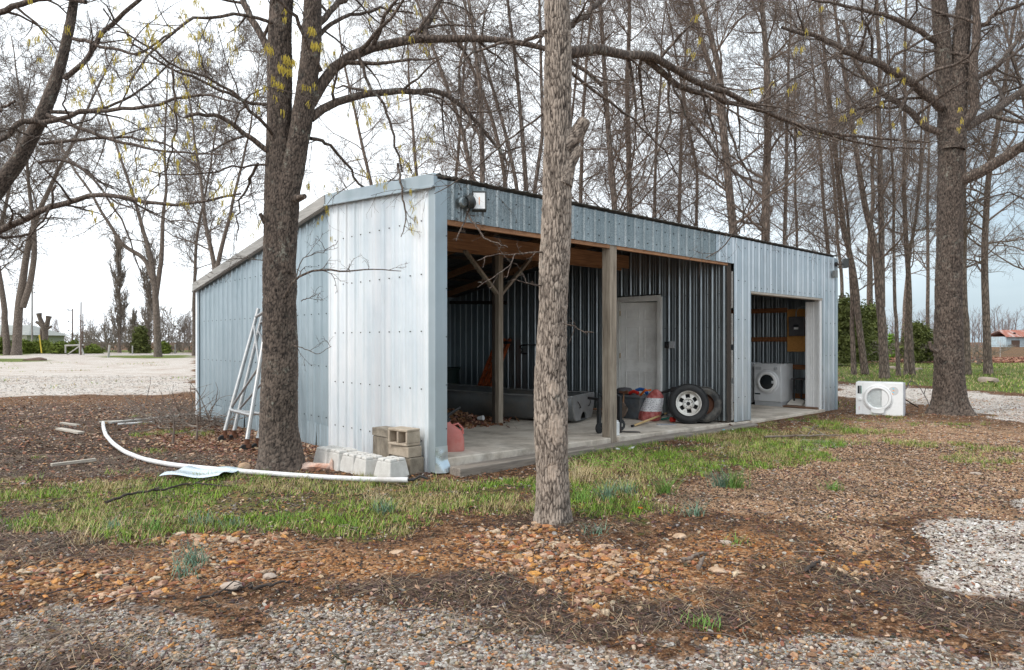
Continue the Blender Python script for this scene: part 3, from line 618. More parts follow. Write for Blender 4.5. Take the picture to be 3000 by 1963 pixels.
# corner trims
mb = MB(); mb.box(-.035, .0, -.03, .095, .02, H-.0); mb.box(-.034, .135, -.033, -.004, .30, H-.03)
mb.mat(1)
for z in (.5, 1.0, 1.55, 2.1, 2.7): mb.box(.115, .127, -.038, -.033, z, z+.012)
mb.build('corner_trim', ['trim_sheet', 'dark'], shed, bevel=.004)
vs = []; ny, nx = 10, 6          # dented foot of the trim, bent outwards
for j in range(ny+1):
    z = .015+.30*j/ny
    for i in range(nx+1):
        f = i/nx; fl = (1-j/ny)**1.5; x = -.034+.17*f+.05*fl*f; y = -.036-.05*fl*math.sin(f*PI)+.03*math.sin(f*9+j)*.3*(1-j/ny)
        if 3 <= j <= 6: y += .035*math.exp(-((f-.75)/.25)**2-((j-4.5)/1.6)**2)
        vs.append((x, y, z))
mb = MB(); mb.add(vs, [(j*(nx+1)+i, j*(nx+1)+i+1, (j+1)*(nx+1)+i+1, (j+1)*(nx+1)+i) for j in range(ny) for i in range(nx)])
mb.build('bent_flashing', 'flash', shed, smooth=40)
mb = MB(); mb.box(-.03, .01, 7.93, 8.02, .0, roof_z(7.98)-.04); mb.build('rear_corner_trim', 'white_sheet', shed, bevel=.004)
# fascia on the side: new metal in front, weathered board behind
def slope_bar(mb, y0, y1, x0, x1, dz0, dz1):
    mb.hexa([(x0, y0, roof_z(y0)+dz0), (x1, y0, roof_z(y0)+dz0), (x1, y1, roof_z(y1)+dz0), (x0, y1, roof_z(y1)+dz0), (x0, y0, roof_z(y0)+dz1), (x1, y0, roof_z(y0)+dz1), (x1, y1, roof_z(y1)+dz1), (x0, y1, roof_z(y1)+dz1)])
mb = MB(); slope_bar(mb, -.055, 2.50, -.075, -.037, -.125, .025); slope_bar(mb, -.055, 2.5, -.095, -.076, -.14, -.115); slope_bar(mb, -.03, 2.5, -.036, .14, .012, .026)
mb.build('fascia_trim', 'trim_sheet', shed, bevel=.004)
mb = MB(); slope_bar(mb, 2.503, 8.05, -.085, -.03, -.16, .02); slope_bar(mb, 2.503, 8.05, -.10, -.086, -.15, -.12); mb.build('fascia_board', 'wood_grey', shed, bevel=.004)
# roof sheets, ribs running with the slope; wavy front edge
def roof_part(name, x0, x1, mat):
    pr = profile(x0, x1, rib=.013); ys = [-.06, 2.51, 8.06]; vs = []
    for (d, o) in pr:
        for y in ys: vs.append((d, y, roof_z(y)+.022+o))
    mb = MB(); mb.add(vs, [(i*3+j, (i+1)*3+j, (i+1)*3+j+1, i*3+j+1) for i in range(len(pr)-1) for j in range(2)])
    o = mb.build(name, mat, shed, smooth=25); s_ = o.modifiers.new('thick', 'SOLIDIFY'); s_.thickness = .004; return o
roof_part('roof', -.02, 10.98, 'roof_sheet')
# front sheets
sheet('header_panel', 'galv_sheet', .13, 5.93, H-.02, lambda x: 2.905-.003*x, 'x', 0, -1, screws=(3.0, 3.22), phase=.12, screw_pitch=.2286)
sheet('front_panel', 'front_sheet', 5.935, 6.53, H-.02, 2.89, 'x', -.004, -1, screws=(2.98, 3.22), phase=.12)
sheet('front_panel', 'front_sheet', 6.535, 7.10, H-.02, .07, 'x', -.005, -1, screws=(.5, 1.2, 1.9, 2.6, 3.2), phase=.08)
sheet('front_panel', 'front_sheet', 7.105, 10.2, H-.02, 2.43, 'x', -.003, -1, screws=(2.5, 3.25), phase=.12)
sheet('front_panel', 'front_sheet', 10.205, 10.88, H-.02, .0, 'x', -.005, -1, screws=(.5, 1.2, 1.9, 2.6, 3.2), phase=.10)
mb = MB(); mb.box(10.86, 10.95, -.03, .06, 0, H-.03); mb.build('corner_trim', 'trim_sheet', shed, bevel=.004)
# rubbed black scuffs on the sheet over the doorway are dirt on the metal: thin streaks
# other walls
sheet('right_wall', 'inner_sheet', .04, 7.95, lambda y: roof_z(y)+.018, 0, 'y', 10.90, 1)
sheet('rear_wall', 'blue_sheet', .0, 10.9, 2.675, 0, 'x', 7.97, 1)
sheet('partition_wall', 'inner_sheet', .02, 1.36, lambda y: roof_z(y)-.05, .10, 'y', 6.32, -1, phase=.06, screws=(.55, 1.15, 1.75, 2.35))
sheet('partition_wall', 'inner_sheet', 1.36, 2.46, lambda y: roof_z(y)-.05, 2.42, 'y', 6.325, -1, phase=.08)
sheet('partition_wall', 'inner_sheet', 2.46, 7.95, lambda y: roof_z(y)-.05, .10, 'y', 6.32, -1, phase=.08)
# floor slab: falls gently to the right
def slab(name, x0, x1, y0, y1, parent=shed, mat='concrete'):
    mb = MB(); mb.hexa([(x0, y0, -.1), (x1, y0, -.1), (x1, y1, -.1), (x0, y1, -.1), (x0, y0, slab_z(x0)), (x1, y0, slab_z(x1)), (x1, y1, slab_z(x1)), (x0, y1, slab_z(x0))])
    return mb.build(name, mat, parent, bevel=.012)
slab('floor_slab', .06, 3.085, -.02, 7.9); slab('floor_slab', 3.265, 7.08, -.02, 7.9); slab('floor_slab', 7.09, 10.22, -.06, 7.9); slab('floor_slab', 3.09, 3.26, .17, 7.9)
mb = MB(); mb.box(10.24, 10.86, .03, 7.9, -.1, slab_z(9)-.01); mb.build('floor_slab', 'concrete', shed)
# posts and framing
def post(x0, x1, y0, y1, z0, z1, mat='wood_post', name='post'): mb = MB(); mb.box(x0, x1, y0, y1, z0, z1); return mb.build(name, mat, shed, bevel=.006)
post(3.10, 3.255, 0.012, .16, -.05, 3.28)
post(2.88, 2.98, 2.18, 2.28, .12, 2.93); post(2.875, 2.985, 2.29, 2.35, .12, 2.93, 'wood_dark')
post(6.36, 6.50, .03, .19, -.02, 3.25, 'wood_dark')
post(.02, .13, .03, .17, 0, 3.28, 'wood_dark')
mb = MB(); mb.box(.05, 6.30, 2.32, 2.37, 2.93, 3.20); mb.build('beam', 'wood_beam', shed, bevel=.004)
mb = MB(); mb.box(.05, 6.30, 2.14, 2.18, 2.955, 3.205); mb.build('beam', 'wood_beam', shed, bevel=.004)
for a, b in (((2.20, 2.23, 2.95), (2.90, 2.23, 2.28)), ((3.66, 2.23, 2.95), (2.96, 2.23, 2.28))):
    mb = MB(); mb.bar(a, b, .04, .085, (0, 1, 0)); mb.build('brace', 'wood_post', shed, bevel=.003)
for a_, b_ in ((.13, 3.098), (3.257, 6.355)):
    mb = MB(); mb.box(a_, b_, .012, .05, 2.845, 2.98); mb.build('header_board', 'wood_beam', shed, bevel=.003)
x = .75
while x < 10.9:      # rafters, front and rear slope
    mb = MB()
    for y0, y1 in ((.06, 2.49), (2.5, 7.9)):
        mb.hexa([(x-.02, y0, roof_z(y0)-.17), (x+.02, y0, roof_z(y0)-.17), (x+.02, y1, roof_z(y1)-.17), (x-.02, y1, roof_z(y1)-.17), (x-.02, y0, roof_z(y0)-.035), (x+.02, y0, roof_z(y0)-.035), (x+.02, y1, roof_z(y1)-.035), (x-.02, y1, roof_z(y1)-.035)])
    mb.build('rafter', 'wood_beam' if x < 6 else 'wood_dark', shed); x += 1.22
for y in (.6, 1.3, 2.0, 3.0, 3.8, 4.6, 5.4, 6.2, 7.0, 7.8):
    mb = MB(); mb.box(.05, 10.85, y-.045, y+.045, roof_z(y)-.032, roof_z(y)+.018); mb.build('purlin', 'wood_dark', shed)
mb = MB(); mb.box(.06, .10, 2.4, 7.9, 1.05, 1.14); mb.box(.06, .10, 2.4, 7.9, 2.1, 2.19); mb.build('girt', 'wood_dark', shed)
mb = MB(); mb.bar((6.25, 7.9, 2.52), (6.25, 5.7, 2.42), .04, .08); mb.build('girt', 'wood_dark', shed)
# blocking between the sheet and post on the right of the bay
for z0, z1 in ((.1, .75), (.85, 1.35), (1.45, 2.0), (2.1, 2.75)):
    mb = MB(); mb.box(6.505, 6.53, .01, .08, z0, z1); mb.build('blocking', 'wood_grey', shed, bevel=.003)
# doorway of the utility room
mb = MB(); mb.box(10.10, 10.20, .0, .035, slab_z(9), 2.40); mb.box(10.16, 10.20, .035, .14, slab_z(9), 2.40)
mb.build('door_jamb', 'bright_white', shed, bevel=.004)
sheet('jamb_cover', 'bright_white', .02, .34, 2.36, slab_z(9)+.004, 'y', 10.155, -1, phase=.06, rib=.008)
mb = MB(); mb.box(7.09, 10.19, -.016, .13, 2.385, 2.425); mb.build('door_head', 'wood_pale', shed, bevel=.003)
mb = MB(); mb.box(7.075, 7.115, -.02, .12, .06, 2.42); mb.build('door_jamb', 'blue_sheet', shed, bevel=.003)
for z, y0, y1 in ((2.18, 1.08, 5.5), (1.50, 1.08, 5.5), (.86, .2, 5.5), (.20, .2, 5.5)):
    mb = MB(); mb.box(10.855, 10.89, y0, y1, z, z+.11); mb.build('girt', 'wood_girt', shed, bevel=.003)
# door from the bay into the utility room, opening inward
mb = MB(); zt = 2.36
for (y0, y1) in ((1.38, 1.455), (2.365, 2.44)): mb.box(6.275, 6.36, y0, y1, .11, zt)
mb.box(6.275, 6.36, 1.455, 2.365, 2.285, zt)
mb.box(6.262, 6.2745, 1.36, 1.42, .11, zt+.03); mb.box(6.262, 6.2745, 2.40, 2.46, .11, zt+.03); mb.box(6.262, 6.2745, 1.42, 2.40, zt-.03, zt+.03)
mb.build('door_frame', 'jamb', shed, bevel=.003)
DW, DH, DT = .90, 2.16, .045
mb = MB(); mb.box(0, DW, 0, DT, 0, DH)
def panel_ring(mb, x0, x1, z0, z1):
    for (a, b, c, d) in ((x0, x1, z0, z0+.018), (x0, x1, z1-.018, z1), (x0, x0+.018, z0+.018, z1-.018), (x1-.018, x1, z0+.018, z1-.018)): mb.box(a, b, -.022, 0, c, d)
    mb.box(x0+.045, x1-.045, -.018, 0, z0+.045, z1-.045)
for x0 in (.115, .50):
    for z0, z1 in ((.22, .80), (.98, 1.68), (1.82, 2.04)): panel_ring(mb, x0, x0+.285, z0, z1)
dr = mb.build('door', 'door', shed, bevel=.003)
dr.location = (6.30, 2.355, .118); dr.rotation_euler = (0, 0, R(-90+17)); tag(dr, 'six panel white door standing ajar')
# knob and hinges
mb = MB(); mb.lathe([(0, -.065), (.018, -.063), (.027, -.05), (.027, -.04), (.012, -.03), (.012, -.004), (.03, -.004), (.03, 0), (0, 0)], 16, TR(DW-.07, 0, .95) @ RX(R(-90)) @ Matrix.Scale(-1, 4, (0, 0, 1)) if False else TR(DW-.07, 0, .95) @ RX(R(-90)))
mb.build('handle', 'brass', dr, smooth=40)
for z in (.2, 1.05, 1.9):
    mb = MB(); mb.box(-.03, .0, -.012, .004, z, z+.10); mb.tube([(-.006, -.014, z), (-.006, -.014, z+.10)], .008, 8); mb.build('hinge', 'brass', dr)

# ------------------------------------------------------------------ fittings on the shed
def at_shed(name, s, y, z, label, cat, rz=0, group=None): return empty(name, W(s, y, z), TH+rz, label, cat, group)
fl = at_shed('floodlight', .47, -.03, 3.14, 'black floodlight with pale square glass under the roof edge at the left of the front', 'floodlight')
mb = MB(); mb.lathe([(0, 0), (.062, 0), (.062, .03), (.045, .05), (0, .05)], 20, TR(-.12, 0, -.02) @ RX(R(90))); mb.build('mount_cap', 'galv_sheet', fl, smooth=40)
mb = MB(); mb.lathe([(0, 0), (.075, .0), (.085, .05), (.06, .085), (0, .09)], 20, TR(-.07, -.04, -.02) @ RY(R(70)) @ RX(R(20))); mb.build('bracket', 'lamp_body', fl, smooth=40)
fm = TR(.06, -.10, .01) @ RZ(R(-38)) @ RX(R(-8))
mb = MB(); mb.box(-.085, .085, 0, .07, -.115, .115, fm)
for a, b, c, d in ((-.085, -.068, -.115, .115), (.068, .085, -.115, .115), (-.068, .068, .098, .115), (-.068, .068, -.115, -.098)): mb.box(a, b, -.014, 0, c, d, fm)
mb.build('housing', 'lamp_body', fl, bevel=.004)
mb = MB(); mb.box(-.067, .067, -.008, -.001, -.097, .097, fm); mb.build('glass', 'lamp_glass', fl)
mb = MB(); mb.tube([tuple(fm @ Vector((0, -.010, -.05))), tuple(fm @ Vector((0, -.010, .04)))], .004, 6); mb.build('bulb', 'sticker_orange', fl)
f2 = at_shed('floodlight', 10.80, -.05, 3.23, 'small dark floodlight on a short arm at the right end of the roof', 'floodlight')
mb = MB(); mb.tube([(0, 0, -.03), (.02, -.08, -.03), (.16, -.10, -.02)], .012, 8); mb.lathe([(0, 0), (.05, 0), (.05, .03), (0, .03)], 16, TR(0, .01, -.03) @ RX(R(90))); mb.build('arm', 'black_metal', f2, smooth=40)
f2m = TR(.22, -.11, .0) @ RZ(R(35))
mb = MB(); mb.box(-.085, .085, -.05, .05, -.10, .10, f2m); mb.box(-.10, .10, -.062, -.05, .085, .115, f2m); mb.build('housing', 'lamp_body', f2, bevel=.006)
mb = MB(); mb.box(-.07, .07, -.056, -.0505, -.08, .08, f2m); mb.build('glass', 'dark', f2)
jb = at_shed('junction_box', 10.70, -.035, 2.98, 'weathered grey electrical junction box below the right hand floodlight', 'electrical box')
mb = MB(); mb.box(-.06, .06, -.06, .0, -.075, .075); mb.build('box_body', 'box_grey', jb, bevel=.006); mb = MB(); mb.box(-.065, .065, -.072, -.061, -.08, .08); mb.tube([(.065, -.04, -.05), (.10, -.03, -.06), (.12, 0, -.03)], .008, 6); mb.build('cover', 'box_grey', jb, bevel=.004)
# plywood with breaker panel
pb = at_shed('plywood_board', 10.84, .76, 1.27, 'orange brown sheet of plywood fixed inside the right wall of the doorway room', 'board')
mb = MB(); mb.box(-.006, .008, -.46, .31, 0, .98); o = mb.build('board', 'osb', pb, bevel=.002)
ep = at_shed('breaker_panel', 10.825, .80, 1.64, 'grey electrical breaker panel mounted on the plywood', 'breaker panel')
mb = MB(); mb.box(-.10, .0, -.17, .17, 0, .42); mb.build('panel_box', 'panel_grey', ep, bevel=.004)
mb = MB(); mb.box(-.112, -.1005, -.175, .175, -.01, .43); mb.box(-.118, -.1125, -.13, .13, .10, .34); mb.build('panel_door', 'panel_grey', ep, bevel=.004)
mb = MB(); mb.box(-.121, -.1185, -.06, .06, .20, .25); mb.mat(1); mb.box(-.121, -.1185, -.05, .05, .14, .19); mb.build('breakers', ['label_black', 'label_white'], ep)
mb = MB(); mb.tube([(-.05, .03, .43), (-.05, .03, .55), (-.05, -.01, .62), (-.05, -.10, .655), (-.04, -.34, .66)], .012, 8); mb.build('cable', 'enamel_grey', ep, smooth=60)
cd = at_shed('conduit_pipe', 10.78, .40, 0, 'grey steel conduit pipe running up beside the doorway', 'pipe')
mb = MB(); mb.tube([(0, 0, .06), (0, 0, 2.16), (.0, .02, 2.24), (.02, .07, 2.31)], .024, 12); mb.build('pipe', 'alu', cd, smooth=50)
lb = at_shed('lock_box', 6.275, 1.22, 1.44, 'small black switch with a clear cover on the partition beside the door', 'switch')
mb = MB(); mb.box(-.03, .0, -.045, .045, -.06, .06); mb.tube([(-.03, 0, 0), (-.06, -.05, -.05)], .014, 8); mb.build('switch_body', 'black_metal', lb, bevel=.006)
mb = MB(); mb.box(-.018, .002, -.16, -.05, -.06, .07); mb.build('cover', 'enamel_grey', lb, bevel=.003)
# timber curb laid along the slab
for i, (s0, s1) in enumerate(((.12, 2.4), (2.41, 4.75), (4.76, 6.85))):
    e = at_shed('timber_edging', (s0+s1)/2, -.20, 0, ['weathered landscape timber in front of the slab, next to the bent corner flashing', 'weathered landscape timber in front of the slab, below the big wooden post', 'weathered landscape timber in front of the slab, below the truck wheel'][i], 'timber', rz=R(-.4+.3*i), group='timbers along the slab edge')
    h = (s1-s0)/2; z1 = [.085, .065, .04][i]; mb = MB(); mb.prism([(-.10, -.1), (.10, -.1), (.10, z1-.012), (.085, z1), (-.085, z1), (-.10, z1-.012)], -h, h, RZ(R(90)) @ RX(R(90)) if False else Matrix(((0, 0, 1, 0), (1, 0, 0, 0), (0, 1, 0, 0), (0, 0, 0, 1))))
    o = mb.build('timber', 'timber', e, bevel=.01)
# scuffs on the front sheet
sf = random.Random(5)
# ------------------------------------------------------------------ trees
def resample(P, K):
    P = np.array(P, float); t_ = np.concatenate([[0], np.cumsum(np.linalg.norm(np.diff(P, axis=0), axis=1))]); u = np.linspace(0, t_[-1], K)
    return np.stack([np.interp(u, t_, P[:, k]) for k in range(P.shape[1])], 1)
def smooth(P, it=1):
    for _ in range(it): P[1:-1] = (P[:-2]+2*P[1:-1]+P[2:])/4
    return P
def tubes(P, Rr, S):
    """P (N,K,3), Rr (N,K) -> verts, quads"""
    N, K = Rr.shape; T = np.empty_like(P); T[:, 1:-1] = P[:, 2:]-P[:, :-2]; T[:, 0] = P[:, 1]-P[:, 0]; T[:, -1] = P[:, -1]-P[:, -2]
    T /= np.linalg.norm(T, axis=-1, keepdims=True)+1e-9
    D0 = P[:, -1]-P[:, 0]; ref = np.where(np.abs(D0[:, 2:3]) < .8*np.linalg.norm(D0, axis=1, keepdims=True), np.array([[0, 0, 1.]]), np.array([[1., 0, 0]]))[:, None]
    A = ref-T*np.sum(T*ref, -1, keepdims=True); A /= np.linalg.norm(A, axis=-1, keepdims=True)+1e-9; B = np.cross(T, A)
    an = np.arange(S)*2*PI/S; V = P[:, :, None]+(A[:, :, None]*np.cos(an)[None, None, :, None]+B[:, :, None]*np.sin(an)[None, None, :, None])*Rr[:, :, None, None]
    idx = np.arange(N*K*S).reshape(N, K, S); nx = np.roll(idx, -1, 2)
    F = np.stack([idx[:, :-1], nx[:, :-1], nx[:, 1:], idx[:, 1:]], -1).reshape(-1, 4); return V.reshape(-1, 3), F
twig_litter('twig_litter', 5200, 2.5, 14, .05, .38, .0032, [(.10, .065, .045), (.17, .12, .085), (.06, .04, .03), (.28, .22, .17)], 'fine fallen twigs scattered over the whole yard')
class Crown:
    def __init__(s, seed): s.rs = np.random.RandomState(seed); s.V = []; s.F = []; s.n = 0; s.tips = []
    def put(s, P, Rr, S):
        v, f = tubes(P, Rr, S); s.V.append(v); s.F.append(f+s.n); s.n += len(v)
    def spawn(s, P, Rr, cnt, length, ang, K, wig, up, S, rmin=.003, t0=.15, rscale=.55, taper=.25, flat=1.0, lenfall=.45, outw=None, keep=None):
        """children along parents; returns (P, R)"""
        r_ = s.rs; N, Kp = Rr.shape
        par = np.repeat(np.arange(N), cnt); n = len(par); t_ = t0+(1-t0)*((np.tile(np.arange(cnt), N)+r_.rand(n))/cnt); t_ = np.clip(t_, 0, .995)
        x = t_*(Kp-1); i0 = x.astype(int); f = (x-i0)[:, None]; a, b = P[par, i0], P[par, i0+1]; base = a*(1-f)+b*f; tan = b-a; tan /= np.linalg.norm(tan, axis=1, keepdims=True)+1e-9
        rad = (Rr[par, i0]*(1-f[:, 0])+Rr[par, i0+1]*f[:, 0])
        rnd = r_.randn(n, 3); rnd[:, 2] *= flat; perp = rnd-tan*np.sum(rnd*tan, 1, keepdims=True); perp /= np.linalg.norm(perp, axis=1, keepdims=True)+1e-9
        an = ang*(.65+.7*r_.rand(n))[:, None]; d = tan*np.cos(an)+perp*np.sin(an)
        Ln = length*(.45+.9*r_.rand(n))*(1-lenfall*t_)
        plen = np.linalg.norm(P[:, -1]-P[:, 0], axis=1)[par]; Ln = np.minimum(Ln, plen*.95)
        if keep is not None: m = keep(base); par, base, d, Ln, rad = par[m], base[m], d[m], Ln[m], rad[m]; n = len(base)
        if n == 0: return np.zeros((0, K, 3)), np.zeros((0, K))
        Q = np.empty((n, K, 3)); Q[:, 0] = base; step = (Ln/(K-1))[:, None]
        for k in range(1, K):
            d = d+r_.randn(n, 3)*wig+np.array((0, 0, up)); d /= np.linalg.norm(d, axis=1, keepdims=True); Q[:, k] = Q[:, k-1]+d*step
        r0 = np.maximum(rmin, np.minimum(rad*rscale, Ln*.022+rmin)); Rn = r0[:, None]*np.linspace(1, taper, K)[None]; Rn = np.maximum(Rn, rmin*.6)
        s.put(Q, Rn, S); return Q, Rn
    def mesh(s, name, parent, mat, label=None):
        V = np.concatenate(s.V); F = np.concatenate(s.F); return link_mesh(name, np_mesh(name, V, F, 4, True), parent, [mat])
def bark_trunk(name, stems, parent, mat, seed, S=96, dz=.014, depth=.012, cellw=.035, cellh=.10, flare=.0, flare_h=.35, lobes=5, zmax=None):
    """displaced bark surface; stems = list of (points, radii)"""
    rsb = np.random.RandomState(seed); Vs, Fs, Bs = [], [], []; n0 = 0
    for si, (P, r) in enumerate(stems):
        Ln = np.linalg.norm(np.diff(np.array(P), axis=0), axis=1).sum(); K = max(12, int(Ln/dz)); C = resample(np.concatenate([np.array(P), np.array(r)[:, None]], 1), K); smooth(C, 12 if K > 60 else 3)
        ctr, rad = C[:, :3], C[:, 3]
        T = np.gradient(ctr, axis=0); T /= np.linalg.norm(T, axis=1, keepdims=True); ref = np.array((0, 1., 0)); A = np.cross(T, ref); A /= np.linalg.norm(A, axis=1, keepdims=True); B = np.cross(T, A)
        h = np.linspace(0, Ln, K)[:, None]; th = (np.arange(S)*2*PI/S)[None]; rm = float(np.median(rad))
        ncol = max(6, int(round(2*PI*rm/cellw))); u = th/(2*PI)*ncol+0*h; wv = .35*np.sin(h*7+si)+.25*np.sin(h*17.3); qx, qy = np.cos(th)*rm*9+0*h, np.sin(th)*rm*9+h*9; uu = u+wv+(vnoise(qx, qy, 1.5, seed+3, 3)-.5)*.9; v = h/cellh+0*th+(vnoise(qx, qy, 2.0, seed+4, 3)-.5)*1.2
        F1 = np.full(u.shape, 9.); F2 = np.full(u.shape, 9.); iu, iv = np.floor(uu).astype(int), np.floor(v).astype(int); TJ = rsb.rand(ncol, 4096, 2)
        for di in (-1, 0, 1):
            for dj in (-1, 0, 1):
                cu, cv = iu+di, iv+dj; j = TJ[cu % ncol, cv % 4096]; dd = np.hypot(cu+j[..., 0]-uu, (cv+j[..., 1]-v)*1.0); nf2 = np.minimum(F2, np.maximum(F1, dd)); F1 = np.minimum(F1, dd); F2 = nf2
        hgt = np.clip((F2-F1)*2.8, 0, 1)**.8
        ux = (np.cos(th)*rm*40+0*h); uy = (np.sin(th)*rm*40+h*22)
        fine = vnoise(ux+uy*.0, uy, 1.0, seed+7, 3); hgt = np.clip(hgt*.8+(fine-.5)*.9+.08, 0, 1)
        lump = (vnoise(np.cos(th)*rm*6+3*si+0*h, np.sin(th)*rm*6+h*3, 1.0, seed+9, 2)-.5)*rm*.16
        fl = np.exp(-h/flare_h)*flare if si == 0 else 0*h
        R_ = rad[:, None]*(1+fl*(1+.38*np.cos(th*lobes+seed)+.15*np.cos(th*2+1)))+lump+depth*(hgt-.5)*min(1, rm/.1)
        V = ctr[:, None]+A[:, None]*(np.cos(th)*R_)[..., None]+B[:, None]*(np.sin(th)*R_)[..., None]
        idx = np.arange(K*S).reshape(K, S)+n0; nx = np.roll(idx, -1, 1); Vs.append(V.reshape(-1, 3)); Fs.append(np.stack([idx[:-1], idx[1:], nx[1:], nx[:-1]], -1).reshape(-1, 4)); Bs.append(hgt.ravel()); n0 += K*S
    me = np_mesh(name, np.concatenate(Vs), np.concatenate(Fs), 4, True); add_attr(me, 'bark', np.concatenate(Bs)); return link_mesh(name, me, parent, [mat])
def ppath(pts, Y0, Y1=None, s=1.0):
    Y1 = Y0 if Y1 is None else Y1; n = len(pts); return [D(x*s, y*s, Y0+(Y1-Y0)*i/max(1, n-1)) for i, (x, y) in enumerate(pts)]
OV = 1.2605
def limb(cr, pts, Y0, Y1, r0, r1, s=OV, K=16, wig=.012):
    P = smooth(resample(ppath(pts, Y0, Y1, s), K), 1); P[1:-1] += cr.rs.randn(K-2, 3)*wig; Rr = np.linspace(r0, r1, K); cr.put(P[None], Rr[None], 12 if r0 > .03 else 8); return P, Rr
def dress(cr, limbs, c1=7, c2=5, c3=4, L1=1.5, L2=.7, L3=.3, up=.03, keep=None, rmin=.0022, wig=.22, flat=.8):
    for P, Rr in limbs:
        Ln = np.linalg.norm(np.diff(P, axis=0), axis=1).sum(); n1 = max(3, int(c1*Ln/2))
        a, ra = cr.spawn(P[None], Rr[None], n1, min(L1, Ln*.6), .95, 7, wig, up, 6, rmin*1.6, .12, .5, keep=keep, flat=flat)
        if len(a) == 0: continue
        b, rb = cr.spawn(a, ra, c2, L2, .85, 5, wig*1.2, up, 4, rmin, .2, .6, keep=keep)
        if len(b): c, rc = cr.spawn(b, rb, c3, L3, .8, 4, wig*1.3, up, 3, rmin*.75, .25, .7); cr.tips.append(c[:, -1]); cr.tips.append(b[:, -1])
def catkins(cr, parent, n, sel, seed, name='catkins'):
    T = np.concatenate(cr.tips); T = T[sel(T)]; r_ = np.random.RandomState(seed); T = T[r_.permutation(len(T))[:n]]
    if len(T) == 0: return
    m = 7; B = np.repeat(T, m, 0)+r_.randn(len(T)*m, 3)*.012; k = len(B); Ln = .03+.05*r_.rand(k); d = np.stack([r_.randn(k)*.25, r_.randn(k)*.25, -np.ones(k)], 1)
    P = np.stack([B, B+d*Ln[:, None]*.5, B+d*Ln[:, None]*np.array((.8, .8, 1))], 1); v, f = tubes(P, np.full((k, 3), .0028), 3)
    return tag(link_mesh(name, np_mesh(name, v, f, 4, False), parent, ['catkin']), kind='stuff')

# --- A. oak with two stems, in front of the side wall
Y1 = 8.02
tA = empty('oak_tree', D(822, 1375, Y1), 0, 'large twin stemmed dark oak in front of the side wall, with yellow catkins', 'tree')
org = Vector(tA.location)
def local(o, root): o.location = -root.location; return o
k_ = Y1/2000
sA = [(ppath([(824, 1392), (822, 1340), (817, 1260), (820, 1000), (818, 760), (822, 600), (818, 480), (819, 315), (819, 126), (825, 0), (830, -250), (850, -700)], Y1), [.255, .235, .212, .19, .182, .18, .15, .140, .132, .125, .11, .08]),
      (ppath([(836, 800), (838, 700), (846, 560), (874, 416), (901, 252), (913, 126), (916, 0), (925, -250), (960, -600)], Y1-.06), [.10, .125, .125, .118, .112, .106, .10, .09, .06])]
local(bark_trunk('trunk', sA, tA, 'bark_dark', 3, S=110, flare=.28, flare_h=.20, cellw=.024, cellh=.05, depth=.014, lobes=4), tA)
cA = Crown(101); ls = []
ls.append(limb(cA, [(722, 240), (742, 192), (788, 135), (850, 110), (930, 95), (1050, 88), (1150, 90), (1250, 103), (1330, 140), (1400, 200)], 8.0, 8.7, .068, .022, wig=.008))
ls.append(limb(cA, [(722, 275), (760, 247), (820, 222), (880, 212), (960, 213), (1040, 209), (1085, 262), (1130, 300), (1180, 380)], 8.0, 9.0, .052, .018, wig=.008))
ls.append(limb(cA, [(642, 368), (610, 343), (560, 300), (520, 275), (480, 265), (430, 272)], 8.0, 7.4, .036, .016))
ls.append(limb(cA, [(655, 335), (620, 300), (590, 262), (540, 212), (470, 180), (400, 152), (330, 95), (270, 72)], 8.0, 6.6, .022, .008))
ls.append(limb(cA, [(645, 383), (560, 385), (480, 402), (400, 408), (330, 392)], 8.0, 7.2, .014, .006))
ls.append(limb(cA, [(640, 145), (610, 90), (580, 40), (560, -20), (530, -120)], 8.0, 8.3, .045, .03))
ls.append(limb(cA, [(722, 322), (760, 330), (810, 388), (850, 440), (900, 455)], 8.0, 9.2, .022, .01))
ls.append(limb(cA, [(640, 250), (560, 235), (480, 190), (400, 165), (300, 90), (240, 20)], 8.0, 7.0, .02, .008))
ls.append(limb(cA, [(660, 60), (560, 30), (450, 40), (360, 110), (300, 190)], 8.0, 6.8, .022, .008))
ls.append(limb(cA, [(720, 100), (780, 50), (860, 20), (960, 30)], 8.0, 8.8, .03, .01))
ls.append(limb(cA, [(735, 60), (820, -20), (900, -60)], 8.0, 8.8, .04, .02))
ls.append(limb(cA, [(600, 380), (575, 430), (555, 470), (550, 560)], 7.9, 8.6, .018, .006))
ls.append(limb(cA, [(400, 155), (410, 280), (395, 380), (330, 480)], 7.2, 7.6, .014, .005))
ls.append(limb(cA, [(745, 165), (700, 60), (640, -10), (560, -70)], 8.0, 7.2, .03, .01))
ls.append(limb(cA, [(830, 115), (850, 190), (890, 240), (920, 330), (935, 400)], 8.05, 8.2, .02, .012))
ls.append(limb(cA, [(980, 92), (1000, 40), (1040, -20), (1060, -80)], 8.3, 8.8, .035, .02))
ls.append(limb(cA, [(1090, 88), (1060, 180), (1100, 300), (1092, 420)], 8.4, 8.3, .018, .01))
dress(cA, ls, 6.5, 4, 4, 1.25, .55, .24, .0, wig=.2)
low = []
low.append(limb(cA, [(660, 690), (690, 642), (740, 625), (800, 632), (860, 625), (932, 630)], 7.85, 7.4, .016, .004, wig=.006))
low.append(limb(cA, [(690, 640), (700, 600), (760, 580), (785, 560)], 7.8, 7.5, .006, .003, wig=.006))
low.append(limb(cA, [(925, 380), (935, 450), (946, 500), (932, 550)], 8.2, 7.7, .016, .005, wig=.01))
low.append(limb(cA, [(1092, 415), (1090, 490), (1072, 530), (1060, 560)], 8.3, 7.5, .016, .006, wig=.008))
low.append(limb(cA, [(1090, 500), (1125, 555), (1180, 575)], 7.9, 7.2, .012, .005, wig=.008))
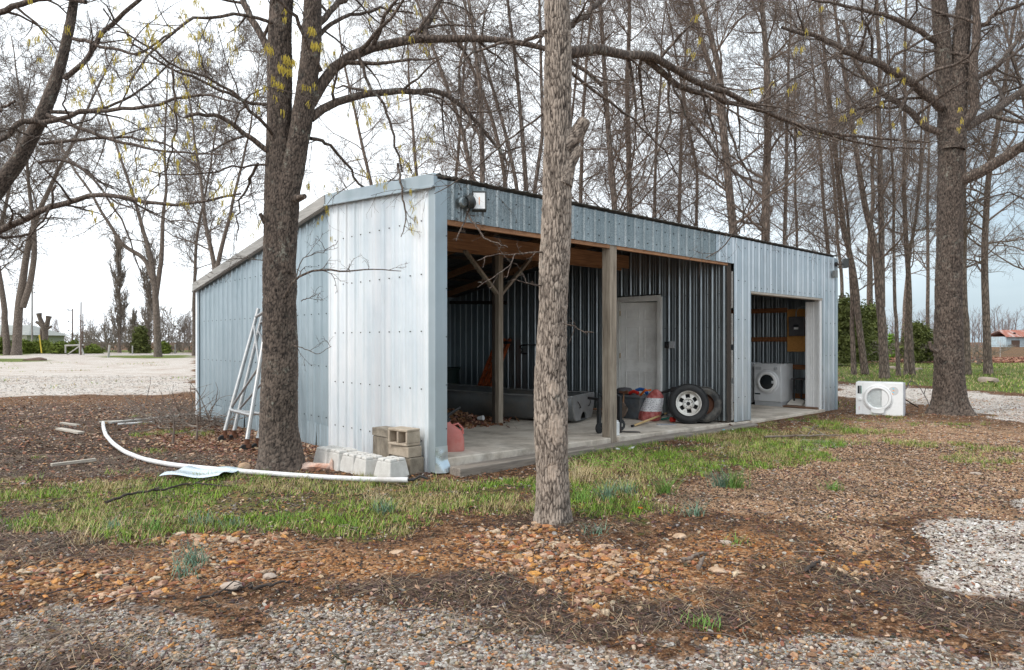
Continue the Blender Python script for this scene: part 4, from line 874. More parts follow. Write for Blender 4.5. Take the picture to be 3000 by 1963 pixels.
low.append(limb(cA, [(675, 800), (720, 815), (740, 825), (770, 805)], 7.8, 7.6, .006, .003, wig=.005))
low.append(limb(cA, [(700, 700), (730, 688), (745, 682)], 7.8, 7.6, .006, .003, wig=.004))
low.append(limb(cA, [(620, 605), (560, 600), (515, 606)], 8.0, 7.7, .006, .003, wig=.004))
dress(cA, low, 9, 3, 2, .42, .16, .07, .0, wig=.22, rmin=.0022)
local(cA.mesh('crown', tA, 'bark_limb'), tA)
o = catkins(cA, tA, 420, lambda T: (T[:, 0] < -1.0) & (T[:, 2] > 2.8), 5); local(o, tA)
P_ = [D(858, 578, 7.95), D(872, 582, 7.85), D(893, 575, 7.75)]; mb = MB(); mb.tube(P_, [.05, .045, .028], 10); o = mb.build('branch_stub', 'bark_limb', tA, smooth=50); local(o, tA)
P_ = [D(790, 660, 7.95), D(775, 650, 7.9), D(762, 625, 7.85)]; mb = MB(); mb.tube(P_, [.045, .03, .02], 10); o = mb.build('branch_stub', 'bark_limb', tA, smooth=50); local(o, tA)
# yellow tassels hanging in front of the stems
for c0 in ((815, 200), (830, 175), (850, 185), (905, 90), (915, 135), (812, 250), (780, 145), (840, 210)): cA.tips.append(np.array([D(c0[0]+3*i, c0[1]-10+4*(i % 3), 7.55) for i in range(6)]))
cA2 = Crown(5); cA2.tips = cA.tips[-8:]; o = catkins(cA2, tA, 60, lambda T: T[:, 2] > 0, 6); local(o, tA)

# --- B. single oak in the middle
Y2 = 5.67
tB = empty('oak_tree', D(1622, 1530, Y2), 0, 'tall straight oak with light scaly bark standing in front of the open bay', 'tree')
sB = [(ppath([(1622, 1545), (1622, 1500), (1618, 1380), (1614, 1240), (1612, 1100), (1618, 950), (1624, 800), (1632, 600), (1634, 400), (1634, 200), (1632, 0), (1640, -300), (1650, -800)], Y2), [.148, .138, .131, .136, .125, .120, .118, .118, .113, .110, .100, .085, .06])]
local(bark_trunk('trunk', sB, tB, 'bark_hero', 14, S=150, dz=.0085, flare=.22, flare_h=.10, cellw=.019, cellh=.10, depth=.015, lobes=3), tB)
# two cut stubs and a knot
for stub in ((ppath([(1650, 430), (1685, 400), (1705, 368), (1714, 350), (1714.5, 349)], Y2-.02), [.08, .066, .058, .052, .006]), (ppath([(1648, 540), (1668, 480), (1690, 445), (1702, 430), (1702.5, 429)], Y2-.03), [.085, .055, .042, .034, .005])):
    o = bark_trunk('branch_stub', [stub], tB, 'bark_hero', 21, S=48, dz=.008, cellw=.02, cellh=.05, depth=.010); local(o, tB)
cB = Crown(202); ls = []
ls.append(limb(cB, [(1302, 124), (1375, 112), (1425, 117), (1458, 134), (1510, 124), (1550, 148), (1600, 185), (1680, 212), (1760, 250), (1850, 290), (1980, 320), (2160, 330)], 5.75, 8.6, .048, .012, K=24, wig=.008))
ls.append(limb(cB, [(1488, 126), (1530, 160), (1570, 205), (1680, 235), (1770, 255), (1880, 300), (2050, 345), (2160, 345)], 6.75, 8.9, .035, .010, K=20, wig=.008))
ls.append(limb(cB, [(1300, 80), (1378, 20), (1430, -30)], 5.7, 6.2, .03, .02))
ls.append(limb(cB, [(1300, 140), (1370, 200), (1450, 260), (1530, 330), (1580, 420)], 5.75, 7.0, .015, .006))
ls.append(limb(cB, [(1285, 70), (1200, 100), (1120, 110), (1060, 160)], 5.65, 5.2, .018, .006))
ls.append(limb(cB, [(1285, 245), (1180, 330), (1100, 400), (1010, 450)], 5.7, 7.4, .010, .004))
ls.append(limb(cB, [(1548, 148), (1580, 240), (1640, 330), (1720, 420), (1730, 540)], 7.05, 7.6, .014, .006))
ls.append(limb(cB, [(1680, 212), (1700, 330), (1760, 440), (1700, 560), (1640, 600)], 7.55, 8.2, .014, .006))
ls.append(limb(cB, [(1760, 240), (1850, 180), (1960, 120), (2060, 60)], 7.8, 8.6, .014, .006))
dress(cB, ls, 6, 4, 4, 1.2, .5, .22, -.01, wig=.2)
low = []
low.append(limb(cB, [(1262, 586), (1225, 588), (1190, 592), (1150, 590), (1110, 606)], 5.62, 5.3, .008, .0035, wig=.003))
low.append(limb(cB, [(1196, 592), (1185, 618), (1160, 635), (1110, 668)], 5.4, 5.1, .005, .0025, wig=.003))
low.append(limb(cB, [(1262, 664), (1240, 662), (1215, 655), (1200, 650)], 5.6, 5.4, .006, .003, wig=.002))
low.append(limb(cB, [(1308, 752), (1335, 758), (1352, 770), (1380, 773)], 5.5, 5.35, .006, .003, wig=.002))
low.append(limb(cB, [(1330, 195), (1420, 190), (1490, 200), (1520, 195)], 5.6, 5.3, .006, .003, wig=.004))
dress(cB, low, 14, 3, 1, .16, .06, .03, .02, wig=.2, rmin=.0022)
local(cB.mesh('crown', tB, 'bark_limb'), tB)
o = catkins(cB, tB, 45, lambda T: T[:, 2] > 4.2, 9); local(o, tB)

# --- C. big oak on the right
Y3 = 14.2; tC = empty('oak_tree', D(2785, 1212, Y3), 0, 'massive dark oak with flared roots right of the dryer', 'tree')
sC = [(ppath([(2785, 1222), (2782, 1150), (2778, 900), (2782, 700), (2786, 500), (2784, 400), (2775, 300), (2762, 130), (2745, -60), (2730, -400)], Y3), [.29, .27, .245, .23, .225, .23, .165, .14, .125, .09]),
      (ppath([(2790, 440), (2800, 330), (2806, 250), (2817, 100), (2832, -60), (2840, -400)], Y3-.08), [.22, .19, .16, .145, .13, .09])]
local(bark_trunk('trunk', sC, tC, 'bark_dark', 8, S=110, dz=.022, flare=.62, flare_h=.26, cellw=.034, cellh=.07, depth=.026, lobes=5), tC)
cC = Crown(303); ls = []
ls.append(limb(cC, [(2795, 385), (2830, 360), (2862, 320), (2850, 260), (2853, 150), (2866, 60), (2845, -60)], 14.0, 13.8, .10, .06, s=1, wig=.01))
ls.append(limb(cC, [(2815, 528), (2870, 505), (2930, 472), (3000, 425), (3120, 370), (3260, 330)], 14.1, 13.0, .12, .07, s=1, wig=.01))
ls.append(limb(cC, [(2815, 378), (2900, 332), (2960, 292), (3030, 240), (3150, 180)], 14.1, 15, .10, .05, s=1, wig=.01))
ls.append(limb(cC, [(2755, 315), (2700, 265), (2650, 225), (2590, 195), (2510, 165), (2440, 130), (2380, 100), (2290, 80)], 14.1, 13.2, .10, .03, s=1, K=20, wig=.015))
ls.append(limb(cC, [(2755, 388), (2700, 368), (2665, 320), (2600, 285), (2540, 240), (2500, 170), (2470, 60)], 14.0, 14.4, .075, .03, s=1, K=20, wig=.015))
ls.append(limb(cC, [(2765, 280), (2640, 290), (2540, 300), (2440, 370), (2350, 460), (2260, 560)], 14.2, 13.4, .03, .01, s=1))
ls.append(limb(cC, [(2640, 230), (2560, 260), (2470, 330), (2400, 350)], 13.8, 13.4, .03, .01, s=1))
ls.append(limb(cC, [(2820, 250), (2920, 200), (3000, 90), (3080, 20)], 14.2, 15, .06, .03, s=1))
ls.append(limb(cC, [(2740, 120), (2640, 60), (2500, 20), (2380, 0)], 14.2, 13.4, .06, .02, s=1))
ls.append(limb(cC, [(2850, 100), (2920, 40), (3000, 10)], 14, 13.4, .05, .03, s=1))
ls.append(limb(cC, [(2830, 600), (2950, 560), (3060, 600), (3100, 680)], 14.3, 14.8, .02, .008, s=1))
dress(cC, ls, 6, 5, 4, 2.4, 1.0, .42, .02, rmin=.0042, wig=.2)
local(cC.mesh('crown', tC, 'bark_limb'), tC)
o = bark_trunk('branch_stub', [(ppath([(2745, 1030), (2730, 1025), (2722, 1000)], 13.95), [.05, .04, .03])], tC, 'bark_dark', 4, S=24, dz=.02, depth=.008); local(o, tC)

# --- D. leaning oak entering from the left edge
Y4 = 11.0; tD = empty('oak_tree', D(-345, 1270, Y4), 0, 'leaning oak trunk entering the picture from the left edge', 'tree')
sD = [(ppath([(-350, 1285), (-320, 1120), (-210, 850), (-60, 620), (0, 540), (55, 470), (105, 380), (140, 300), (168, 225), (190, 140), (208, 60), (222, -30), (240, -300)], Y4), [.21, .19, .17, .145, .125, .11, .10, .092, .082, .072, .064, .056, .04])]
local(bark_trunk('trunk', sD, tD, 'bark_dark', 12, S=64, dz=.02, flare=.3, flare_h=.3, cellw=.03, cellh=.07, depth=.012), tD)
cD = Crown(404); ls = []
ls.append(limb(cD, [(150, 182), (190, 150), (235, 80), (292, 28), (345, -20)], 10.95, 10.6, .042, .028, wig=.01))
ls.append(limb(cD, [(100, 285), (200, 258), (300, 255), (400, 235), (480, 215), (560, 240)], 10.9, 9.8, .04, .012))
ls.append(limb(cD, [(110, 268), (200, 305), (300, 335), (400, 355), (520, 360)], 10.9, 10.0, .035, .010))
ls.append(limb(cD, [(118, 260), (210, 262), (300, 230), (360, 180), (420, 120)], 10.9, 11.6, .03, .010))
ls.append(limb(cD, [(92, 335), (200, 325), (280, 318), (380, 330), (470, 400)], 10.9, 10.4, .03, .010))
ls.append(limb(cD, [(-120, 590), (0, 535), (60, 508), (150, 470), (220, 450), (280, 455), (400, 482), (560, 450)], 11, 9.8, .06, .014, K=22))
ls.append(limb(cD, [(90, 378), (140, 370), (200, 390), (240, 450), (290, 520), (330, 640)], 10.9, 10.6, .028, .008))
ls.append(limb(cD, [(110, 290), (60, 275), (0, 325), (-60, 370)], 10.9, 10.4, .05, .03))
ls.append(limb(cD, [(-80, 40), (0, 28), (60, 5), (130, -10), (200, 5)], 11, 10.8, .05, .035))
ls.append(limb(cD, [(170, 90), (250, 110), (320, 130), (420, 60)], 10.9, 10.2, .03, .012))
ls.append(limb(cD, [(-60, 280), (-10, 255), (35, 235)], 10.5, 10.2, .03, .018))
ls.append(limb(cD, [(130, 430), (110, 500), (60, 560), (20, 600)], 10.4, 10.8, .02, .01))
dress(cD, ls, 4.5, 4, 3, 1.5, .6, .28, .0, rmin=.0032, wig=.2)
local(cD.mesh('crown', tD, 'bark_limb'), tD)

# --- generic bare trees
def bare_tree(base, stems_px, Dm, r, seed, label, group=None, n_l=38, Lm=3.7, up=.045, start=.25, mat='twigs', mat_t='bark_far', dens=(8, 7, 4), rmin=.0058, flare=.25, name='bare_tree', angle=1.02, S=20, extra=1.0):
    root = empty(name, D(base[0], base[1], Dm), 0, label, 'tree', group); cr = Crown(seed); st = []; rsx = np.random.RandomState(seed+1)
    for si, pts in enumerate(stems_px):
        P = np.array(ppath(pts, Dm, Dm+(rsx.rand()-.5)*1.2)); top = P[-1]; d = (P[-1]-P[-2]); d /= np.linalg.norm(d); e1 = top+d*Dm*.11*extra; e2 = e1+d*Dm*.10*extra+np.array((rsx.randn()*.3, rsx.randn()*.4, 0)); P = np.concatenate([P, [e1, e2]])
        n = len(P); rr = .76*r*(1 if si == 0 else .75)*np.linspace(1, .06, n)**.75; st.append((P, rr))
    V, F, n0 = [], [], 0
    for si, (P, rr) in enumerate(st):
        K = 40; C = smooth(resample(np.concatenate([P, rr[:, None]], 1), K), 2); wob = smooth(rsx.randn(K, 3)*np.array((.05, .05, 0))*Dm/25, 6); wob[:6] = 0; C[:, :3] += wob
        if C[0, 2] < .3: hh = C[:, 2]; C[:, 3] *= 1+flare*np.exp(-np.maximum(hh, 0)/.35)
        v, f = tubes(C[None, :, :3], C[None, :, 3], S); V.append(v); F.append(f+n0); n0 += len(v)
        a, ra = cr.spawn(C[None, :, :3], C[None, :, 3], max(3, n_l//len(st)), Lm, angle, 10, .14, up, 8, rmin*2, start, .36, taper=.2, lenfall=.5)
        b, rb = cr.spawn(a, ra, dens[0], Lm*.45, .75, 7, .18, up, 5, rmin*1.3, .15, .6)
        c, rc = cr.spawn(b, rb, dens[1], Lm*.22, .75, 5, .22, up, 3, rmin, .15, .65)
        if dens[2]: cr.spawn(c, rc, dens[2], Lm*.11, .75, 4, .24, up, 3, rmin*.8, .2, .75)
    tr = link_mesh('trunk', np_mesh('trunk', np.concatenate(V), np.concatenate(F), 4, True), root, [mat_t]); local(tr, root)
    o = cr.mesh('crown', root, mat); local(o, root); return root
GB = 'bare trees behind the shed'; GR_ = 'bare trees beyond the drive on the right'
# behind the shed, base hidden
bare_tree((1400, 1090), [[(1400, 1140), (1415, 620), (1410, 300), (1380, 60)], [(1414, 700), (1360, 400), (1290, 200), (1240, 60)]], 21, 0.13, 1, 'bare tree rising behind the floodlight corner of the roof', GB)
bare_tree((1545, 1090), [[(1545, 1120), (1542, 560), (1525, 350), (1495, 60)], [(1540, 700), (1490, 420), (1420, 180), (1360, 10)], [(1548, 700), (1590, 380), (1580, 60)]], 22, 0.12, 2, 'clump of bare stems fanning out just left of the middle oak', GB, mat='bark_far')
bare_tree((1500, 1085), [[(1500, 1120), (1480, 500), (1440, 330), (1360, 150), (1290, 20)]], 26, 0.12, 3, 'leaning bare tree left of the fanning clump behind the roof', GB)
bare_tree((1815, 1100), [[(1815, 1120), (1800, 600), (1775, 300), (1760, 60)]], 23, 0.15, 4, 'bare tree behind the roof, first to the right of the middle oak', GB)
bare_tree((1842, 1090), [[(1842, 1120), (1845, 600), (1838, 300), (1842, 20)]], 26, 0.165, 5, 'straight bare tree behind the roof, second to the right of the middle oak', GB)
bare_tree((2165, 1090), [[(2165, 1120), (2150, 700), (2128, 450), (2108, 200), (2060, 20)], [(2125, 430), (2100, 250), (2040, 60)]], 22, 0.2, 6, 'thick bare tree with lichen behind the shed, left of the doorway', GB, n_l=39)
bare_tree((2240, 1090), [[(2240, 1120), (2243, 700), (2248, 400), (2245, 180), (2235, 20)]], 22, 0.2, 7, 'thick straight bare tree behind the shed above the doorway', GB, n_l=39)
bare_tree((2340, 1080), [[(2340, 1100), (2335, 700), (2330, 400)]], 30, 0.09, 8, 'thin bare tree behind the right end of the roof', GB, n_l=27)
bare_tree((1690, 1060), [[(1690, 1080), (1700, 600), (1710, 300), (1730, 60)]], 36, 0.16, 9, 'distant bare tree seen behind the middle oak stubs', GB)
bare_tree((1230, 1060), [[(1230, 1070), (1225, 600), (1210, 380)]], 40, 0.17, 10, 'distant bare tree behind the left part of the roof ridge', GB, Lm=5.0)
bare_tree((1985, 1060), [[(1985, 1070), (1990, 600), (2000, 330)]], 36, 0.15, 12, 'distant bare tree behind the middle of the header', GB, Lm=4.2)
bare_tree((2420, 1050), [[(2440, 1060), (2420, 640), (2400, 420)]], 40, 0.16, 13, 'distant bare tree behind the right roof end', GB, Lm=4.2)
bare_tree((2045, 1060), [[(2045, 1070), (2040, 500), (1985, 200)]], 30, 0.1, 14, 'slender bare tree between the header and the thick lichened one', GB, Lm=3.6)
bare_tree((1100, 1060), [[(1100, 1070), (1090, 560), (1040, 330)]], 44, 0.18, 15, 'distant bare tree behind the left slope of the roof', GB, Lm=5.2)
bare_tree((1620, 1070), [[(1620, 1080), (1640, 600), (1680, 300)]], 32, .12, 16, 'slender bare tree directly behind the middle oak', GB)
bare_tree((1920, 1070), [[(1920, 1080), (1915, 600), (1930, 300)]], 29, .11, 17, 'slender bare tree behind the wooden post, above the header', GB)
bare_tree((1320, 1070), [[(1320, 1080), (1330, 600), (1350, 300)]], 30, .12, 18, 'slender bare tree directly above the corner trim of the roof', GB)
bare_tree((2300, 1060), [[(2300, 1070), (2300, 600), (2310, 250)]], 26, .11, 19, 'slender bare tree right of the thick straight one behind the shed', GB)
# right group
bare_tree((2515, 1097), [[(2535, 1100), (2520, 980), (2505, 850), (2470, 640), (2440, 420), (2420, 180), (2400, 20)], [(2502, 1100), (2497, 960), (2490, 800), (2478, 640)]], 31, 0.2, 21, 'pair of fused bare trunks nearest the shed corner, the left one stripped of bark', GR_, n_l=36)
bare_tree((2590, 1108), [[(2592, 1112), (2585, 950), (2572, 800), (2560, 700), (2530, 600), (2500, 400), (2470, 200)], [(2583, 900), (2582, 700), (2576, 400), (2572, 100)]], 28, 0.24, 22, 'lichen covered bare oak with two stems directly above the dryer', GR_, n_l=39)
tw = bare_tree((2560, 1054), [[(2560, 1060), (2553, 980), (2548, 900), (2552, 700)]], 52, 0.42, 23, 'grey tree with an orange bark wound standing behind the lichen covered oak', GR_, n_l=14, Lm=4)
mb = MB(); p0, p1 = Vector(D(2553, 1040, 51.3)), Vector(D(2549, 905, 51.4)); mb.tube([p0, p0.lerp(p1, .3), p0.lerp(p1, .6), p1], [.2, .42, .36, .15], 12); o = mb.build('bark_wound', 'wound', tw, smooth=60); local(o, tw)
bare_tree((2630, 1099), [[(2632, 1102), (2626, 950), (2622, 750), (2614, 500), (2605, 250)]], 30, 0.11, 24, 'slim pale bare trunk right of the lichen covered oak', GR_, n_l=30)
bare_tree((2670, 1099), [[(2672, 1102), (2662, 900), (2655, 700), (2648, 480), (2652, 200)], [(2655, 1098), (2656, 940), (2665, 760), (2690, 600), (2700, 400)]], 31, 0.17, 25, 'double stemmed bare tree halfway between dryer and massive oak', GR_, n_l=36)
bare_tree((2832, 1094), [[(2834, 1098), (2830, 900), (2825, 700), (2822, 500), (2830, 300)]], 31, 0.19, 26, 'dark bare tree just right of the massive oak', GR_, n_l=39, start=.25)
bare_tree((2895, 1092), [[(2895, 1096), (2888, 900), (2885, 700), (2895, 520), (2930, 330), (2960, 150)]], 31, 0.22, 27, 'straight dark bare tree behind the pale boulder', GR_, n_l=45, start=.2)
bare_tree((3060, 1080), [[(3060, 1085), (3070, 800), (3050, 500), (3000, 300)]], 36, 0.22, 28, 'bare tree just outside the right edge whose twigs reach into the picture', GR_, n_l=39, start=.2, Lm=4.4)
bare_tree((2720, 1060), [[(2720, 1062), (2716, 800), (2720, 500)]], 50, 0.18, 29, 'distant bare tree left of the massive oak', GR_, Lm=4.6)
bare_tree((2470, 1060), [[(2470, 1062), (2465, 800), (2440, 500)]], 48, 0.18, 30, 'distant bare tree just right of the shed end', GR_, Lm=4.6)
bare_tree((2640, 1052), [[(2640, 1054), (2660, 800), (2700, 500)]], 60, 0.22, 31, 'far bare tree behind the double stemmed one', GR_, Lm=6)
# left group at the far side of the lot
GL = 'bare trees at the far side of the gravel lot'
bare_tree((40, 1040), [[(48, 1042), (52, 950), (58, 860), (72, 780), (90, 690), (120, 600), (160, 520)], [(22, 1042), (15, 950), (5, 860), (-10, 760), (-25, 620)], [(66, 900), (90, 830), (100, 740), (95, 640), (85, 540)]], 76, 0.62, 41, 'cluster of three big bare trunks at the far left across the lot', GL, n_l=45, Lm=8.5, start=.3, mat='bark_grey', mat_t='bark_grey', rmin=.02, up=.02, angle=1.0)
bare_tree((463, 1046), [[(463, 1048), (460, 960), (456, 880), (448, 800), (440, 740), (415, 650), (385, 560)], [(455, 880), (470, 780), (478, 680), (480, 580)], [(450, 830), (430, 760), (360, 720), (310, 640)]], 67, 0.45, 42, 'big bare tree in the middle distance left of the shed corner', GL, n_l=33, Lm=7.0, start=.35, mat='bark_grey', mat_t='bark_grey', rmin=.018, up=.03)
bare_tree((569, 1042), [[(569, 1044), (569, 900), (572, 760), (585, 640), (600, 560)]], 73, 0.28, 43, 'bare tree partly hidden by the rear corner of the shed', GL, n_l=36, Lm=7.0, mat='bark_grey', mat_t='bark_grey', rmin=.018)
bare_tree((632, 1042), [[(632, 1044), (630, 860), (632, 780), (605, 680), (590, 560)], [(632, 800), (655, 700), (680, 600)]], 60, 0.36, 44, 'bare tree spreading above the low rear end of the roof', GL, n_l=39, Lm=6.5, mat='bark_grey', mat_t='bark_grey', rmin=.016, start=.3)
bare_tree((-60, 1040), [[(-60, 1042), (-50, 900), (-20, 760), (10, 620)]], 80, 0.45, 45, 'bare tree at the left edge whose branches reach into the picture', GL, n_l=36, Lm=8, mat='bark_grey', mat_t='bark_grey', rmin=.02)
bare_tree((5, 1035), [[(5, 1036), (8, 960), (12, 900), (0, 820)]], 95, 0.26, 46, 'smaller bare tree behind the cluster at far left', GL, n_l=27, Lm=5, mat='bark_grey', mat_t='bark_grey', rmin=.02)
# poplars: narrow upright crowns
for (px, top, Dm, sd_, lab) in ((350, 835, 92, 51, 'narrow upright poplar across the lot, the taller one standing free'), (437, 850, 96, 52, 'narrow upright poplar partly behind the big bare tree'), (392, 960, 105, 53, 'thin small poplar between the two taller ones')):
    bare_tree((px, 1036), [[(px, 1037), (px, 980), (px-1, 930), (px, top+20)]], Dm, .3, sd_, lab, 'poplars across the lot', n_l=46, Lm=4.2 if top < 900 else 2.2, up=.30, start=.06, mat='twigs_far', mat_t='bark_grey', dens=(7, 6, 0), rmin=.03, angle=.5, extra=.3)
# low bushes and shrubs across the lot
for (px, py, Dm, Lm, sd_, lab, fan) in ((285, 1034, 105, 4.2, 61, 'rounded leafless bush left of the tall poplar', 1), (160, 1032, 110, 3.5, 62, 'leafless bush between the pollarded stump and the poles', 1), (505, 1036, 88, 6.5, 63, 'spreading leafless shrub right of the big bare tree', 1), (330, 1034, 100, 5, 64, 'leafless bush at the foot of the tall poplar', 1), (545, 1034, 100, 3.6, 65, 'low leafless bush beside the rear corner of the shed', 1), (250, 1033, 120, 3.4, 66, 'low leafless bush behind the leaning post', 1), (410, 1034, 104, 4.4, 67, 'leafless bush between cedar and poplar', 1)):
    st_ = [[(px+k*4, py+2), (px+k*9, py-Lm*2.2)] for k in (-2, -1, 0, 1, 2)]
    bare_tree((px, py), st_, Dm, .10, sd_, lab, 'leafless bushes across the lot', n_l=40, Lm=Lm*.6, up=.06, start=.02, mat='twigs_far', mat_t='twigs_far', dens=(6, 5, 0), rmin=.022, angle=.8, extra=.12*Lm/4, flare=0, name='bush')
for (px, py, Dm, Lm, sd_, lab) in ((2480, 1062, 45, 2.2, 71, 'low brush at the foot of the cedars'), (2700, 1058, 48, 2.4, 72, 'dead brush left of the massive oak'), (2850, 1062, 44, 1.8, 73, 'dead brush pile between the dark bare trees')):
    st_ = [[(px+k*12, py+2), (px+k*25, py-16)] for k in (-2, -1, 0, 1, 2)]
    bare_tree((px, py), st_, Dm, .05, sd_, lab, 'low brush on the far side of the grass', n_l=45, Lm=Lm*.6, up=.0, start=.02, mat='twigs_far', mat_t='twigs_far', dens=(5, 4, 0), rmin=.012, angle=.9, extra=.1, flare=0, name='brush')
# --- evergreens and hedges: clumps of small leaf faces on limbs
def evergreen(name, px, py, Dm, wpx, hpx, label, mat, seed, group, cone=1.0, n=9000, leaf=.10):
    root = empty(name, D(px, py, Dm), 0, label, 'shrub' if cone < .5 else 'tree', group); r_ = np.random.RandomState(seed); wd = wpx/2000*Dm; ht = hpx/2000*Dm; zb = max(0., D(px, py, Dm)[2])
    nb = 70; bz = r_.rand(nb)**.85; rad = (wd/2)*((1-bz)**.75*cone+(1-cone)*np.sqrt(np.clip(1-(bz*1.9-.9)**2, 0.05, 1))); az = r_.rand(nb)*2*PI; rr_ = rad*(.55+.5*r_.rand(nb))
    C = np.stack([rr_*np.cos(az), rr_*np.sin(az), bz*ht], 1); i = r_.randint(nb, size=n); sg = wd*.10+.06
    P0 = C[i]*np.array((1, 1, 1))+r_.randn(n, 3)*sg*np.array((1, 1, .8)); P0[:, 2] = np.abs(P0[:, 2]); inner = r_.rand(n) < .25; P0[inner, :2] *= .5
    q = np.array([(-.5, -.18, 0), (.5, -.18, .1), (.5, .18, 0), (-.5, .18, -.1)])*leaf; global rs; Rm = rotmats(n, 2.4); P = np.einsum('nij,nkj->nki', Rm, q[None]*(.6+.8*r_.rand(n))[:, None, None])+P0[:, None]
    cr = link_mesh('crown', np_mesh('crown', P.reshape(-1, 3), np.arange(4*n).reshape(n, 4), 4, False), root, [mat])
    mb = MB(); mb.tube([(0, 0, -.05), (0, 0, ht*.4), (0, 0, ht*.85)], [wd*.05+.03, wd*.03+.02, .01], 8)
    for k in range(0, nb, 4): mb.tube([(0, 0, C[k, 2]*.6), tuple(C[k])], [.03*wd/2, .01], 5)
    mb.build('trunk', 'bark_far', root, smooth=60); return root
evergreen('cedar_tree', 2478, 1062, 42, 150, 165, 'dark green cedar just right of the shed end', 'cedar', 81, 'cedars on the right', .75, 16000, .16)
evergreen('cedar_tree', 2548, 1056, 46, 80, 150, 'dark green cedar behind the fused bare trunks', 'cedar', 82, 'cedars on the right', .7, 9000, .17)
evergreen('cedar_tree', 2690, 1056, 48, 95, 95, 'small dark cedar with brush left of the massive oak', 'cedar', 83, 'cedars on the right', .8, 9000, .16)
evergreen('shrub', 2612, 1050, 60, 22, 65, 'fresh lime green shrub between the right hand trunks', 'lime', 84, None, .6, 1500, .2)
evergreen('cedar_tree', 412, 1036, 88, 44, 74, 'conical dark cedar across the lot left of the big bare tree', 'cedar', 85, None, 1.0, 6000, .34)
GH = 'evergreen hedge bushes across the lot'
for i, (px, w_, h_, lab) in enumerate(((8, 44, 38, 'clipped hedge bush at the far left edge'), (77, 26, 34, 'hedge bush between the trunk cluster and the grey pole'), (123, 52, 32, 'hedge bush behind the yellow guy marker'), (177, 46, 26, 'hedge bush left of the wooden gate brace'), (219, 24, 34, 'hedge bush behind the gate brace'), (272, 38, 16, 'low hedge bush right of the gate brace'), (478, 30, 28, 'hedge bush right of the big bare tree'))):
    evergreen('hedge_bush', px, 1036, 84+i % 3, w_, h_, lab, 'hedge', 90+i, GH, .15, 3800, .26)
# --- far tree line: one mass
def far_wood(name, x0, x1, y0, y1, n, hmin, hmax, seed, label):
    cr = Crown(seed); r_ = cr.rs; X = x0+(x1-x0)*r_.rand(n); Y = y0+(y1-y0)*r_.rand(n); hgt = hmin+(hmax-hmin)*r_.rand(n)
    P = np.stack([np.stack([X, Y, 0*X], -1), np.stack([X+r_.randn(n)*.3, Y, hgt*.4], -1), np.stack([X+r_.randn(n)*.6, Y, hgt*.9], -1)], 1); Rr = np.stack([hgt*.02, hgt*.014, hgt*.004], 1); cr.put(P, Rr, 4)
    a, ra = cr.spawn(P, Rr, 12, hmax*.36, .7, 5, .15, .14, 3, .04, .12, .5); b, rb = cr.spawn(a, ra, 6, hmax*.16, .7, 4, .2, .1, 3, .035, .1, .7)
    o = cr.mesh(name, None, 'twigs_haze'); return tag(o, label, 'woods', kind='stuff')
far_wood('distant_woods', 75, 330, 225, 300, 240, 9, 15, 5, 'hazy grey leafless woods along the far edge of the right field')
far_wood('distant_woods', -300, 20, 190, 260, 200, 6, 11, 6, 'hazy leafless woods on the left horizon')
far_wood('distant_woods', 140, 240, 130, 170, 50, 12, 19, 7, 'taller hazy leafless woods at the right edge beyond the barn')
# ------------------------------------------------------------------ things in and around the shed
# --- jon boat
bt = at_shed('jon_boat', 4.42, 1.70, slab_z(4.4), 'grey aluminium flat bottom boat with a square stern, stored in the open bay', 'boat', rz=R(-68))   # local +y: stern -> bow? local x across
bt.rotation_euler = (0, 0, TH+R(21)); BL = 4.1
def hull_sec(f):   # f 0 stern .. 1 bow ; returns half widths and heights
    wt = .56*(1-.35*max(0, (f-.55)/.45)**2); wb = .43*(1-.45*max(0, (f-.5)/.5)**2)
    zb = .05+.34*max(0, (f-.55)/.45)**2; zt = .47+.16*f**2.5; return wb, wt, zb, zt
N = 22; mb = MB(); mi = MB()
secs = []
for i in range(N+1):
    f = i/N; wb, wt, zb, zt = hull_sec(f); y = BL*f
    secs.append([(-wt, y, zt), (-(wb+wt)/2-.02, y, (zb+zt)/2), (-wb-.01, y, zb+.05), (-wb+.06, y, zb), (0, y, zb-.015), (wb-.06, y, zb), (wb+.01, y, zb+.05), ((wb+wt)/2+.02, y, (zb+zt)/2), (wt, y, zt)])
K = 9
mb.add([p for s_ in secs for p in s_], [(i*K+j, i*K+j+1, (i+1)*K+j+1, (i+1)*K+j) for i in range(N) for j in range(K-1)])
o = mb.build('hull', 'boat', bt, smooth=40); s_ = o.modifiers.new('thick', 'SOLIDIFY'); s_.thickness = .006
mb = MB(); wb, wt, zb, zt = hull_sec(0)       # transom with the tunnel cut-out
poly = [(-wt, zt), (-(wb+wt)/2-.02, (zb+zt)/2), (-wb-.01, zb+.05), (-wb+.06, zb)]+[(-.16*math.cos(a), zb-.0+.13*math.sin(a)) for a in np.linspace(0, PI, 9)]+[(wb-.06, zb), (wb+.01, zb+.05), ((wb+wt)/2+.02, (zb+zt)/2), (wt, zt)]
mb.prism([(x, z) for x, z in poly], -.012, .02, Matrix(((1, 0, 0, 0), (0, 0, -1, 0), (0, 1, 0, 0), (0, 0, 0, 1)))); tr_ = mb.build('transom', 'alu', bt)
mb = MB()
for sx in (-1, 1): mb.tube([(sx*.30, -.02, .38), (sx*.28, -.045, .33), (sx*.22, -.045, .27), (sx*.20, -.02, .26)], .008, 6)
mb.build('handle', 'black_metal', tr_, smooth=40)
mb = MB()
for sx in (-1, 1): mb.tube([(sx*(hull_sec(i/N)[1]+.002), BL*i/N, hull_sec(i/N)[3]+.006) for i in range(N+1)], .014, 8)
